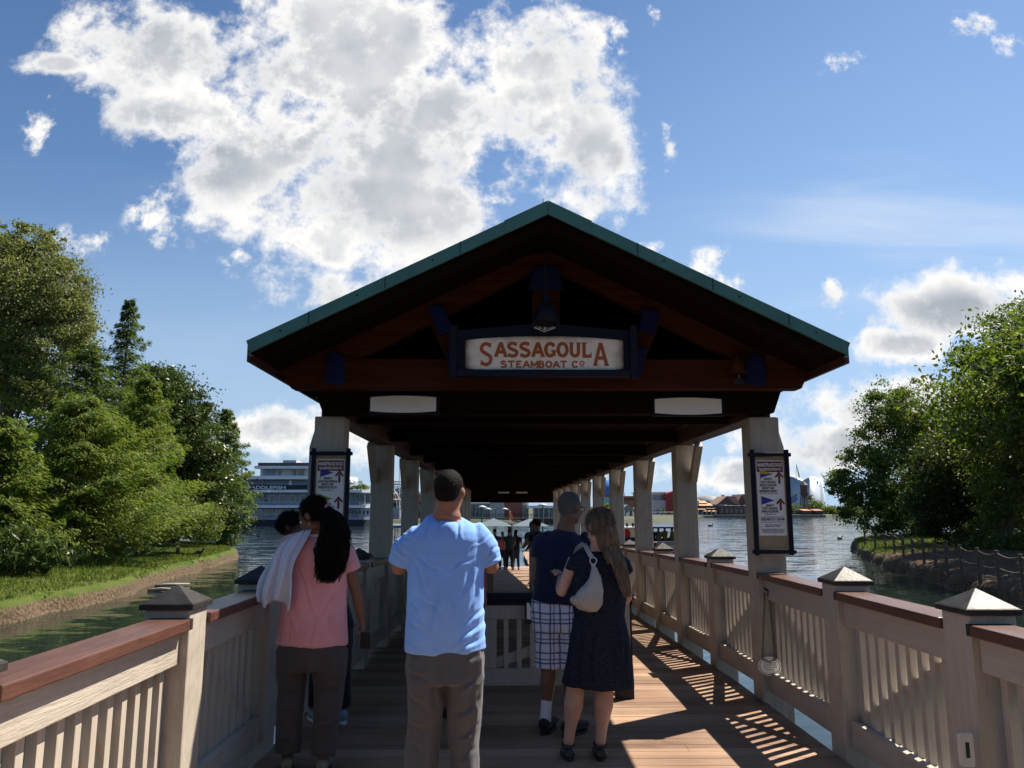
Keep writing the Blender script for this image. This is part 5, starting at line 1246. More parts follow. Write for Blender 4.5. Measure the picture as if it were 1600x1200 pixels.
sh = [T_([(nk + Vector((0, 0, -.004)), .066, .058), (B(697, 811), .105, .078), (B(697, 821), .150, .100), (B(697, 831), .183, .120), (B(697, 842), .196, .135), (B(697, 870), .200, .150), (B(696, 915), .203, .160), (B(696, 965), .206, .162), (B(696, 1016), .214, .158)], n=28),
      T_([(B(672, 838), .060, .07), (sL + Vector((.006, 0, -.012)), .076, .078), (sL.lerp(eL, .5) + Vector((-.012, 0, 0)), .079, .079), (sL.lerp(eL, .88) + Vector((.006, 0, 0)), .076, .074)]),
      T_([(B(722, 836), .060, .07), (sR + Vector((-.006, 0, -.012)), .076, .078), (sR.lerp(eR, .5) + Vector((.012, 0, 0)), .078, .079), (sR.lerp(eR, .88) + Vector((-.004, 0, 0)), .074, .074)])]
M_bluesh = fabric('light blue cotton jersey', (.215, .42, .88))
def blue_fold(c, n):
    f = folds(.015, (5, 5, 3.2), 3)(c, n)
    low = max(0, min(1, (1.15 - c.z) / .35)); up = max(0, (c.z - 1.38) / .15)
    return f * (.35 + 1.0 * low + .6 * up) + .004 * noise.noise(Vector((c.x * 22, c.y * 9, c.z * 7))) * (low + .3)
BL = [(648, 872, 668, 918, 1.3), (655, 868, 690, 890, .8), (744, 876, 724, 925, 1.3), (738, 870, 706, 886, .8), (757, 945, 722, 978, 1.1), (757, 968, 712, 996, 1.3), (756, 992, 716, 1010, 1.0), (640, 925, 662, 962, 1.0), (637, 960, 668, 985, 1.1), (636, 990, 660, 1008, .8),
 (676, 806, 668, 846, .7), (688, 804, 686, 840, .6), (712, 806, 722, 846, .7), (690, 900, 676, 990, .9), (706, 915, 716, 965, .7), (664, 930, 700, 955, .8), (612, 846, 642, 868, .9), (610, 862, 640, 880, .8), (622, 832, 652, 848, .7), (782, 850, 754, 872, .9), (780, 868, 752, 884, .8), (768, 836, 740, 850, .7), (748, 905, 738, 945, .8)]
sculpt('t_shirt', sh, M_bluesh, blue, .0075, 4, creases(BL, B, .0095, .010, blue_fold))
MB().tube([nk + Vector((.067 * math.cos(a), .058 * math.sin(a), -.002 - .012 * math.sin(a) * 0)) for a in [2 * math.pi * k / 24 for k in range(25)]], .006, 6, False).build('collar', M_bluesh, blue, smooth=True)
pn = [T_([(B(696, 1000), .196, .145), (B(696, 1035), .202, .15), (B(697, 1062), .198, .145)], n=24),
      T_([(B(667, 1025), .105, .13), (B(664, 1070), .100, .118), (lk, .094, .094), (lk.lerp(la, .5), .082, .086), (la + Vector((0, 0, .03)), .074, .078)]),
      T_([(B(726, 1025), .105, .13), (B(726, 1070), .094, .116), (rk, .086, .092), (rk.lerp(ra, .5), .074, .082), (ra + Vector((0, 0, .03)), .070, .075)])]
M_greyp = fabric('warm grey trousers', (.086, .090, .100)); TL = [(636, 1040, 672, 1056, 1.0), (640, 1080, 672, 1105, 1.2), (636, 1120, 668, 1140, 1.1), (640, 1150, 665, 1175, 1.0), (752, 1050, 716, 1070, 1.1), (748, 1090, 712, 1112, 1.2), (746, 1130, 715, 1148, 1.0), (742, 1165, 716, 1180, 1.0), (697, 1028, 697, 1070, 1.0), (684, 1060, 676, 1130, .9), (740, 1050, 736, 1150, 1.0)]
sculpt('trousers', pn, M_greyp, blue, .008, 3, creases(TL, B, .010, .012, folds(.013, (7, 7, 3.5), 9)))
M_shoe = mat('brown leather shoe', (.09, .06, .045), .5, .2, 12)
for a_ in (la, ra): sculpt('shoe', shoe_elems((a_.x, a_.y, .0), R(6 if a_ is la else -6)), M_shoe, blue, .008, 2); sole((a_.x, a_.y, 0), 0, M_black, blue)
ph = thing('phone', 'dark phone held in front of the man in the light blue shirt', 'phone', B(694, 862, .42)); c_ = ORG[ph.name]
b1 = MB().box(c_.x - .038, c_.x + .038, c_.y - .004, c_.y + .004, c_.z - .075, c_.z + .075).build('case', M_black, ph, .003)
MB().box(c_.x - .034, c_.x + .034, c_.y - .0055, c_.y - .0045, c_.z - .07, c_.z + .07).build('screen', M_navy, b1)

# ---------- woman in the pink shirt at the left rail
Yp = 5.1
def W(x, y, d=0): return atY(x, y, Yp) + Vector((0, d, 0))
pink = thing('person', 'woman with a long black ponytail in a pink shirt leaning toward the left rail', 'person', (W(490, 900).x, Yp, 0))
hc = W(490, 808, -.02); hrot = rotm(R(72), R(-28), R(0)); nk = W(500, 838, .0)
sL, eL = W(455, 852, .02), W(424, 905, .16); wL = Vector((XL + .13, Yp + .22, 1.075))
sR, eR = W(540, 866, 0), W(557, 930, .03); wR = W(563, 972, .06)
el = head_elems(hc, hrot, nk, .98, .050, .95) + [arm(sL, eL, wL, .92), arm(sR, eR, wR, .95), T_([(W(487, 1005), .16, .11), (W(490, 920), .14, .10), (W(495, 860), .15, .085), (nk, .052, .05)])]
el += hand_elems(wL, (-.8, .45, -.12), (0, 0, 1), .92, .25, 1) + hand_elems(wR, (.12, .05, -1), (.9, .2, .2), .92, 1.0, 1)
lk, la = Vector((W(452, 1090).x, Yp + .03, .48)), Vector((W(449, 1180).x, Yp + .0, .09)); rk, ra = Vector((W(512, 1090).x, Yp + .02, .48)), Vector((W(507, 1180).x, Yp - .04, .09))
el += [leg(W(462, 1000), lk, la), leg(W(512, 1000), rk, ra)]
sculpt('body', el, SK_brn, pink, .0075, 3); eyes(hc, hrot, pink, .98)
sculpt('hair', [E_(hc + hrot @ Vector((0, -.026, .036)), (.080, .094, .092), hrot), E_(hc + hrot @ Vector((0, -.075, -.01)), (.060, .038, .055), hrot)], HR_blk, pink, .007, 2, lambda c, n: .0025 * noise.noise(Vector((c.x * 30, c.y * 30, c.z * 90)))); fuzz(bpy.data.objects['hair.001'], HR_blk, pink, 5000, .05, flow=(.9, -.4, .1), lift=.06, w=.03)
M_pinkt = fabric('pink hair tie', (.6, .18, .25))
tie = W(512, 793, -.05); MB().tube([tie + Vector((.022 * math.cos(a) * .6, .022 * math.sin(a), .022 * math.cos(a))) for a in [2 * math.pi * k / 14 for k in range(15)]], .009, 7, False).build('hair_tie', M_pinkt, pink, smooth=True)
G_ = [tie, W(524, 803, -.12), W(532, 830, -.17), W(528, 862, -.19), W(525, 890, -.19), W(522, 908, -.18)]
strands('ponytail', G_, [.028, .058, .085, .100, .082, .05], HR_blk, pink, 620, 16, .016, 20, .0042, 4, flat=.55)
er = hc + hrot @ Vector((.082, -.004, -.058)); 
for sgn in (1, -1):
    er = hc + hrot @ Vector((.083 * sgn, -.004, -.050)); MB().tube([er + Vector((.003, .020 * math.sin(a), .020 * math.cos(a))) for a in [2 * math.pi * k / 16 for k in range(17)]], .0022, 6, False).build('hoop_earring', mat('gold earring', (.6, .36, .10), .3, .1, 9, metal=1.0), pink, smooth=True)
M_pink = fabric('pink cotton jersey', (.74, .34, .36))
sh = [T_([(nk + Vector((0, 0, .0)), .058, .052), (W(497, 846), .115, .085), (W(496, 858), .165, .11), (W(497, 880), .195, .125), (W(494, 915), .203, .135), (W(490, 955), .210, .142), (W(487, 1007), .226, .148)], n=26),
      T_([(W(515, 856), .08, .075), (sR, .080, .075), (sR.lerp(eR, .42) + Vector((.0, 0, 0)), .076, .074)]), T_([(W(475, 848), .08, .07), (sL, .076, .07), (sL.lerp(eL, .5), .072, .07)])]
PL = [(470, 880, 500, 960, .9), (540, 905, 510, 950, 1.1), (545, 930, 500, 985, 1.0), (446, 930, 470, 990, 1.0), (500, 960, 492, 1004, .9), (525, 900, 518, 1000, .8), (556, 872, 530, 890, .9), (462, 950, 458, 1004, .8)]
sculpt('shirt', sh, M_pink, pink, .0075, 4, creases(PL, W, .008, .011, folds(.010, (5, 5, 2.2), 21)))
M_wht = fabric('white terry towel', (.62, .64, .72), .95, .04, 120)
sculpt('collar', [T_([(nk + Vector((.062 * math.cos(a), .056 * math.sin(a), .006)), .012, .016) for a in [2 * math.pi * k / 20 for k in range(21)]], (0, 0, 1), 8), T_([(W(480, 836, -.05), .03, .012), (W(462, 846, -.09), .024, .012)])], M_wht, pink, .006, 1)
M_taupe = fabric('dark taupe trousers', (.075, .060, .058))
pn = [T_([(W(487, 990), .205, .135), (W(487, 1022), .215, .14), (W(487, 1045), .205, .135)], n=24),
      T_([(W(460, 1015), .115, .125), (W(456, 1050), .10, .11), (lk, .085, .088), (lk.lerp(la, .5), .080, .082), (la + Vector((0, 0, .02)), .080, .08)]),
      T_([(W(514, 1015), .120, .125), (W(514, 1050), .110, .115), (rk, .098, .095), (rk.lerp(ra, .5), .080, .085), (ra + Vector((0, 0, .02)), .074, .078)])]
TP = [(440, 1040, 470, 1060, 1.0), (438, 1100, 470, 1118, 1.1), (436, 1150, 466, 1164, 1.0), (536, 1050, 500, 1075, 1.0), (530, 1110, 494, 1128, 1.1), (524, 1150, 496, 1166, 1.0), (487, 1020, 484, 1060, 1.0)]
sculpt('trousers', pn, M_taupe, pink, .008, 3, creases(TP, W, .009, .012, folds(.009, (6, 6, 2.5), 33)))
M_tansh = mat('tan suede shoe', (.20, .16, .12), .8, .2, 20)
for a_, yw in ((la, R(14)), (ra, R(4))):
    sculpt('shoe', shoe_elems((a_.x, a_.y, .012), yw, .25, .044), M_tansh, pink, .007, 2); sole((a_.x, a_.y, 0), yw, M_black, pink, .26, .046)
# towel over her shoulder: one folded sheet
tw = thing('towel', 'white towel draped over the left shoulder of the woman in pink', 'towel', W(450, 880, -.1), None)
U_, V_ = 26, 30; vs = []; 
top = [W(492, 826, -.06), W(476, 828, -.085), W(458, 838, -.08), W(448, 846, -.02)]
botm = [W(462, 953, -.17), W(446, 925, -.20), W(430, 948, -.20), W(411, 925, -.13)]
mid = [W(474, 880, -.175), W(458, 880, -.19), W(437, 880, -.17), W(424, 880, -.09)]
def lerpl(L_, t): f = t * (len(L_) - 1); i = min(int(f), len(L_) - 2); return L_[i].lerp(L_[i + 1], f - i)
for j in range(V_ + 1):
    t = j / V_
    for i in range(U_ + 1):
        u = i / U_; a, b, c = lerpl(top, u), lerpl(mid, u), lerpl(botm, u); p = a * (1 - t) ** 2 + (b * 2 - (a + c) / 2) * 2 * t * (1 - t) + c * t * t
        p = p + Vector((0, -.026 * math.sin(u * 19 + t * 1.5) * (.3 + t) - .012 * math.sin(u * 41 + 2 * t), .016 * math.sin(u * 11 + 1) * t)) + Vector((.008 * math.sin(t * 9 + u * 4), 0, 0)); vs.append(p)
fs = [(j * (U_ + 1) + i, j * (U_ + 1) + i + 1, (j + 1) * (U_ + 1) + i + 1, (j + 1) * (U_ + 1) + i) for j in range(V_) for i in range(U_)]
o = MB().add(vs, fs).build('cloth', M_wht, tw, smooth=True); sm = o.modifiers.new('thickness', 'SOLIDIFY'); sm.thickness = .012
ph = thing('phone', 'dark phone in the lowered right hand of the woman in pink', 'phone', W(567, 1003, .06)); c_ = ORG[ph.name]
b1 = MB().bar(c_ + Vector((.01, -.03, .055)), c_ + Vector((0, .02, -.055)), .062, .010, (0, 1, .3))  .build('case', M_black, ph, .004)
MB().ball(c_ + Vector((-.015, -.038, .035)), .007, 8, 6).build('lens', M_iron, b1)

# ---------- man bending over the rail behind her
Yr = 6.2
def Q(x, y, d=0): return atY(x, y, Yr) + Vector((0, d, 0))
rm = thing('person', 'dark haired man in black bent over the left rail behind the woman in pink', 'person', (Q(515, 1000).x, Yr, 0))
hc = Q(457, 826, -.02); hrot = rotm(R(75), R(-48), 0); nk = Q(474, 850)
sL, eL, wL = Q(468, 872, .10), Vector((XL + .10, Yr + .12, 1.12)), Vector((XL + .02, Yr - .10, 1.09)); sR, eR, wR = Q(488, 872, -.12), Vector((XL + .16, Yr - .16, 1.10)), Vector((XL + .05, Yr - .30, 1.09))
lk, la, rk, ra = Vector((Q(497, 1050).x, Yr + .06, .47)), Vector((Q(492, 1100).x, Yr + .06, .09)), Vector((Q(533, 1050).x, Yr - .0, .47)), Vector((Q(534, 1100).x, Yr + .02, .09))
el = head_elems(hc, hrot, nk, .98, .052) + [arm(sL, eL, wL), arm(sR, eR, wR), T_([(Q(520, 985), .14, .11), (Q(500, 920), .14, .10), (Q(482, 870), .12, .15), (nk, .055, .055)])] + hand_elems(wL, (-.3, -.9, 0), (0, 0, 1), .95, .3, 1) + hand_elems(wR, (-.5, -.8, 0), (0, 0, 1), .95, .3, 1) + [leg(Q(505, 975, .08), lk, la), leg(Q(530, 975, -.06), rk, ra)]
sculpt('body', el, SK_dark, rm, .009, 3); eyes(hc, hrot, rm, .98)
sculpt('hair', [E_(hc + hrot @ Vector((0, -.018, .045)), (.084, .098, .092), hrot), E_(hc + hrot @ Vector((0, .03, .085)), (.065, .05, .035), hrot)], HR_blk, rm, .007, 1, lambda c, n: .006 * noise.noise(c * 45)); fuzz(bpy.data.objects['hair.002'], HR_blk, rm, 6000, .022, lift=.6)
M_blk = fabric('black cotton', (.014, .014, .016))
sculpt('shirt', [T_([(nk, .065, .06), (Q(484, 866), .13, .17), (Q(497, 905), .155, .17), (Q(512, 950), .16, .15), (Q(522, 990), .165, .14)], n=22), T_([(sL, .075, .075), (sL.lerp(eL, .6), .065, .065)]), T_([(sR, .075, .075), (sR.lerp(eR, .6), .065, .065)])], M_blk, rm, .010, 3, folds(.006))
sculpt('trousers', [T_([(Q(520, 970), .155, .135), (Q(520, 1010), .155, .135)], n=20), T_([(Q(505, 985, .05), .09, .11), (lk, .082, .085), (la + Vector((0, 0, .02)), .068, .07)]), T_([(Q(530, 985, -.03), .09, .11), (rk, .082, .085), (ra + Vector((0, 0, .02)), .066, .07)])], M_blk, rm, .010, 3, folds(.008))
M_snk = fabric('blue grey sneaker', (.22, .28, .38)); M_sol = mat('white rubber sole', (.6, .6, .62), .6, .05, 8)
for a_ in (la, ra): sculpt('sneaker', shoe_elems((a_.x, a_.y, .02), R(25)), M_snk, rm, .008, 2); sole((a_.x, a_.y, .0), R(25), M_sol, rm)

# ---------- man in the navy t-shirt and plaid shorts
Yn = 5.95
def N(x, y, d=0): return atY(x, y, Yn) + Vector((0, d, 0))
nav = thing('person', 'grey haired man with glasses in a navy t-shirt and plaid shorts', 'person', (N(875, 950).x, Yn, 0))
hc = N(892, 795, .0); hrot = rotm(R(-48), R(-6), R(-3)); nk = N(884, 828, 0)
sL, eL, wL = N(848, 848, 0), N(838, 905, .0), N(850, 938, .20); sR, eR, wR = N(922, 848, .02), N(930, 900, .12), N(905, 915, .30)
lk, la, rk, ra = Vector((N(858, 1050).x, Yn + .01, .47)), Vector((N(852, 1110).x, Yn - .02, .09)), Vector((N(892, 1050).x, Yn - .05, .47)), Vector((N(888, 1120).x, Yn - .10, .09))
el = head_elems(hc, hrot, nk, 1.02, .060, 1.05) + [arm(sL, eL, wL, 1.0), arm(sR, eR, wR, 1.0), T_([(N(868, 950), .15, .11), (N(876, 890), .15, .11), (N(884, 848), .16, .09), (nk, .06, .06)])] + hand_elems(wL, (.3, .6, -.3), (-.2, .4, .8), 1.0, .7, -1) + hand_elems(wR, (-.3, .8, .2), (.2, 0, 1), 1.0, .7, 1) + [leg(N(857, 950), lk, la, 1.0), leg(N(888, 950), rk, ra, 1.0)]
sculpt('body', el, SK_brn, nav, .0075, 3); eyes(hc, hrot, nav, 1.02)
sculpt('hair', [E_(hc + hrot @ Vector((0, -.022, .036)), (.0785, .0905, .092), hrot), E_(hc + hrot @ Vector((0, -.052, -.006)), (.065, .048, .046), hrot), E_(hc + hrot @ Vector((0, -.050, -.036)), (.048, .036, .034), hrot)], HR_gry, nav, .006, 2, lambda c, n: .001 * noise.noise(c * 200)); fuzz(bpy.data.objects['hair.003'], HR_gry2, nav, 11000, .009, lift=.5); nape(nav, hc, hrot, HR_gry2)
gl = MB()
for sx_ in (-1, 1):
    c_ = hc + hrot @ Vector((sx_ * .033, .096, .004)); gl.tube([c_ + hrot @ Vector((.024 * math.cos(a), 0, .018 * math.sin(a))) for a in [2 * math.pi * k / 18 for k in range(19)]], .002, 5, False)
    gl.tube([hc + hrot @ Vector((sx_ * .058, .094, .010)), hc + hrot @ Vector((sx_ * .082, .04, .012)), hc + hrot @ Vector((sx_ * .084, -.01, .010))], .0025, 5)
gl.tube([hc + hrot @ Vector((-.010, .098, .008)), hc + hrot @ Vector((.010, .098, .008))], .002, 5); gl.build('glasses', M_iron, nav)
M_nav = fabric('navy cotton jersey', (.010, .013, .042))
sculpt('t_shirt', [T_([(nk, .070, .062), (N(883, 836), .14, .09), (N(882, 846), .195, .115), (N(880, 870), .208, .13), (N(876, 905), .200, .14), (N(872, 942), .198, .14)], n=26),
   T_([(N(862, 844), .08, .07), (sL, .082, .078), (sL.lerp(eL, .42), .074, .074)]), T_([(N(908, 844), .08, .07), (sR, .082, .078), (sR.lerp(eR, .5), .074, .074)])], M_nav, nav, .008, 4, creases([(846, 875, 866, 915, 1.1), (905, 880, 890, 930, 1.1), (842, 915, 880, 938, 1.0), (900, 905, 866, 925, .9), (870, 850, 866, 890, .8)], N, .008, .011, folds(.008, (5, 5, 2.6), 41)))
def plaid():
    m, t, b = nodes('white and navy plaid cotton'); L = t.links.new
    tcn = tn(t, 'ShaderNodeTexCoord'); sp = tn(t, 'ShaderNodeSeparateXYZ'); ns = tn(t, 'ShaderNodeTexNoise'); ns.inputs['Scale'].default_value = 7
    L(tcn.outputs['Object'], ns.inputs['Vector']); mv = tn(t, 'ShaderNodeVectorMath', operation='MULTIPLY_ADD'); L(ns.outputs['Color'], mv.inputs[0]); mv.inputs[1].default_value = (.03, .03, .02); L(tcn.outputs['Object'], mv.inputs[2]); L(mv.outputs[0], sp.inputs[0])
    def line(src, sc, w, off=0):
        a = tn(t, 'ShaderNodeMath', operation='MULTIPLY_ADD'); L(src, a.inputs[0]); a.inputs[1].default_value = sc; a.inputs[2].default_value = off
        f = tn(t, 'ShaderNodeMath', operation='FRACT'); L(a.outputs[0], f.inputs[0]); s_ = tn(t, 'ShaderNodeMath', operation='LESS_THAN'); L(f.outputs[0], s_.inputs[0]); s_.inputs[1].default_value = w; return s_.outputs[0]
    acc_ = None
    for src, o_ in ((sp.outputs[0], 0), (sp.outputs[2], 1)):
        for sc, w, off in ((14, .17, .0), (7, .06, .3)):
            l = line(src, sc, w, off)
            if acc_ is None: acc_ = l
            else:
                q = tn(t, 'ShaderNodeMath', operation='ADD'); L(acc_, q.inputs[0]); L(l, q.inputs[1]); acc_ = q.outputs[0]
    r = tn(t, 'ShaderNodeValToRGB'); q = tn(t, 'ShaderNodeMath', operation='DIVIDE'); L(acc_, q.inputs[0]); q.inputs[1].default_value = 3; L(q.outputs[0], r.inputs[0])
    r.color_ramp.elements[0].color = (.62, .64, .74, 1); r.color_ramp.elements[1].color = (.012, .018, .07, 1); e = r.color_ramp.elements.new(.34); e.color = (.10, .13, .27, 1)
    L(r.outputs[0], b.inputs['Base Color']); b.inputs['Roughness'].default_value = .9; return m
sculpt('shorts', [T_([(N(868, 935), .180, .13), (N(868, 965), .185, .14), (N(868, 985), .180, .135)], n=22), T_([(N(858, 955), .10, .12), (N(857, 1000), .102, .115), (N(858, 1042), .104, .112)], n=18), T_([(N(886, 955), .10, .12), (N(890, 1000), .102, .115), (N(892, 1042), .104, .112)], n=18)], plaid(), nav, .009, 3, folds(.008, (8, 8, 4), 51))
M_sock = fabric('white ribbed sock', (.66, .68, .74), .95, .05, 150); M_bshoe = fabric('black trainer', (.02, .02, .022))
for a_, k_, yw in ((la, lk, R(-20)), (ra, rk, R(-40))):
    sculpt('sock', [T_([(k_.lerp(a_, .62), .043, .045), (k_.lerp(a_, .8), .040, .043), (a_, .042, .048), (a_ + Vector((0, 0, -.04)), .040, .05)])], M_sock, nav, .006, 1, lambda c, n: .002 * noise.noise(Vector((c.x * 9, c.y * 9, c.z * 60))))
    sculpt('trainer', shoe_elems((a_.x, a_.y, .016), yw, .29, .05, .05), M_bshoe, nav, .008, 2); sole((a_.x, a_.y, 0), yw, M_iron, nav, .30, .053)

# ---------- woman in the dark patterned dress
Yw = 5.35
def D(x, y, d=0): return atY(x, y, Yw) + Vector((0, d, 0))
wo = thing('person', 'woman with an ash brown ponytail in a sleeveless dark patterned dress', 'person', (D(935, 950).x, Yw, 0))
hc = D(934, 824, .0); hrot = rotm(R(38), R(-4), R(4)); nk = D(933, 858, 0)
sL, eL, wL = D(899, 874, 0), D(876, 927, .02), D(880, 905, .20); sR, eR, wR = D(972, 880, 0), D(981, 935, .02), D(972, 950, .22)
lk, la, rk, ra = Vector((D(900, 1100).x, Yw + .02, .44)), Vector((D(888, 1180).x, Yw, .085)), Vector((D(946, 1100).x, Yw + .02, .44)), Vector((D(938, 1180).x, Yw - .0, .085))
el = head_elems(hc, hrot, nk, .97, .047, .92) + [arm(sL, eL, wL, .95), arm(sR, eR, wR, .95), T_([(D(935, 990), .16, .12), (D(935, 940), .13, .10), (D(935, 880), .15, .09), (nk, .05, .05)])] + hand_elems(wL, (-.1, .8, .35), (.5, .0, .8), .9, .8, 1) + hand_elems(wR, (-.5, .7, .2), (.3, 0, 1), .9, .7, 1) + [leg(D(912, 1000), lk, la, 1.0, (.085, .060, .060, .034)), leg(D(950, 1000), rk, ra, 1.0, (.085, .060, .060, .034))]
sculpt('body', el, SK_fair, wo, .007, 3); eyes(hc, hrot, wo, .97)
sculpt('hair', [E_(hc + hrot @ Vector((0, -.022, .034)), (.083, .097, .096), hrot), E_(hc + hrot @ Vector((0, -.070, -.018)), (.068, .048, .060), hrot)], HR_ash, wo, .006, 2, lambda c, n: .004 * noise.noise(Vector((c.x * 70, c.y * 70, c.z * 14)))); fuzz(bpy.data.objects['hair.004'], HR_ash, wo, 9000, .06, flow=(.25, -.5, -1), lift=.08, w=.03)
hb = hc + hrot @ Vector((0, -.10, .0)); tp = D(953, 852, -.07)
strands('ponytail', [hb, hb.lerp(tp, .6) + Vector((0, -.02, .01)), tp, D(960, 872, -.13), D(966, 895, -.15), D(972, 915, -.15), D(976, 930, -.14)], [.050, .052, .046, .046, .042, .032, .016], HR_ash, wo, 420, 16, .009, 15, .0032, 8, flat=.6)
strands('nape_hair', [hc + hrot @ Vector((-.02, -.09, -.02)), D(940, 850, -.08), D(946, 862, -.11), D(950, 880, -.12)], [.060, .045, .035, .02], HR_ash, wo, 140, 10, .006, 9, .0030, 9, flat=.5)
MB().ball(hc + hrot @ Vector((-.083, -.006, -.040)), .006, 8, 6).build('earring', M_galv, wo)
MB().tube([wL + (eL - wL) * .10 + Vector((.028 * math.cos(a), .008 * math.sin(a), .028 * math.sin(a))) for a in [2 * math.pi * k / 16 for k in range(17)]], .005, 6, False).build('bracelet', M_black, wo)
def dress_mat():
    m, t, b = nodes('black dress cloth with deep teal leaf lines'); L = t.links.new
    tcn = tn(t, 'ShaderNodeTexCoord'); v = tn(t, 'ShaderNodeTexVoronoi', feature='DISTANCE_TO_EDGE'); v.inputs['Scale'].default_value = 36; ns = tn(t, 'ShaderNodeTexNoise'); ns.inputs['Scale'].default_value = 9
    L(tcn.outputs['Object'], ns.inputs['Vector']); mv = tn(t, 'ShaderNodeVectorMath', operation='MULTIPLY_ADD'); L(ns.outputs['Color'], mv.inputs[0]); mv.inputs[1].default_value = (.09, .09, .09); L(tcn.outputs['Object'], mv.inputs[2]); L(mv.outputs[0], v.inputs['Vector'])
    r = tn(t, 'ShaderNodeValToRGB'); L(v.outputs['Distance'], r.inputs[0]); r.color_ramp.elements[0].position = .03; r.color_ramp.elements[0].color = (.015, .024, .042, 1); r.color_ramp.elements[1].position = .10; r.color_ramp.elements[1].color = (.007, .009, .018, 1)
    L(r.outputs[0], b.inputs['Base Color']); b.inputs['Roughness'].default_value = .8; b.inputs['Specular IOR Level'].default_value = .25; return m
sculpt('dress', [T_([(D(934, 862), .085, .062), (D(934, 868), .135, .085), (D(934, 880), .170, .105), (D(935, 905), .190, .125), (D(936, 935), .180, .125), (D(936, 962), .168, .12), (D(936, 995), .200, .14), (D(936, 1035), .222, .15), (D(934, 1072), .242, .155)], n=28),
   T_([(D(912, 868), .05, .06), (D(897, 878), .052, .065), (D(893, 892), .05, .06)]), T_([(D(958, 868), .05, .06), (D(974, 882), .055, .065), (D(979, 896), .052, .06)])], dress_mat(), wo, .008, 3, creases([(905, 960, 900, 1060, 1.2), (925, 965, 918, 1065, 1.0), (950, 965, 956, 1065, 1.1), (970, 970, 974, 1060, 1.0), (898, 900, 925, 945, .9), (975, 905, 950, 950, .9)], D, .009, .013, folds(.009, (7, 7, 1.6), 61)))
M_mj = mat('black strap shoe leather', (.012, .012, .013), .35, .2, 15)
for a_, yw in ((la, R(4)), (ra, R(-4))):
    sculpt('shoe', [T_([((a_.x, a_.y - .07, .045), .030, .028), ((a_.x, a_.y - .045, .040), .040, .036), ((a_.x, a_.y + .0, .028), .042, .022), ((a_.x, a_.y + .10, .028), .046, .024), ((a_.x, a_.y + .15, .022), .03, .014)])], M_mj, wo, .006, 2)
    MB().tube([(a_.x + .040 * math.cos(t), a_.y - .0 + .036 * math.sin(t), .085 + .01 * math.sin(t)) for t in [2 * math.pi * k / 16 for k in range(17)]], .008, 6, False).build('shoe_strap', M_mj, wo)
    sole((a_.x, a_.y, 0), yw, M_black, wo, .25, .045)
# shoulder bag
hbg = thing('shoulder_bag', 'slouchy pale grey shoulder bag with a ring worn by the woman in the dark dress', 'handbag', D(914, 920, -.15))
M_bag = mat('pale grey pebbled leather', (.36, .345, .31), .55, .12, 14, .3, 160)
sculpt('pouch', [T_([(D(924, 884, -.15), .016, .022), (D(926, 898, -.155), .040, .032), (D(924, 915, -.16), .068, .045), (D(916, 932, -.16), .095, .052), (D(911, 944, -.155), .080, .040), (D(910, 949, -.15), .05, .02)], n=18), E_(D(900, 934, -.155), (.055, .040, .034)), E_(D(925, 930, -.155), (.050, .042, .05))], M_bag, hbg, .006, 3, folds(.007, (12, 12, 8), 71))
rg = D(923, 874, -.15); MB().tube([rg + Vector((.022 * math.cos(a), 0, .022 * math.sin(a))) for a in [2 * math.pi * k / 20 for k in range(21)]], .0045, 7, False).build('ring', M_galv, hbg, smooth=True)
mb = MB()
for P_s in ([D(913, 849, .0), D(913, 852, -.06), D(917, 862, -.125), D(921, 869, -.15)], [D(913, 849, .0), D(904, 856, .06), D(896, 880, .11)], [D(923, 879, -.15), D(924, 888, -.15)]):
    for a, b in zip(P_s[:-1], P_s[1:]): mb.bar(a, b, .030, .006, (0, 1, .2))
mb.build('strap', M_bag, hbg, .002)

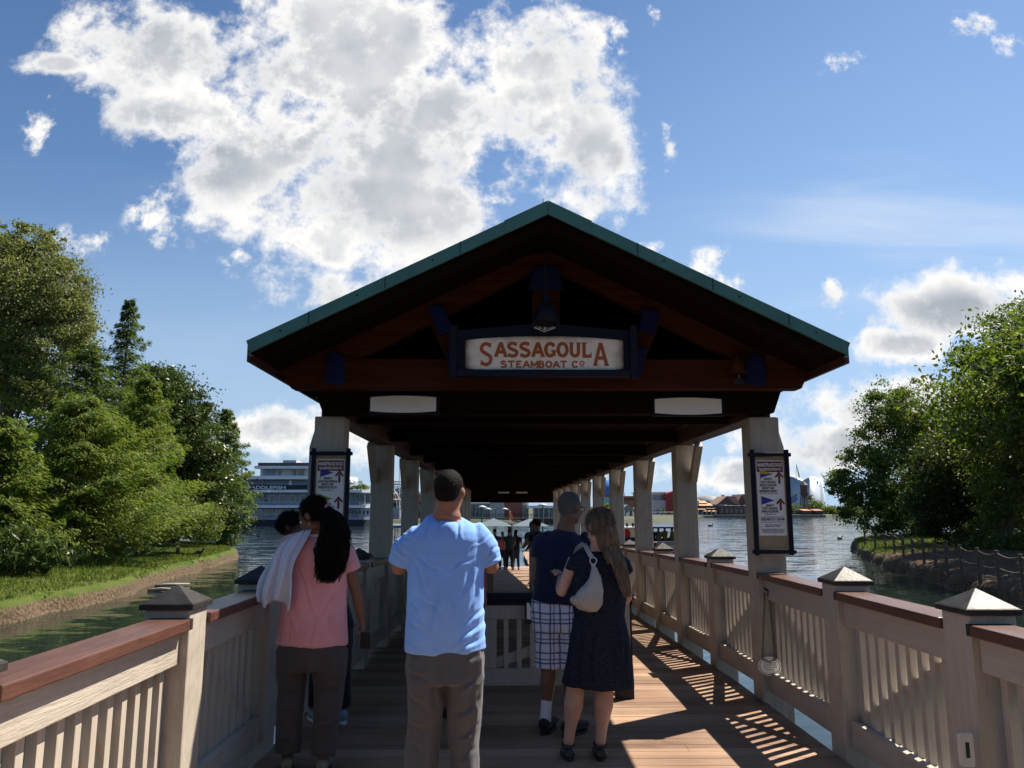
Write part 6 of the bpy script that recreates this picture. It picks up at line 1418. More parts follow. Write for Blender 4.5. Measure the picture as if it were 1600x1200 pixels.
# ---------- figures farther away: same proportions, fewer details
def figure(base, h, yaw, shirt, pants, hair, sk, label, sitting=False, group=None, long_=False, lean=0.0, bag=None, short=False, vx=.018):
    s = h / 1.72; b = Vector(base); rt = Matrix.Rotation(yaw, 3, 'Z')
    t = thing('person', label, 'person', base, group)
    def p(x, y, z): return b + rt @ Vector((x * s, y * s, z * s))
    dz_ = -.42 if sitting else 0; ly = lean
    hcx = p(0, ly * 1.0, 1.60 + dz_); hr = rotm(yaw, -.1, 0); nk_ = p(0, ly * .9, 1.46 + dz_)
    sl, sr = p(-.19, ly * .8, 1.40 + dz_), p(.19, ly * .8, 1.40 + dz_); e1, e2 = p(-.25, .02 + ly * .8, 1.12 + dz_), p(.25, .02 + ly * .8, 1.12 + dz_); w1, w2 = p(-.20, .20 + ly, 1.0 + dz_), p(.20, .20 + ly, 1.0 + dz_)
    if sitting: k1, k2, a1, a2 = p(-.12, .42, .47), p(.12, .42, .47), p(-.12, .40, .08), p(.12, .40, .08)
    else: k1, k2, a1, a2 = p(-.10, .02, .48), p(.10, .01, .48), p(-.11, -.02, .08), p(.12, .0, .08)
    side = rt @ Vector((1, 0, 0))
    el = head_elems(hcx, hr, nk_, s) + [arm(sl, e1, w1, s), arm(sr, e2, w2, s), T_([(p(0, 0, .92 + dz_), .13 * s, .10 * s), (p(0, ly * .8, 1.36 + dz_), .15 * s, .09 * s), (nk_, .05 * s, .05 * s)], side), leg(p(-.09, 0, .92 + dz_), k1, a1, s), leg(p(.09, 0, .92 + dz_), k2, a2, s)]
    el += hand_elems(w1, rt @ Vector((.3, .9, 0)), (0, 0, 1), s, .5, -1) + hand_elems(w2, rt @ Vector((-.3, .9, 0)), (0, 0, 1), s, .5, 1)
    sculpt('body', el, sk, t, vx, 1)
    hh = [E_(hcx + hr @ Vector((0, -.022 * s, .036 * s)), (.084 * s, .096 * s, .096 * s), hr)]
    if long_: hh.append(T_([(hcx + hr @ Vector((0, -.07 * s, .02 * s)), .075 * s, .05 * s), (hcx + hr @ Vector((0, -.10 * s, -.12 * s)), .085 * s, .05 * s), (hcx + hr @ Vector((0, -.11 * s, -.28 * s)), .05 * s, .03 * s)], side))
    sculpt('hair', hh, hair, t, vx, 1)
    sculpt('shirt', [T_([(nk_, .062 * s, .06 * s), (p(0, ly * .8, 1.41 + dz_), .165 * s, .10 * s), (p(0, ly * .6, 1.28 + dz_), .19 * s, .125 * s), (p(0, ly * .2, 1.05 + dz_), .175 * s, .13 * s), (p(0, 0, .88 + dz_), .185 * s, .135 * s)], side, 20), T_([(sl, .07 * s, .07 * s), (sl.lerp(e1, .6), .066 * s, .066 * s)]), T_([(sr, .07 * s, .07 * s), (sr.lerp(e2, .6), .066 * s, .066 * s)])], shirt, t, vx, 1)
    f = .45 if short else 1.0
    q1 = p(-.09, 0, .88 + dz_); q2 = p(.09, 0, .88 + dz_); zf = lambda k, a: (k + Vector((0, 0, .03))) if short else a + Vector((0, 0, .02))
    ps = [T_([(p(0, 0, .95 + dz_), .16 * s, .125 * s), (p(0, 0, .82 + dz_), .165 * s, .13 * s)], side, 18)]
    for q, k_, a_ in ((q1, k1, a1), (q2, k2, a2)): ps.append(T_([(q, .095 * s, .10 * s), (k_, .075 * s, .078 * s)] + ([] if short else [(a_ + Vector((0, 0, .02)), .060 * s, .062 * s)])))
    sculpt('shorts' if short else 'trousers', ps, pants, t, vx, 1)
    for a_ in (a1, a2): sculpt('shoe', shoe_elems((a_.x, a_.y, base[2] + .0), yaw, .26 * s, .045 * s), M_bshoe, t, vx * .7, 1)
    return t
M_teal = fabric('dark teal jacket', (.02, .05, .055)); M_red = fabric('red fabric', (.45, .05, .05)); M_coral = fabric('coral pink top', (.62, .22, .22)); M_grys = fabric('grey top', (.28, .28, .30)); M_yel = fabric('olive yellow top', (.30, .24, .05)); M_wts = fabric('white shirt', (.65, .65, .66)); M_den = fabric('dark denim', (.03, .045, .08)); M_khk = fabric('khaki cloth', (.25, .20, .14))
# partly hidden person between the man in blue and the gate
hp = atY(716, 900, 6.2)
figure((hp.x, 6.35, 0), 1.36, R(-8), M_red, M_khk, HR_blk, SK_tan, 'child in shorts and white socks almost hidden behind the man in light blue', short=True, vx=.013)
G3 = 'passengers at the far end of the boardwalk'
far = [(773, 828, 33.2, 1.72, 0, M_nav, M_den, HR_blk, SK_tan, 'navy shirted passenger at the left of the group at the far end of the boardwalk', 0), (785, 828, 34.4, 1.62, 10, M_coral, M_den, HR_ash, SK_fair, 'passenger in a coral top in the far group', 1), (796, 829, 33.6, 1.72, 0, M_teal, M_blk, HR_blk, SK_tan, 'broad passenger in a dark teal jacket in the far group', 0),
       (806, 830, 34.0, 1.70, -10, M_blk, M_den, HR_blk, SK_brn, 'passenger in black at the right of the far group', 1)]
for x_, y_, Y_, h_, yw, s1, p1, h1_, k1_, lb, lg in far:
    q = atY(x_, y_, Y_); zb = max(dz(Y_), -.95); figure((q.x, Y_, zb), h_, R(yw), s1, p1, h1_, k1_, lb, group=G3, long_=bool(lg), vx=.03)
q = atY(776, 850, 33); bp_ = thing('backpack', 'small red backpack on the navy shirted passenger in the far group', 'backpack', (q.x + .05, 33.0, .1)); 
o = sculpt('pack', [E_((q.x + .05, 33.02, .18), (.15, .09, .22))], M_red, bp_, .02, 1); MB().bar((q.x, 33.02, .38), (q.x - .02, 33.12, .30), .03, .01).build('strap', M_blk, bp_)
for i, (x_, Y_, h_, s1, lb) in enumerate(((829, 17.0, 1.60, M_blk, 'dark clothed passenger leaning on the middle queue rail, nearest of three'), (826, 19.0, 1.66, M_teal, 'second of the three dark clothed passengers leaning along the middle queue rail'), (823, 21.5, 1.68, M_blk, 'farthest of the three dark clothed passengers along the middle queue rail'))):
    q = atY(x_, 860, Y_); figure((q.x + .22, Y_, dz(Y_)), h_, R(40), s1, M_blk, HR_blk, SK_brn, lb, group='passengers waiting along the middle queue rail', lean=.12, vx=.025)

# ------------------------------------------------------------------ far shore: riverboat, buildings, water tower, tent
def fb(x0, x1, y0, y1, Y, D=6, mb=None):
    """box whose front face fills the given outline as seen at distance Y"""
    a = atY(x0, y1, Y); b = atY(x1, y0, Y); mb = mb or MB(); return mb.box(a.x, b.x, Y, Y + D, a.z, b.z)
def pale(n, c, **k): return mat(n, tuple(q * .82 for q in c), .7, .1, .3, **k)
M_pw = pale('pale boat paint', (.85, .86, .88)); M_pg = pale('blue grey boat paint', (.26, .31, .39)); M_hull = pale('dark blue hull', (.012, .016, .035)); M_glass = mat('dark window glass', (.03, .04, .05), .12, .2, .5, spec=.8); M_trim = pale('grey white trim', (.60, .61, .62))
M_dgl = mat('reflecting window glass', (.10, .13, .15), .15, .3, .6, spec=.8)
# riverboat restaurant
YR_ = 140; rb = thing('riverboat', 'large moored white and blue grey riverboat with four decks beyond the left bank', 'riverboat', (atY(480, 815, YR_).x, YR_, WZ))
DEP = 13
hl = MB(); a = atY(300, 822, YR_); b = atY(578, 812, YR_); c = atY(592, 812, YR_)
zt = b.z; ysx = [Vector((a.x, YR_ - .6, 0)), Vector((b.x - 1, YR_ - .6, 0)), Vector((c.x - .4, YR_ + 2.5, 0)), Vector((c.x, YR_ + 6, 0)), Vector((c.x - .4, YR_ + 10, 0)), Vector((b.x - 1, YR_ + 13.5, 0)), Vector((a.x, YR_ + 13.5, 0))]
hl.prism([Vector((p.x, p.y, WZ - .3)) for p in ysx], (0, 0, 0), (0, 0, zt - WZ + .3)).build('hull', M_hull, rb)
def deckband(y0, y1, xr, nm='deck_edge', m=M_pw, out=1.0, xl=300):
    a = atY(xl, y1, YR_); b = atY(xr, y0, YR_); R_ = 6.0; r = []
    r.append(Vector((a.x, YR_ - out, a.z)))
    for k in range(9):
        t = R(-90 + 180 * k / 8); r.append(Vector((b.x - 4 + 4 * math.cos(t), YR_ + 6.2 + (6.2 + out) * math.sin(t), a.z)))
    r.append(Vector((a.x, YR_ + 12.4 + out, a.z)))
    return MB().prism(r, (0, 0, 0), (0, 0, b.z - a.z)).build(nm, m, rb)
deckband(808, 812.0, 588, 'main_deck', M_pg, .8)
deckband(789.5, 793.5, 588); deckband(765.5, 769.5, 588); deckband(744, 749, 547); deckband(728.5, 732.5, 520, xl=400)
def wall(y0, y1, xr, m, nm='wall', inset=.5, xl=300): return deckband(y0, y1, xr, nm, m, -inset, xl)
w1 = wall(793.6, 807.9, 584, M_pg); w2 = wall(769.6, 789.4, 584, M_pg); w3 = wall(749.1, 765.4, 543, M_pg); w4 = wall(732.6, 743.9, 515, M_trim, xl=405)
deckband(723, 728.4, 517, 'roof_parapet', M_hull, .0, 403); fb(442, 463, 719, 723, YR_ + 2, 4).build('roof_unit', M_trim, rb)
def win(x0, x1, y0, y1, par, m=M_glass, nm='window', yo=YR_ + .5, fr=True):
    if fr: fb(x0 - 1, x1 + 1, y0 - .8, y1 + .8, yo - .12, .11).build('window_frame', M_trim, par)
    return fb(x0, x1, y0, y1, yo - .2, .07).build(nm, m, par)
for x in (380, 397, 413, 429, 445, 461, 477, 493, 509): win(x + 1, x + 13, 796, 805.5, w1, M_dgl)
for x in (388, 405, 421, 437, 453, 469, 485): win(x, x + 8, 774, 783.5, w2)
for x in range(544, 582, 9): win(x, x + 7.4, 771.5, 787, w2, M_dgl, fr=False)
for x in range(543, 582, 6): win(x, x + 3.2, 798, 804.5, w1, fr=False)
win(408, 412, 752, 757.5, w3, fr=False); win(451, 456, 750.8, 763, w3, M_pw, 'door', fr=False)
for x in (411, 421, 434, 457, 466): win(x, x + (5 if x in (434, 457) else 9), 734, 742, w4, M_glass if x > 430 else M_pg, fr=False)
sgn = fb(330, 480, 757.8, 765.3, YR_ - .9, .15).build('name_board', M_hull, w3)
lm = MB(); A = atY(387, 764.0, YR_ - 1.0); Bq = atY(446, 764, YR_ - 1.0); lm.text('PADDLEFISH', .78, ((A.x + Bq.x) / 2, YR_ - .96, A.z), width=Bq.x - A.x, bold=.012); lm.build('lettering', mat('white painted letters', (.8, .8, .8), .6, .03, 3), sgn)
for i in range(38):   # railings on the decks
    x = 384 + i * 5.4
    for (yt, yb, xm) in ((759.5, 765.4, 546), (784.5, 789.4, 588), (803, 808, 588)):
        if x < xm: MB().tube([atY(x, yb, YR_ - .8), atY(x, yt, YR_ - .8)], .03, 4).build('rail_post', M_trim, rb) if i % 3 == 0 else None
for (yt, xm) in ((759.6, 330), (784.6, 588), (803.2, 588)):
    MB().tube([atY(330, yt, YR_ - .8), atY(max(xm, 332), yt, YR_ - .8)], .035, 4).build('hand_line', M_trim, rb)
for x, yt in ((583, 752), (588, 748)): MB().tube([atY(x, 812, YR_ - .3), atY(x, yt, YR_ - .3)], .10, 6).build('mast', M_trim, rb)
fb(545, 549, 748, 753, YR_ + 3, 3).build('stair_head', M_pw, rb)
# planters on its stern roof
for i, (x, h) in enumerate(((551, 6), (558, 5), (564, 12), (570, 6))):
    q = atY(x, 765, YR_ + 4); broadleaf((q.x, q.y, q.z), [((q.x, q.y, q.z + h * .1 * .6), (.7, .7, h * .116 * .55))], 14, 40, .22, ML_und, ['low', 'second low', 'taller bushy', 'rightmost low'][i] + ' roof plant on the stern deck of the riverboat', 200 + i, .05, 'roof_plant', 'plant', 'plants on the riverboat roof', .3)
# glass dome frame behind the stern
dq = atY(592, 775, 175); dm_ = thing('lattice_dome', 'grey glass lattice dome behind the stern of the riverboat', 'dome', (dq.x, 175, -.3))
m = MB(); Rr = 5.2
for k in range(12):
    a = math.pi * k / 12
    m.tube([Vector((dq.x + Rr * math.cos(t) * math.cos(a), 175 + Rr * math.cos(t) * math.sin(a), 2 + 5.6 * math.sin(t))) for t in [math.pi * j / 12 for j in range(13)]], .07, 4)
for z_ in (.35, .6, .82): m.tube([Vector((dq.x + Rr * math.sqrt(1 - z_ * z_) * math.cos(t), 175 + Rr * math.sqrt(1 - z_ * z_) * math.sin(t), 2 + 5.6 * z_)) for t in [2 * math.pi * j / 20 for j in range(21)]], .06, 4)
m.build('lattice', M_trim, dm_); MB().box(dq.x - 5.6, dq.x + 5.6, 170, 180, -.3, 2.05).build('base', M_pg, dm_)
# brick building with green awning and rooftop screen frames
Yk = 190; M_brick = mat('weathered red brick', (.36, .12, .07), .85, .2, 1.2, .2, 6); M_awn = pale('green awning', (.02, .22, .13)); M_roofr = mat('terracotta tile roof', (.30, .135, .085), .8, .25, .8, .3, 4); M_wall = pale('cream render wall', (.42, .37, .30)); M_dk = pale('dark timber wall', (.06, .05, .045)); M_gw = pale('grey panel wall', (.22, .23, .245))
bk = thing('brick_building', 'low brick building with a green awning seen between the left pavilion posts', 'building', (atY(625, 808, Yk).x, Yk, -.3))
w = fb(602, 645, 770, 809, Yk, 12).build('wall', M_brick, bk); fb(604, 643, 785.5, 787.4, Yk - 1.2, 1.1).build('awning_bar', M_dk, bk)
A = atY(606, 797, Yk - 2.5); Bq = atY(641, 787.5, Yk - .1); MB().prism([Vector((A.x, Yk - 2.6, A.z)), Vector((A.x, Yk - .05, Bq.z)), Vector((A.x, Yk - .05, A.z))], (0, 0, 0), (Bq.x - A.x, 0, 0)).build('awning', M_awn, bk)
for x in (608, 616, 624, 632): fb(x, x + 5, 799, 807, Yk - .1, .09).build('window', M_glass, w)
MB().prism([atY(604, 770, Yk) + Vector((0, -.2, .02)), atY(646, 766, Yk) + Vector((0, -.2, 0)), atY(648, 759, Yk) + Vector((0, -.2, 0)), atY(613, 764, Yk) + Vector((0, -.2, 0))], (0, 0, 0), (0, 8, 0)).build('slanted_screen', M_pg, bk)
g2 = thing('scaffold_tower', 'grey tiered steel frame structure rising behind the brick building', 'tower', (atY(628, 800, 215).x, 215, -.3))
for k in range(5):
    yb = 771 - k * 4
    for j in range(7):
        x = 609 + j * 5 + k * .8
        MB().tube([atY(x, 800 if k == 0 else yb, 215), atY(x + .8, yb - 4, 215)], .10, 4).build('column', M_trim, g2)
    fb(608 + k, 642, yb - 3.2, yb - 1.6, 214.8, 2).build('tier', M_gw if k % 2 else M_trim, g2)
gb = thing('gabled_hall', 'brown gabled hall with a cream edged tile roof right of the brick building', 'building', (atY(662, 808, 185).x, 185, -.3))
fb(646, 690, 782, 809, 185, 10).build('wall', M_dk, gb)
MB().prism([atY(643, 783, 184.6), atY(692, 783, 184.6), atY(692, 768, 184.6), atY(653, 768, 184.6)], (0, 0, 0), (0, 11, 0)).build('roof', M_roofr, gb)
MB().bar(atY(653, 767, 184.3), atY(672, 786, 184.3), .35, .25, (0, 1, 0)).build('barge_board', M_pw, gb)
for x in (655, 662): fb(x, x + 4, 788, 800, 184.85, .14).build('window', M_dgl, gb)
# flag pole
Yfg = 150; fp = thing('flagpole', 'tall white flagpole with a stars and stripes flag between the left pavilion posts', 'flagpole', (atY(624, 812, Yfg).x, Yfg, -.5))
MB().tube([atY(624, 812, Yfg), atY(624.2, 711, Yfg)], [.13, .05], 8).build('pole', M_trim, fp)
a = atY(624.8, 716, Yfg); Wf, Hf = 1.5, 1.35; M_fr_ = fabric('flag red', (.5, .03, .04)); M_fw_ = fabric('flag white', (.7, .7, .7)); M_fbl = fabric('flag blue', (.03, .05, .22))
def fl_pt(u, v): return Vector((a.x + u * Wf * .95, Yfg + .18 * math.sin(u * 5), a.z - v * Hf - .25 * u * u * Hf))
fo = MB()
for k in range(0, 13):
    mm_ = MB()
    for j in range(10): mm_.add([fl_pt(j / 10, k / 13), fl_pt((j + 1) / 10, k / 13), fl_pt((j + 1) / 10, (k + 1) / 13), fl_pt(j / 10, (k + 1) / 13)], [(0, 1, 2, 3)])
    if k == 0: fo_ = mm_.build('flag', M_fr_, fp)
    else: mm_.build('stripe', M_fw_ if k % 2 else M_fr_, fo_)
mm_ = MB()
for j in range(5): mm_.add([fl_pt(j / 11, 0) + Vector((0, -.03, 0)), fl_pt((j + 1) / 11, 0) + Vector((0, -.03, 0)), fl_pt((j + 1) / 11, .54) + Vector((0, -.03, 0)), fl_pt(j / 11, .54) + Vector((0, -.03, 0))], [(0, 1, 2, 3)])
mm_.build('canton', M_fbl, fo_)

# quay buildings seen down the pavilion
Yc = 178
cb2 = thing('quay_building', 'long quayside building of grey, brick and cream sections seen down the pavilion', 'building', (atY(790, 808, Yc).x, Yc, -.3))
w = fb(690, 765, 786, 812, Yc, 10).build('grey_wall', M_gw, cb2); fb(765.1, 788, 783, 812, Yc - .5, 10.5).build('pale_wall', pale('light grey wall', (.40, .41, .42)), cb2)
fb(788.1, 816, 780, 812, Yc, 10).build('brick_wall', mat('dark red brick', (.24, .09, .065), .85, .2, 1.2), cb2); fb(816.1, 826, 784, 812, Yc, 10).build('pink_wall', M_wall, cb2)
for x in (733, 739, 745, 751): fb(x, x + 2.5, 790, 806, Yc - .15, .14).build('window', M_glass, w)
cnp = thing('canopy_house', 'white roofed glass front house at the right end of the view down the pavilion', 'building', (atY(842, 808, Yc - 4).x, Yc - 4, -.3))
fb(824, 868, 790, 794, Yc - 6, 8).build('roof', M_pw, cnp); fb(833, 866, 794.1, 812, Yc - 4, 6).build('wall', M_dgl, cnp)
for x in (834, 841, 849, 857): fb(x, x + 1.4, 794.2, 812, Yc - 4.3, .25).build('column', M_trim, cnp)
q = thing('quay_promenade', 'dark timber promenade with railings along the far quay at the end of the dock view', 'quay', (atY(800, 815, 166).x, 166, WZ))
fb(600, 975, 809.5, 820, 166, 5).build('deck', M_dk, q)
for i in range(40): MB().tube([atY(700 + i * 5, 809.5, 166), atY(700 + i * 5, 803.5, 166)], .06, 4).build('rail_post', M_iron, q)
MB().tube([atY(698, 803.4, 166), atY(902, 803.4, 166)], .07, 4).build('rail', M_iron, q); MB().tube([atY(698, 806.4, 166), atY(902, 806.4, 166)], .05, 4).build('rail', M_iron, q)
M_lampg = mat('green lamp metal', (.04, .12, .09), .5, .1, 5); M_globe = mat('milky lamp shade', (.55, .57, .52), .5, .05, 5)
for i, (x, yt, Y_, two, lb) in enumerate(((753, 793, 60, 0, 'green lamp post at the left edge of the far dock opening'), (775, 796, 75, 1, 'double armed green lamp post in the far dock opening'), (848, 790, 60, 0, 'green lamp post at the right edge of the far dock opening'), (630, 795, 70, 0, 'green lamp post between the left pavilion posts'))):
    p0 = atY(x, 800, Y_); p1 = atY(x, yt, Y_); t = thing('street_lamp', lb, 'lamp post', (p0.x, Y_, WZ), 'green lamp posts around the landing')
    MB().tube([(p0.x, Y_, WZ - .3), (p0.x, Y_, p1.z)], [.08, .05], 8).build('post', M_lampg, t)
    for s_ in ((-1, 1) if two else (0,)):
        MB().lathe((p0.x + s_ * .8, Y_, p1.z), [(0, .16), (.12, .14), (.45, .0), (.40, -.02), (0, -.02)], 14).build('lamp_shade', M_globe, t, smooth=True)
        if two: MB().tube([(p0.x, Y_, p1.z + .05), (p0.x + s_ * .8, Y_, p1.z + .2)], .03, 5).build('arm', M_lampg, t)
# marker with orange flag on the landing
mk = atY(797, 830, 44); t = thing('orange_flag', 'small orange flag on a dark piling marker at the end of the dock', 'flag', (mk.x, 44, -.95))
MB().tube([(mk.x, 44, -.95), (mk.x, 44, atY(797, 798, 44).z)], .035, 6).build('pole', M_trim, t)
MB().tube([(mk.x, 44.1, -.95), (mk.x, 44.1, atY(797, 818, 44).z)], .14, 10).build('piling', M_iron, t)
z_ = atY(797, 800, 44).z; MB().prism([(mk.x, 43.95, z_), (mk.x, 43.95, z_ - .42), (mk.x + .2, 43.95, z_ - .40), (mk.x + .1, 43.95, z_ - .1)], (0, 0, 0), (0, .012, 0)).build('cloth', fabric('orange flag cloth', (.75, .12, .02)), t)

# pitched pale canopies over the landing
M_can = mat('pale blue canopy cloth', (.09, .13, .17), .7, .08, 3)
for i, (x, y, Y_, w_, lb) in enumerate(((771, 818, 41, .95, 'pale pitched canopy on a single post at the left of the far landing'), (829, 818, 41, .95, 'pale pitched canopy on a single post at the right of the far landing'))):
    c = atY(x, y, Y_); t = thing('landing_canopy', lb, 'canopy', (c.x, Y_, -.95), 'pale canopies on the landing')
    MB().add([(c.x - w_, Y_ - w_, c.z - .12), (c.x + w_, Y_ - w_, c.z - .12), (c.x + w_, Y_ + w_, c.z - .12), (c.x - w_, Y_ + w_, c.z - .12), (c.x, Y_, c.z + .28)], [(0, 1, 4), (1, 2, 4), (2, 3, 4), (3, 0, 4), (3, 2, 1, 0)]).build('cloth', M_can, t)
    MB().tube([(c.x, Y_, -.95), (c.x, Y_, c.z + .2)], .04, 8).build('post', M_galv, t)

# ---- water taxis
def taxi(cx, cy, yaw, L_, Wd, ztop, roof, hullm, label, name='water_taxi'):
    t = thing(name, label, 'water taxi', (cx, cy, WZ), 'water taxis around the dock'); rt = Matrix.Rotation(yaw, 3, 'Z'); o = Vector((cx, cy, 0))
    def P_(x, y, z): return o + rt @ Vector((x, y, 0)) + Vector((0, 0, z))
    def bx(x0, x1, y0, y1, z0, z1, nm, m, par=t):
        v = [P_(x, y, z) for z in (z0, z1) for y in (y0, y1) for x in (x0, x1)]
        return MB().add(v, [(0, 2, 3, 1), (4, 5, 7, 6), (0, 1, 5, 4), (2, 6, 7, 3), (0, 4, 6, 2), (1, 3, 7, 5)]).build(nm, m, par, .02)
    h = L_ / 2; w = Wd / 2
    pr = [P_(-h, -w, WZ - .2), P_(h * .72, -w, WZ - .2), P_(h * .92, -w * .55, WZ - .2), P_(h, 0, WZ - .2), P_(h * .92, w * .55, WZ - .2), P_(h * .72, w, WZ - .2), P_(-h, w, WZ - .2)]
    hu = MB().prism(pr, (0, 0, 0), (0, 0, .75)).build('hull', hullm, t, .02)
    bx(-h * .98, h * .75, -w - .02, -w + .05, WZ + .56, WZ + .98, 'side_panel', M_tan2, hu); bx(-h * .98, h * .75, w - .05, w + .02, WZ + .56, WZ + .98, 'side_panel', M_tan2, hu)
    bx(-h, h * .8, -w - .04, -w + .06, WZ + .981, WZ + 1.03, 'gunwale', M_trim, hu)
    bx(-h * .97, h * .70, -w - .28, w + .28, ztop - .10, ztop, 'canopy', roof); bx(-h * .97, h * .70, -w - .30, -w - .281, ztop - .24, ztop - .02, 'valance', roof)
    for k in range(6):
        x = -h * .93 + k * (h * 1.58) / 5
        for s_ in (-1, 1): MB().tube([P_(x, s_ * w, WZ + .56), P_(x, s_ * w, ztop - .1)], .028, 6).build('canopy_post', M_trim, t)
    bx(-h - .03, -h + .04, -w, w, WZ + .20, WZ + .98, 'stern_panel', M_tan2, hu); bx(-h - .05, -h + .05, -w - .03, w + .03, WZ + .981, WZ + 1.03, 'stern_rail', M_trim, hu)
    for k in range(4): bx(-h * .8 + k * h * .42, -h * .8 + k * h * .42 + .45, -w * .8, w * .8, WZ + .6, WZ + .98, 'bench', M_tan2)
    return P_
M_tan2 = pale('tan boat panel', (.40, .30, .16)); M_navc = pale('navy canopy cloth', (.03, .06, .14)); M_greyc = pale('grey canopy cloth', (.33, .34, .34)); M_bhull = pale('blue white hull', (.06, .13, .22)); M_whull = pale('white hull', (.5, .5, .5))
def z_at(x, y, Y): return atY(x, y, Y).z
cA = atY(1049, 850, 45); PA = taxi(cA.x, 48.2, R(90), 6.4, 2.5, z_at(1050, 823, 45), M_navc, M_bhull, 'water taxi with navy canopy and tan sides moored right of the pavilion')
lg = MB(); lq = PA(-3.26, 0, WZ + .60); lg.tube([lq + Vector((.16 * math.cos(a), 0, .16 * math.sin(a))) for a in [2 * math.pi * k / 18 for k in range(19)]], .03, 5, False); lg.text('B', .24, lq + Vector((0, -.01, -.085)), bold=.006)
lg.build('emblem', M_pw, bpy.data.objects['water_taxi'])
for i, (x, h_, s_, lb) in enumerate(((.75, 1.6, M_blk, 'leftmost seated passenger in black under the navy canopy'), (.35, 1.6, M_khk, 'second seated passenger in khaki under the navy canopy'), (-.1, 1.65, M_yel, 'olive shirted passenger seated under the navy canopy'), (-.6, 1.6, M_yel, 'rightmost passenger seated under the navy canopy in olive'))):
    figure(PA(-1.6 + .3 * i, x, WZ + .58), h_, R(20 * i), s_, M_den, HR_blk, SK_brn, lb, True, 'passengers on the navy canopied taxi', vx=.028)
cB = atY(984, 850, 45); PB = taxi(cB.x, 47.6, R(90), 5.2, 1.9, z_at(984, 824, 45), M_greyc, M_whull, 'water taxi with a flat grey canopy carrying standing passengers')
for i, (x, h_, s_, sit, lb) in enumerate(((.55, 1.6, M_blk, True, 'seated passenger in black at the left under the grey canopy'), (-.05, 1.7, M_red, False, 'passenger in red standing under the grey canopy'), (-.35, 1.72, M_wts, False, 'passenger in a white shirt standing under the grey canopy'))):
    figure(PB(-1.2 - .3 * i, x, WZ + .58 - .25), h_, R(-20 * i), s_, M_den, HR_blk, SK_tan, lb, sit, 'passengers on the grey canopied taxi', vx=.028)
cC = atY(640, 850, 36); PC = taxi(cC.x, 37, R(90), 5.6, 1.9, z_at(625, 822, 33), M_can, M_whull, 'water taxi with a pale blue canopy beyond the left pavilion posts')
for i, (x, Y_, lb) in enumerate(((1073, 43.6, 'dark mooring piling at the bow of the navy canopied taxi'), (1024, 43.8, 'dark mooring piling at the stern of the navy canopied taxi'), (1018, 44.0, 'white topped mooring piling left of the navy canopied taxi'))):
    q = atY(x, 850, Y_); t = thing('mooring_piling', lb, 'piling', (q.x, Y_, WZ), 'mooring pilings by the taxis'); MB().tube([(q.x, Y_, -3), (q.x, Y_, z_at(x, 848, Y_))], .09, 10).build('pile', M_iron, t); MB().tube([(q.x, Y_, z_at(x, 848, Y_)), (q.x, Y_, z_at(x, 848, Y_) + .05)], .10, 10).build('pile_cap', M_trim, t)

# ---- right hand far shore
Yd = 312
def bld(name, label, x, Y, cat='building', group=None): return thing(name, label, cat, (atY(x, 808, Y).x, Y, -.3), group)
t = bld('boathouse', 'open boathouse with pale green grey gabled roofs at the water between the right posts', 980, 230)
for x0, x1, xp in ((968, 993, 981), (993, 1016, 1004)):
    MB().prism([atY(x0, 797, 230), atY(x1, 797, 230), atY(xp, 788.5, 230)], (0, 0, 0), (0, 10, 0)).build('roof', pale('green grey metal roof', (.20, .25, .24)), t)
for x in range(970, 1014, 6): fb(x, x + 1, 797, 811, 230.2, .3).build('column', M_pw, t)
fb(968, 1014, 806, 812, 231, 8).build('base', M_dk, t)
for x in (975, 984, 994, 1003): fb(x, x + 3.4, 800, 806, 233, .3).build('window', M_glass, t)
t = bld('red_brick_block', 'low red brown block behind the boathouse roofs', 980, 300); w = fb(962, 1000, 775, 800, 300, 14).build('wall', M_brick, t); fb(965, 1012, 778, 781, 299, 3).build('canopy', M_dk, t)
for x in (968, 976, 984, 992): fb(x, x + 4, 784, 788, 299.8, .18).build('window', M_glass, w)
t = bld('white_hall', 'long white hall with a glazed upper floor across the lake', 1030, Yd); w = fb(1006, 1092, 782, 806, Yd, 20).build('wall', pale('white render', (.55, .56, .57)), t)
u = fb(998, 1044, 770, 781.9, Yd + 4, 14).build('upper_floor', M_trim, t); fb(996, 1046, 768.6, 770, Yd + 3, 16).build('roof_edge', M_pw, t)
for i in range(8): fb(1001 + i * 5.2, 1005.2 + i * 5.2, 773, 780.5, Yd + 3.8, .18).build('window', M_dgl, u)
for i in range(6): fb(1012 + i * 12, 1017 + i * 12, 797, 803, Yd - .2, .18).build('window', M_glass, w)
t = bld('red_block', 'bright red slanted block beside the white hall', 1047, Yd - 2); MB().prism([atY(1042, 806, Yd - 2), atY(1053, 806, Yd - 2), atY(1053, 767, Yd - 2), atY(1042, 771, Yd - 2)], (0, 0, 0), (0, 10, 0)).build('wall', pale('red panels', (.38, .03, .03)), t)
for k in range(4): fb(1043, 1052, 775 + k * 7, 775.8 + k * 7, Yd - 2.2, .15).build('panel_joint', M_dk, t)
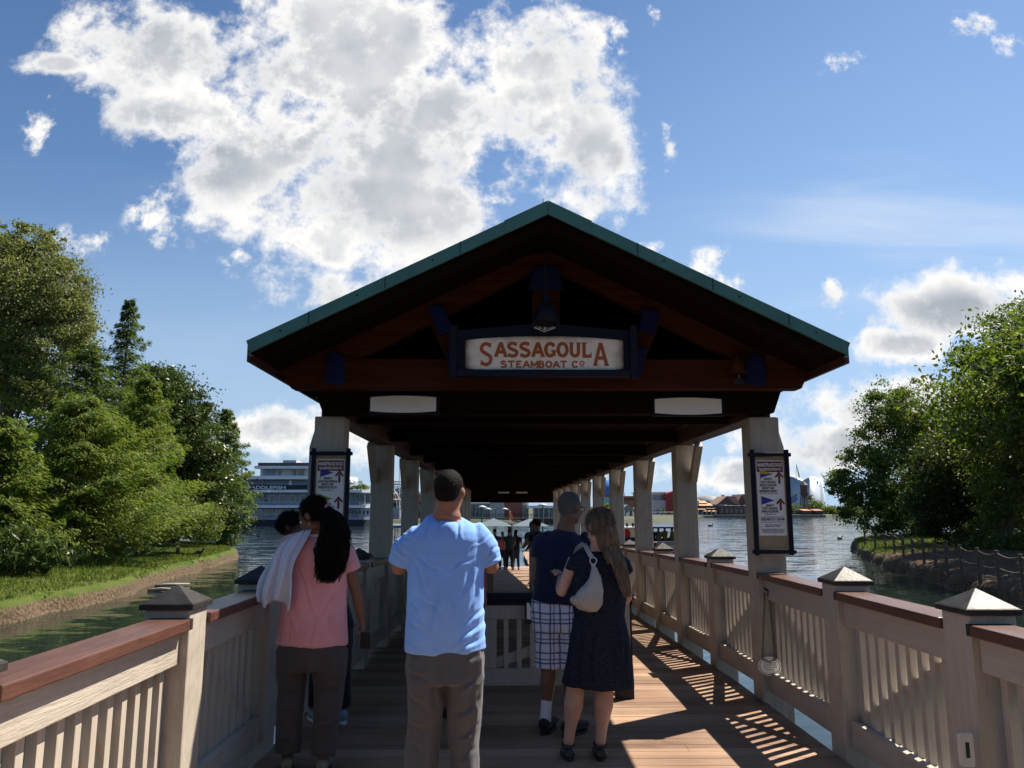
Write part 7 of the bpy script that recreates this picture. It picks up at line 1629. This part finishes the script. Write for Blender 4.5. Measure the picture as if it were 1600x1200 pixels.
# white moored boats in a row
for i in range(7):
    x = 1010 + i * 8.6; q = atY(x, 810, 285); t = thing('moored_boat', ['leftmost', 'second', 'third', 'fourth', 'fifth', 'sixth', 'rightmost'][i] + ' small white canopied boat moored in the row before the white hall', 'boat', (q.x, 285, WZ), 'white boats moored before the white hall')
    hw = .85; MB().prism([(q.x - hw, 283, WZ - .1), (q.x + hw, 283, WZ - .1), (q.x + hw, 287, WZ - .1), (q.x, 289, WZ - .1), (q.x - hw, 287, WZ - .1)], (0, 0, 0), (0, 0, .7)).build('hull', M_hull if i % 2 else M_pw, t)
    MB().box(q.x - hw, q.x + hw, 283.2, 287, WZ + 1.9, WZ + 2.15).build('canopy', M_pw, t)
    for a_ in (-1, 1): MB().tube([(q.x + a_ * .75, 283.5, WZ + .6), (q.x + a_ * .75, 283.5, WZ + 1.9)], .05, 4).build('canopy_post', M_trim, t)
q = thing('boat_jetty', 'dark low jetty in front of the moored white boats', 'jetty', (atY(1040, 812, 280).x, 280, WZ)); fb(1006, 1062, 810.5, 812.5, 279, 3).build('deck', M_dk, q)
for i in range(9): MB().tube([atY(1008 + i * 6.5, 813, 279) - Vector((0, 0, .5)), atY(1008 + i * 6.5, 806, 279)], .12, 5).build('pile', M_iron, q)
# many roofed terrace building in terracotta
t = bld('terrace_restaurant', 'rambling restaurant of stepped terracotta roofs at the water across the lake', 1100, Yd - 3)
w = fb(1060, 1122, 790, 807, Yd, 12).build('wall', M_dk, t); rs_ = random.Random(3)
for (x0, x1, y0, y1, dd) in ((1070, 1096, 780, 784, 6), (1084, 1106, 782, 786, 4), (1064, 1090, 785, 789, 3), (1092, 1114, 786, 790, 1), (1104, 1122, 790, 794.5, -1), (1062, 1082, 791, 795, -1), (1083, 1103, 792, 796, -2), (1100, 1120, 795, 799, -3)):
    a = atY(x0, y1, Yd + dd); b = atY(x1, y0, Yd + dd); MB().prism([(a.x, Yd + dd, a.z), (a.x, Yd + dd + 5, b.z), (a.x, Yd + dd + 5, a.z)], (0, 0, 0), (b.x - a.x, 0, 0)).build('roof', mat('sunlit terracotta roof', (.42, .25, .14), .8, .25, .5), t)
for i in range(9): MB().bar(atY(1063 + i * 6.8, 807, Yd - 2.5), atY(1064.5 + i * 6.8, 797, Yd - 2.5), .45, .45).build('column', M_wall, t)
for i in range(6): fb(1066 + i * 9, 1071 + i * 9, 798, 804, Yd - .15, .14).build('window', M_glass, w)
fb(1060, 1124, 806, 809, Yd - 5, 5).build('terrace', M_quay, t)
# brown barn-like gabled buildings
M_barn = pale('plum brown boards', (.11, .055, .050)); M_broof = mat('faded rust roof', (.27, .16, .12), .8, .2, .4)
t = bld('gabled_warehouse', 'dark plum gabled warehouse with faded rust roofs left of the right signboard', 1140, Yd)
w = fb(1122, 1180, 790, 807, Yd, 14).build('wall', M_barn, t)
for (x0, xp, x1, yb, yt, dd) in ((1120, 1136, 1156, 788, 775, 0), (1148, 1160, 1186, 789, 772, 3)):
    MB().prism([atY(x0, yb, Yd + dd), atY(x1, yb, Yd + dd), atY(x1 - 6, yt + 1, Yd + dd), atY(xp, yt, Yd + dd)], (0, .0, 0), (0, 14, 0)).build('roof', M_broof, t)
    MB().prism([atY(x0 + 3, yb, Yd + dd - .2), atY(xp + (xp - x0) - 3, yb, Yd + dd - .2), atY(xp, yt + 2, Yd + dd - .2)], (0, 0, 0), (0, .15, 0)).build('gable', M_barn, t)
for i in range(7): fb(1126 + i * 7.5, 1130 + i * 7.5, 795, 802, Yd - .2, .18).build('window', M_glass, w)
MB().prism([atY(1164, 796, Yd - 1), atY(1176, 794, Yd - 1), atY(1180, 799, Yd - 1), atY(1170, 799, Yd - 1)], (0, 0, 0), (0, 1, 0)).build('shed_roof', M_wall, t)
fb(1120, 1290, 804.5, 808.5, Yd - 8, 6).build('sea_wall', M_quay, t)
t = bld('domed_pavilion', 'low grey domed roof behind the terracotta roofs', 1105, 380); q = atY(1106, 790, 380); MB().ball((q.x, 380, q.z), 1, 24, 12, (8.2, 8, 5)).build('dome', M_gw, t, smooth=True); fb(1082, 1130, 788, 806, 374, 10).build('wall', M_trim, t)
# rust brown canvas-roofed kiosks right of the sign
for i, (x, lb) in enumerate(((1262, 'orange roofed kiosk beneath the water tower'), (1280, 'smaller orange roofed kiosk right of the water tower'))):
    t = bld('kiosk', lb, x, Yd - 1, 'kiosk', 'kiosks under the water tower'); fb(x - 5, x + 5, 798, 807, Yd - 1, 5).build('wall', M_dk, t); a = atY(x - 7, 798, Yd - 2); b = atY(x + 7, 795.5, Yd - 2)
    MB().prism([(a.x, Yd - 2, a.z), (a.x, Yd + 3, b.z), (a.x, Yd + 5, a.z)], (0, 0, 0), (b.x - a.x, 0, 0)).build('roof', M_roofr, t)
# circus tent hall with scalloped edge
M_tent = mat('pale blue white tent wall', (.34, .40, .47), .6, .08, .1)
Yt = 420; t = bld('tent_hall', 'huge pale blue white tent shaped hall behind the water tower', 1275, Yt, 'hall'); cx_ = atY(1275, 800, Yt).x; k_ = Yt / FPX * 1.06
vs = []; fs = []; nA = 72; rings = []
for j, (rr_, ) in enumerate(((1.0,), (.97,), (.82,), (.45,), (.02,))):
    for i in range(nA):
        a = 2 * math.pi * i / nA; sc = abs(math.sin(a * 4)); zt_ = atY(1275, 742, Yt).z
        zz = [-.3, zt_ * (.86 + .14 * sc), zt_ * (.84 + .10 * sc), zt_ * .88, zt_ * .92][j]
        vs.append((cx_ + 46 * k_ * rr_ * math.cos(a), Yt + 30 + 46 * k_ * rr_ * math.sin(a) * .8, zz))
for j in range(4):
    for i in range(nA): fs.append((j * nA + i, j * nA + (i + 1) % nA, (j + 1) * nA + (i + 1) % nA, (j + 1) * nA + i))
MB().add(vs, fs).build('tent_wall', M_tent, t, smooth=True)
MB().tube([atY(1249, 745, Yt), atY(1244, 724, Yt)], [.5, .12], 6).build('spire', M_trim, t)
for s_ in (-1, 1): MB().bar(atY(1246.5 + s_ * 2.6, 746, Yt - .5), atY(1244.3, 727, Yt - .5), .18, .18).build('spire_stay', M_trim, t)
# water tower
Yw_ = 320; t = bld('water_tower', 'dark water tower on spread legs with a conical roof across the lake', 1257, Yw_, 'water tower'); q = atY(1257, 778, Yw_); s_ = Yw_ / FPX
M_rt = mat('rusty dark steel', (.075, .05, .05), .7, .3, 1.2)
zc0, zc1, zr = z_at(1257, 773, Yw_), z_at(1257, 758, Yw_), z_at(1257, 752, Yw_)
MB().lathe((q.x, Yw_, 0), [(.1, zr + .4), (.25, zr), (6.4 * s_, zc1), (5.6 * s_, zc1 - .05), (5.6 * s_, zc0), (5.2 * s_, zc0 - .4), (0, zc0 - .9)], 20).build('tank', M_rt, t)
MB().lathe((q.x, Yw_, 0), [(6.9 * s_, zc0 + .7), (6.9 * s_, zc0 + .2), (5.6 * s_, zc0 + .2)], 20).build('gallery', M_rt, t)
for i in range(6):
    a = math.pi / 6 + i * math.pi / 3; c, s2 = math.cos(a), math.sin(a)
    MB().tube([(q.x + 9.0 * s_ * c, Yw_ + 9.0 * s_ * s2, -.3), (q.x + 4.8 * s_ * c, Yw_ + 4.8 * s_ * s2, zc0)], .17, 6).build('leg', M_rt, t)
    a2 = a + math.pi / 3; zz = zc0 * .5
    MB().tube([(q.x + 6.9 * s_ * c, Yw_ + 6.9 * s_ * s2, zz), (q.x + 6.9 * s_ * math.cos(a2), Yw_ + 6.9 * s_ * math.sin(a2), zz)], .08, 4).build('brace', M_rt, t)
MB().tube([(q.x, Yw_, -.3), (q.x, Yw_, zc0)], .3, 8).build('riser', M_rt, t)
t = bld('chair_sculpture', 'tilted blue panel sculpture left of the water tower', 1238, Yw_ - 4, 'sculpture'); MB().bar(atY(1232, 785, Yw_ - 4), atY(1244, 776, Yw_ - 4), 2.6, .5, (0, 1, 0)).build('panel', pale('blue panel', (.12, .20, .34)), t)
for x in (1235, 1242): MB().tube([atY(x, 806, Yw_ - 3.8), atY(x, 780, Yw_ - 3.8)], .2, 5).build('leg', M_trim, t)
# far palms and shrubs
def palm(x, ytop, Y, label, seed):
    q = atY(x, 808, Y); z = z_at(x, ytop, Y); t = thing('palm_tree', label, 'palm', (q.x, Y, -.3), 'palms across the lake'); MB().tube([(q.x, Y, -.3), (q.x + .3, Y, z * .6), (q.x, Y, z - .8)], [.28, .2, .18], 6).build('trunk', M_bark, t); rs = random.Random(seed); m = MB()
    for k in range(22):
        a = rs.uniform(0, 6.28); e = rs.uniform(-.5, 1.1); L_ = rs.uniform(1.6, 2.4); d = Vector((math.cos(a) * math.cos(e), math.sin(a) * math.cos(e), math.sin(e))); c = Vector((q.x, Y, z - .8)); sd_ = d.cross(Vector((0, 0, 1))).normalized() * .38
        m.add([c, c + d * L_ * .5 + sd_, c + d * L_ - Vector((0, 0, .8)), c + d * L_ * .5 - sd_], [(0, 1, 2, 3)])
    m.build('crown', ML_und, t)
for a in ((1131, 774, 330, 'palm behind the plum warehouse roofs', 1), (1243, 772, 318, 'palm just left of the water tower', 2), (1268, 774, 322, 'palm just right of the water tower', 3), (1034, 795, 300, 'small palm in front of the white hall', 4)): palm(*a)
for i, (x, y, rx, ry, Y, lb) in enumerate(((1240, 798, 14, 9, 330, 'rounded far shrub left of the water tower legs'), (1272, 794, 16, 12, 334, 'larger far tree right of the water tower legs'), (1296, 800, 14, 8, 330, 'low far tree near the leaning right bank tree'), (1212, 800, 20, 7, 335, 'low far shrub behind the right signboard'), (1320, 800, 30, 9, 338, 'far shrub line seen under the leaning tree'))):
    broadleaf((atY(x, 808, Y).x, Y, -.3), [pxblob(x, y, rx, ry, Y)], 60, 40, .8, ML_und, lb, 300 + i, .3, 'far_tree', 'tree', 'trees across the lake', .25)
for i, (x, w_, Y, h_) in enumerate(((700, 60, 230, 12), (660, 40, 240, 10), (900, 60, 260, 12), (950, 40, 340, 16), (1020, 60, 420, 22), (1150, 90, 430, 20), (1400, 120, 360, 16), (1560, 110, 360, 18), (450, 90, 200, 6), (340, 60, 190, 12))):
    broadleaf((atY(x, 808, Y).x, Y, -.3), [pxblob(x + dx, 806 - h_ * .45, w_ * .3, h_ * .6, Y) for dx in (-w_ * .4, 0, w_ * .4)], 120, 40, .8, ML_und, ['distant tree clump behind the quay building', 'distant tree clump behind the gabled hall', 'distant tree clump behind the canopy house', 'distant tree clump by the red brown block', 'distant tree clump behind the white hall', 'distant tree clump behind the plum warehouse', 'distant trees seen under the right bank crowns', 'distant trees at the right edge beyond the bank path', 'distant tree clump behind the riverboat', 'distant tree clump behind the bow of the riverboat'][i], 400 + i, .3, 'far_tree', 'tree', 'trees across the lake', .25)
# tethered balloon
q = atY(951, 768, 360); t = thing('tethered_balloon', 'large tethered blue balloon with a turquoise lower half seen between right posts', 'balloon', (q.x, 360, -.3)); rB = 7.5
M_bb = mat('deep blue balloon cloth', (.02, .14, .42), .5, .1, .3); M_bt = mat('turquoise balloon cloth', (.12, .45, .55), .5, .25, .25)
M_bw = mat('pale balloon cloth', (.5, .6, .7), .5, .1, .3)
zb_ = z_at(951, 775, 360)
MB().lathe((q.x, 360, zb_), [(rB * math.sin(a), rB * math.cos(a)) for a in [math.pi * k / 20 for k in range(0, 11)]], 32).build('upper_envelope', M_bb, t, smooth=True)
MB().lathe((q.x, 360, zb_), [(rB * math.sin(a), rB * math.cos(a)) for a in [math.pi * k / 20 for k in range(10, 20)]] + [(.3, -rB - 1)], 32).build('lower_envelope', M_bt, t, smooth=True)
MB().lathe((q.x, 360, zb_), [(rB * math.sin(a) + .05, rB * math.cos(a)) for a in [math.pi * k / 40 for k in range(19, 22)]], 32).build('band', M_red, t, smooth=True)
# small floating birds
for i, (x, y) in enumerate(((1110, 822), (1312, 842))):
    q = atZ(x, y, WZ); t = thing('floating_bird', ['dark bird floating on the open lake between the right posts', 'dark bird floating near the tip of the right bank'][i], 'bird', q); s_ = q.y / 150 + .25
    MB().ball(q + Vector((0, 0, .1 * s_)), .22 * s_, 10, 6, (1.6, .8, .7)).tube([q + Vector((.25 * s_, 0, .15 * s_)), q + Vector((.4 * s_, 0, .4 * s_)), q + Vector((.55 * s_, 0, .38 * s_))], [.06 * s_, .05 * s_, .02 * s_], 6).build('bird_body', M_black, t, smooth=True)
